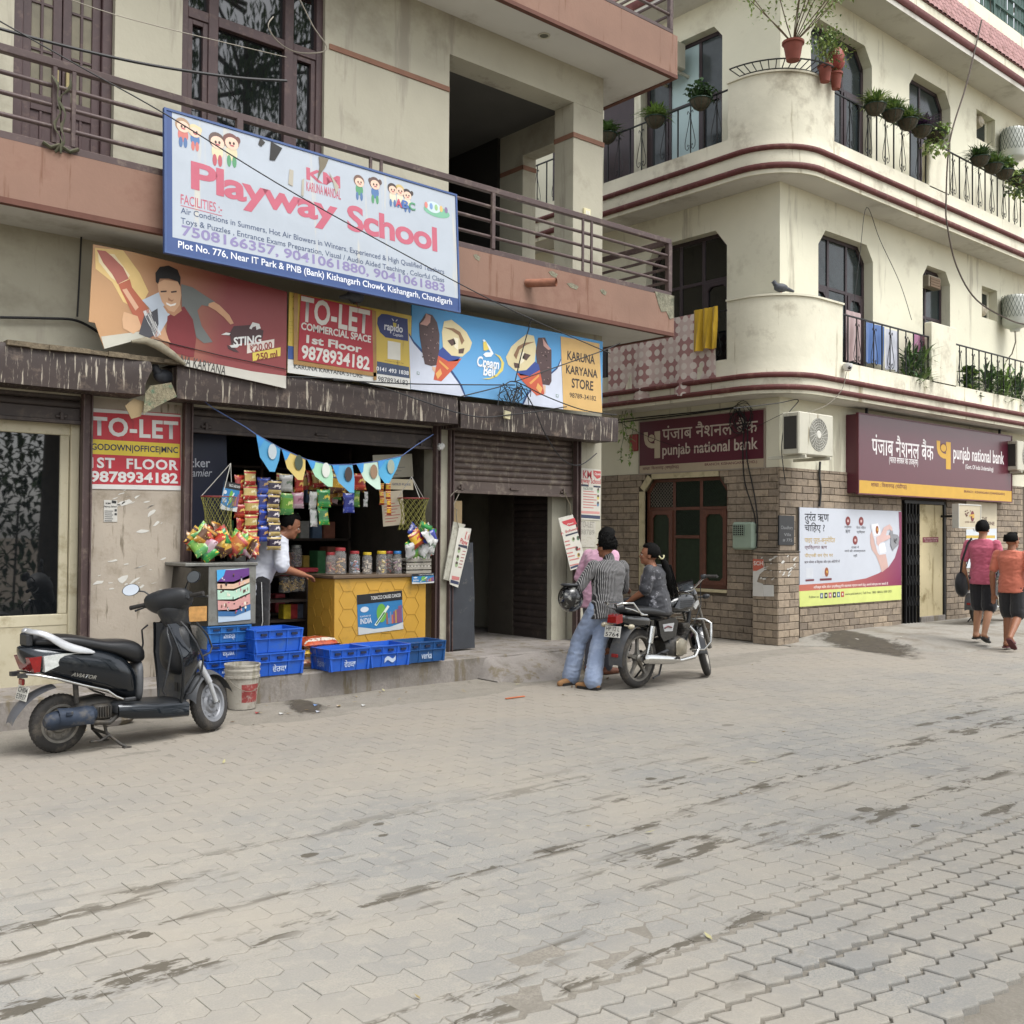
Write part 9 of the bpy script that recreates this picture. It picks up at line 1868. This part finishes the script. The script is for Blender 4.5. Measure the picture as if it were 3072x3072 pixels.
for px,py,l in((3040,440,'white water heater on the upper street wall'),(3045,940,'white water heater on the lower street wall')):
 q=on(1,YW-.25,px,py);th=thing('water_heater',l,'water heater',(q.x,YW-.25,q.z-.35));MB().lathe([(0,0),(.08,0),(.1,.05),(.2,.09),(.23,.14),(.23,.62),(.2,.68),(0,.7)],22).build('tank',m_mesh,th,smooth=40);MB().tube([(0,0,0),(.02,0,-.2),(.1,.1,-.4),(.05,.2,-.55)],.012,6).build('hose',m_grille,th)
 mb=MB()
 for i in range(22):
  for s in(-1,1):mb.tube([(.236*math.cos(2*math.pi*(i/22+s*v*.12)),.236*math.sin(2*math.pi*(i/22+s*v*.12)),.25+.43*v)for v in(0,.33,.66,1)],.003,4)
 mb.build('wire_mesh',m_gpl,th)
q=on(1,YC-.05,2543,1102);th=thing('security_camera','white dome camera under the lower street railing','camera',q);MB().lathe([(0,-.06),(.05,-.05),(.075,0),(.07,.05),(0,.07)],16).build('dome',mat('white_abs','#c4c4c0',.4),th,smooth=50);MB().ball((-.03,-.05,-.01),.03,10,8).build('lens',m_glass,th,smooth=60)
q=on(1,YF-.05,1322,1340);th=thing('wall_bulb','white bulb on the narrow pier beside the half shutter','lamp',q);MB().lathe([(0,-.05),(.03,-.04),(.045,0),(.03,.04),(0,.05)],14,Matrix.Rotation(R(60),4,'Y')).build('bulb',mat('white_abs','#c4c4c0',.4),th,smooth=50)
def bird(label,p,rz,k=1.0):
 th=thing('pigeon',label,'pigeon',p,rz);mb=MB();mb.ball((0,0,.10),(.11,.06,.065),14,10);mb.ball((.10,0,.17),(.035,.03,.035),10,8);cap(mb,(.06,0,.12),(.10,0,.16),.045,.03);cap(mb,(-.08,0,.09),(-.19,0,.06),.035,.018);mb.tube([(.13,0,.17),(.155,0,.162)],[.008,.002],6);mb.build('body',mat('pigeon_grey','#3f4248',.6,var=.25,vs=25),th,smooth=60);mb=MB()
 for s in(-1,1):mb.tube([(.0,s*.02,.05),(.01,s*.025,.0),(.04,s*.028,.002)],.005,5)
 mb.build('legs',mat('pigeon_leg','#7a4a44',.6),th)
q=path(-.1)[8][0];bird('grey pigeon standing on the lower rounded parapet',(q[0],q[1],PT['b'][2]+.028),R(150));q=on(1,8.86,1065,905);bird('dark pigeon perched under the school board above the to-let sheet',(q.x,8.86,q.z-.05),R(10));q=on(1,YH+.15,492,1130);bird('pigeon sheltering in the gap between the shutter hoods',(q.x,YH+.15,q.z-.1),R(200))
nb_=thing('nest_board','bent green board caked with straw wedged below the hood gap','board');mb=MB();P4=[on(1,YH-.02,*zq(0,1050,.3106)(*z))for z in((1400,420),(1450,345),(1650,315),(1705,450),(1560,520),(1380,620))];mb.prism([(p.x,p.z)for p in P4],YH-.03,YH-.015);mb.build('sheet',mat('straw_crust','#7d7660',.95,var=.35,vs=40,bump=1,bs=60,dirt=('#4a6a55',.35,12)),nb_);mb=MB();P5=[on(1,YH+.03,*zq(0,1050,.3106)(*z))for z in((1210,540),(1290,470),(1400,500),(1360,640),(1270,665))];mb.prism([(p.x,p.z)for p in P5],YH+.03,YH+.04);mb.build('cardboard_flap',_mats['cardboard'],nb_)
m_wire=mat('black_cable','#1a1a1b',.6)
def wire(label,pts,r=.007,m=m_wire,sag=True):
 P=[Vector(p)for p in pts];Q=[]
 for i in range(len(P)-1):
  a,b,c,d=P[max(0,i-1)],P[i],P[i+1],P[min(len(P)-1,i+2)]
  for j in range(6):t=j/6;Q.append(.5*((2*b)+(c-a)*t+(2*a-5*b+4*c-d)*t*t+(3*b-a-3*c+d)*t**3))
 Q.append(P[-1]);mb=MB();mb.tube(Q,r,5);return tag(mb.build('cable',m,smooth=60),label,'cable')
o_=lambda y,*ps:[on(1,y,*p)for p in ps]
wire('thin overhead wire crossing the school board diagonally',o_(8.28,(-60,30),(240,200),(500,345),(900,590),(1376,850),(1600,960),(1830,1060)),.006);wire('thick cable pair sagging across the first-floor window',o_(8.5,(-60,70),(200,140),(450,195),(700,232),(860,243)),.013);wire('grey wire strung high across the first-floor window',o_(8.5,(160,-20),(400,60),(860,172)),.004,m_grille)
wire('cable bundle sagging over the ice-cream board to the right',o_(8.75,(1380,1190),(1500,1160),(1545,1145),(1640,1190),(1750,1230),(1850,1245)));wire('cable rising from the knot on the ice-cream board',o_(8.72,(1545,1145),(1565,1060),(1595,955)));wire('cable running from the knot towards the lane',o_(8.72,(1545,1145),(1700,1090),(1800,1055),(1860,1030)));wire('loose cable dropping from the knot over the half shutter',o_(8.8,(1560,1150),(1600,1220),(1640,1310),(1690,1380),(1740,1395),(1790,1360)));wire('thin wire along the tops of the shutter hoods',o_(8.8,(862,1130),(1100,1150),(1400,1245),(1540,1243),(1700,1220)));wire('wire crossing the white foot of the ice-cream board',o_(8.78,(1000,1140),(1250,1152),(1545,1155)))
rr=random.Random(14);kn=thing('cable_knot','tangled black cable knot hanging before the ice-cream board','cable');mb=MB()
for i in range(26):c=on(1,8.74,1545+rr.uniform(-30,25),1160+rr.uniform(-10,30));mb.tube([c,c+Vector((rr.uniform(-.12,.12),rr.uniform(-.04,.04),rr.uniform(-.12,.05))),c+Vector((rr.uniform(-.15,.15),0,rr.uniform(-.22,-.02)))],.005,4)
mb.build('strands',m_wire,kn);q=on(1,YH-.05,1522,1245);th=thing('junction_box','white slotted junction box dangling on the shutter hood','box',q);MB().cbox(-.045,-.01,-.045,.045,.02,.045,.006,Matrix.Rotation(R(8),4,'Y')).build('casing',mat('ivory_plastic','#cfc7a0'),th)
for l,ps in(('black cable bundle entering above the flat bank sign',((1805,1265),(1950,1250),(2100,1235),(2200,1222))),('second cable bundle entering above the flat bank sign',((1800,1275),(1900,1262),(2050,1245),(2205,1225))),('thick cable dropping past the bank sign to the meter',((2205,1222),(2230,1280),(2228,1360),(2235,1450),(2262,1540),(2268,1600))),('second cable dropping past the bank sign to the meter',((2215,1222),(2242,1290),(2240,1370),(2262,1480),(2272,1560),(2270,1640))),('thin wire slung across the flat bank sign',((1800,1220),(1900,1290),(2060,1345),(2180,1320),(2350,1240)))):wire(l,[on(0,XW-.06,*p)for p in ps],.010 if 'thin' not in l else.004)
kn=thing('cable_coil','coil of black cable over the end of the flat bank sign','cable');mb=MB()
for i in range(7):c=on(0,XW-.09,2222+rr.uniform(-12,12),1255+rr.uniform(-10,15));r_=rr.uniform(.08,.18);mb.tube([c+Vector((rr.uniform(-.03,.03),r_*math.cos(t),r_*1.2*math.sin(t)))for t in[2*math.pi*j/18 for j in range(18)]],.006,4,closed=True)
mb.build('loops',m_wire,kn)
wire('long creeper-like cable hanging from the roof past both balconies',[on(1,YC-.12,*p)for p in((2945,60),(2900,250),(2850,420),(2838,600),(2842,680),(2870,800),(2930,900),(3030,960),(3085,975))],.014,mat('brown_cable','#4a3f38',.7));wire('thin looped wire hanging below the upper balcony soffit',[on(1,YC+.1,*p)for p in((2560,925),(2580,760),(2600,622),(2640,720),(2700,850),(2735,960))],.005);wire('grey wire from the dome camera down to the corner',[on(1,YC-.06,*p)for p in((2540,1115),(2525,1170),(2480,1215),(2420,1238))],.005,m_grille);wire('black cables looping above the corner air conditioner',[on(1,YC+.2,*p)for p in((2200,1225),(2330,1210),(2395,1200),(2360,1250),(2345,1340),(2355,1440))]);wire('black drain hose below the corner air conditioner',o_(YW-.05,(2460,1385),(2458,1430),(2462,1470),(2458,1520)),.018);wire('curly bare wire at the top of the first-floor window',o_(8.45,(820,50),(805,80),(840,130),(900,158),(980,148),(940,80),(895,-10)),.006,m_grille);wire('bundle of cables on the wall left of the torn banner',o_(9.2,(0,952),(140,955),(230,962),(300,1000)),.012);wire('wire dropping from the soffit to the banner end',o_(9.2,(245,680),(240,800),(232,950)),.008)
th=thing('creeper','green creeper trailing down beside the flat bank sign','plant');mb,st=MB(),MB()
for s in range(3):
 c=on(0,XC+.2,1868+14*s,1200);pts=[c+Vector((rr.uniform(-.04,.04),rr.uniform(-.06,.06),-.16*j))for j in range(7-2*(s%2))];st.tube(pts,.004,4)
 for p in pts:
  for j in range(5):leaf(mb,p+rv(rr)*.05,rv(rr),.075,.05)
mb.build('foliage',LF[1],th,fix=False);st.build('stem',LF[2],th)
p=on(2,.02,746,2128);th=thing('paint_bucket','dirty white paint bucket with a red label by the scooter wheel','bucket',(p.x,p.y+.13,.018));mb=MB();mb.lathe([(0,.004),(.115,.004),(.12,.0),(.145,.27),(.155,.272),(.155,.29),(.148,.292),(.152,.33),(.157,.332),(.157,.345),(.151,.348),(.153,.372),(.158,.374),(.158,.39),(.147,.39),(.14,.28),(.112,.02),(0,.02)],26);mb.build('pail',mat('soiled_white','#aaa59a',.7,var=.12,vs=7,dirt=('#6f685c',.5,7),streak=('#85806f',.4,9,1.5)),th,smooth=40)
mb=MB();mb.grid(lambda u,v:((.1255+.0165*v)*math.cos(R(-118+74*u)),(.1255+.0165*v)*math.sin(R(-118+74*u)),.06+.16*v),10,2);mb.build('label',mat('label_red','#8a3a38',.7,var=.2,vs=20,dirt=('#a9a49a',.4,16)),th,smooth=60,fix=False);mb=MB();mb.tube([(.155*math.cos(t),.155*math.sin(t),.28-.12*math.sin(R(180)*(k/10)))for k,t in[(k,R(-170+160*k/10))for k in range(11)]],.003,5);mb.build('handle',m_grille,th)
lm=MB();lm.add([(0,0,.002),(.03,.012,.006),(.07,0,.012),(.03,-.012,.004)],[(0,1,2,3)]);LM=[lm.mesh('dry_leaf',mat('litter_'+c,'#'+c,.8,var=.2,vs=30),fix=False)for c in('8a7a50','6a5a3c','a09a70','5a4a38')]
for i in range(90):
 k=rr.random();x,y=(rr.uniform(2.5,9),8.55-abs(rr.gauss(0,.45)))if k<.7 else(rr.uniform(2,14),rr.uniform(2.2,8));o=bpy.data.objects.new('dry_leaf',LM[i%4]);COL.objects.link(o);o.location=(x,y,sand_z(x,y)+.008);o.rotation_euler=(rr.uniform(-.2,.2),rr.uniform(-.2,.1),rr.random()*6.28);o.scale=(rr.uniform(.5,1.1),)*3;tag(o,'dry fallen leaf lying on the pavers','leaf','fallen leaves on the road')
wm=MB();wm.add([(0,0,.002),(.04,.0,.012),(.05,.03,.004),(.01,.04,.014)],[(0,1,2),(0,2,3)])
for i,c in enumerate(('b5b5b0','a9acb4','8a3a34','b0a090','6a86b0','b9b9b4','5a4a40','b5b0a4')):WMm=wm.mesh('wrapper',flat('#'+c),fix=False);x,y=((4.3,8.0),(4.6,7.9),(4.15,8.15),(4.9,8.05),(4.75,8.2),(5.1,7.95),(13.9,7.6),(14.2,7.7))[i];o=bpy.data.objects.new('wrapper',WMm);COL.objects.link(o);o.location=(x,y,(apron_z(x,y)if x>12 else sand_z(x,y))+.004);tag(o,('white','grey','red','beige','blue','pale','brown','cream')[i]+' crumpled wrapper dropped '+('near the bucket' if x<12 else 'on the bank apron'),'litter')
mb=MB();a=on(2,.012,1520,2095);mb.cbox(a.x,a.y,.004,a.x+.24,a.y+.03,.012,.003);tag(mb.build('orange_strip',mat('orange_plastic','#b5623a',.5)),'flat orange plastic strip lying on the road','litter')
mb=MB();mb.ball((3.05,8.45,.05),(.16,.1,.08),9,6);mb.v=[(x+.03*math.sin(z*60+y*20),y,z)for x,y,z in mb.v];tag(mb.build('loose_stone',m_plinth),'broken brown stone behind the scooter stand','stone')
motorcycle('motorcycle','parked motorcycle half hidden behind the two walking men',(17.3,8.0,.11),R(4),l1='CH01',l2='BQ71',turn=10)
m_bark=mat('bark','#5a5248',.95,var=.3,vs=9,bump=.8,bs=20)
def tree(x,y,h,r,seed,label):
 th=thing('roadside_tree',label,'tree',(x,y,-.03));r2=random.Random(seed);tr,lf=MB(),MB();tr.tube([(0,0,0),(.05,.02,h*.25),(-.03,.05,h*.5),(.05,0,h*.8)],[.26,.2,.15,.05],10);tips=[]
 for i in range(26):
  z=h*r2.uniform(.42,.9);a=r2.random()*6.28;e=Vector((math.cos(a)*r*r2.uniform(.5,1),math.sin(a)*r*r2.uniform(.5,1),z+r2.uniform(-.2,1.6)));tr.tube([(0,0,z),Vector((0,0,z)).lerp(e,.5)+Vector((0,0,.25)),e],[.06,.04,.015],6);tips+=[e,Vector((0,0,z)).lerp(e,.6)]
 for t in tips:
  for j in range(100):lf.k=j%2;q=t+rv(r2)*r2.uniform(.1,.95);leaf(lf,q,rv(r2)*.5+Vector((0,0,-.9)),.22,.05)
 tr.build('trunk',m_bark,th,smooth=60);lf.build('crown',[LF[2],LF[0]],th,fix=False)
tree(6.2,-1.9,14,2.8,3,'slender leafy tree across the road facing the school board');tree(10.2,-2.2,15.5,3.4,6,'tall leafy tree across the road facing the to-let sheet');tree(14.5,-3.5,12,3,12,'leafy tree across the road facing the bank')
th=thing('hedge','dense green hedge across the road from the shops','hedge',(0,-3.6,-.05));mb=MB();st=MB();r2=random.Random(2)
for i in range(8000):mb.k=i%2;leaf(mb,Vector((r2.uniform(1,14),r2.gauss(0,.5),r2.random()**.8*4.6)),rv(r2),.24,.11)
for i in range(26):st.tube([(1+.5*i,0,0),(1.05+.5*i,.1,2.2)],.025,5)
mb.build('foliage',[LF[2],LF[0]],th,fix=False);st.build('stems',m_bark,th)
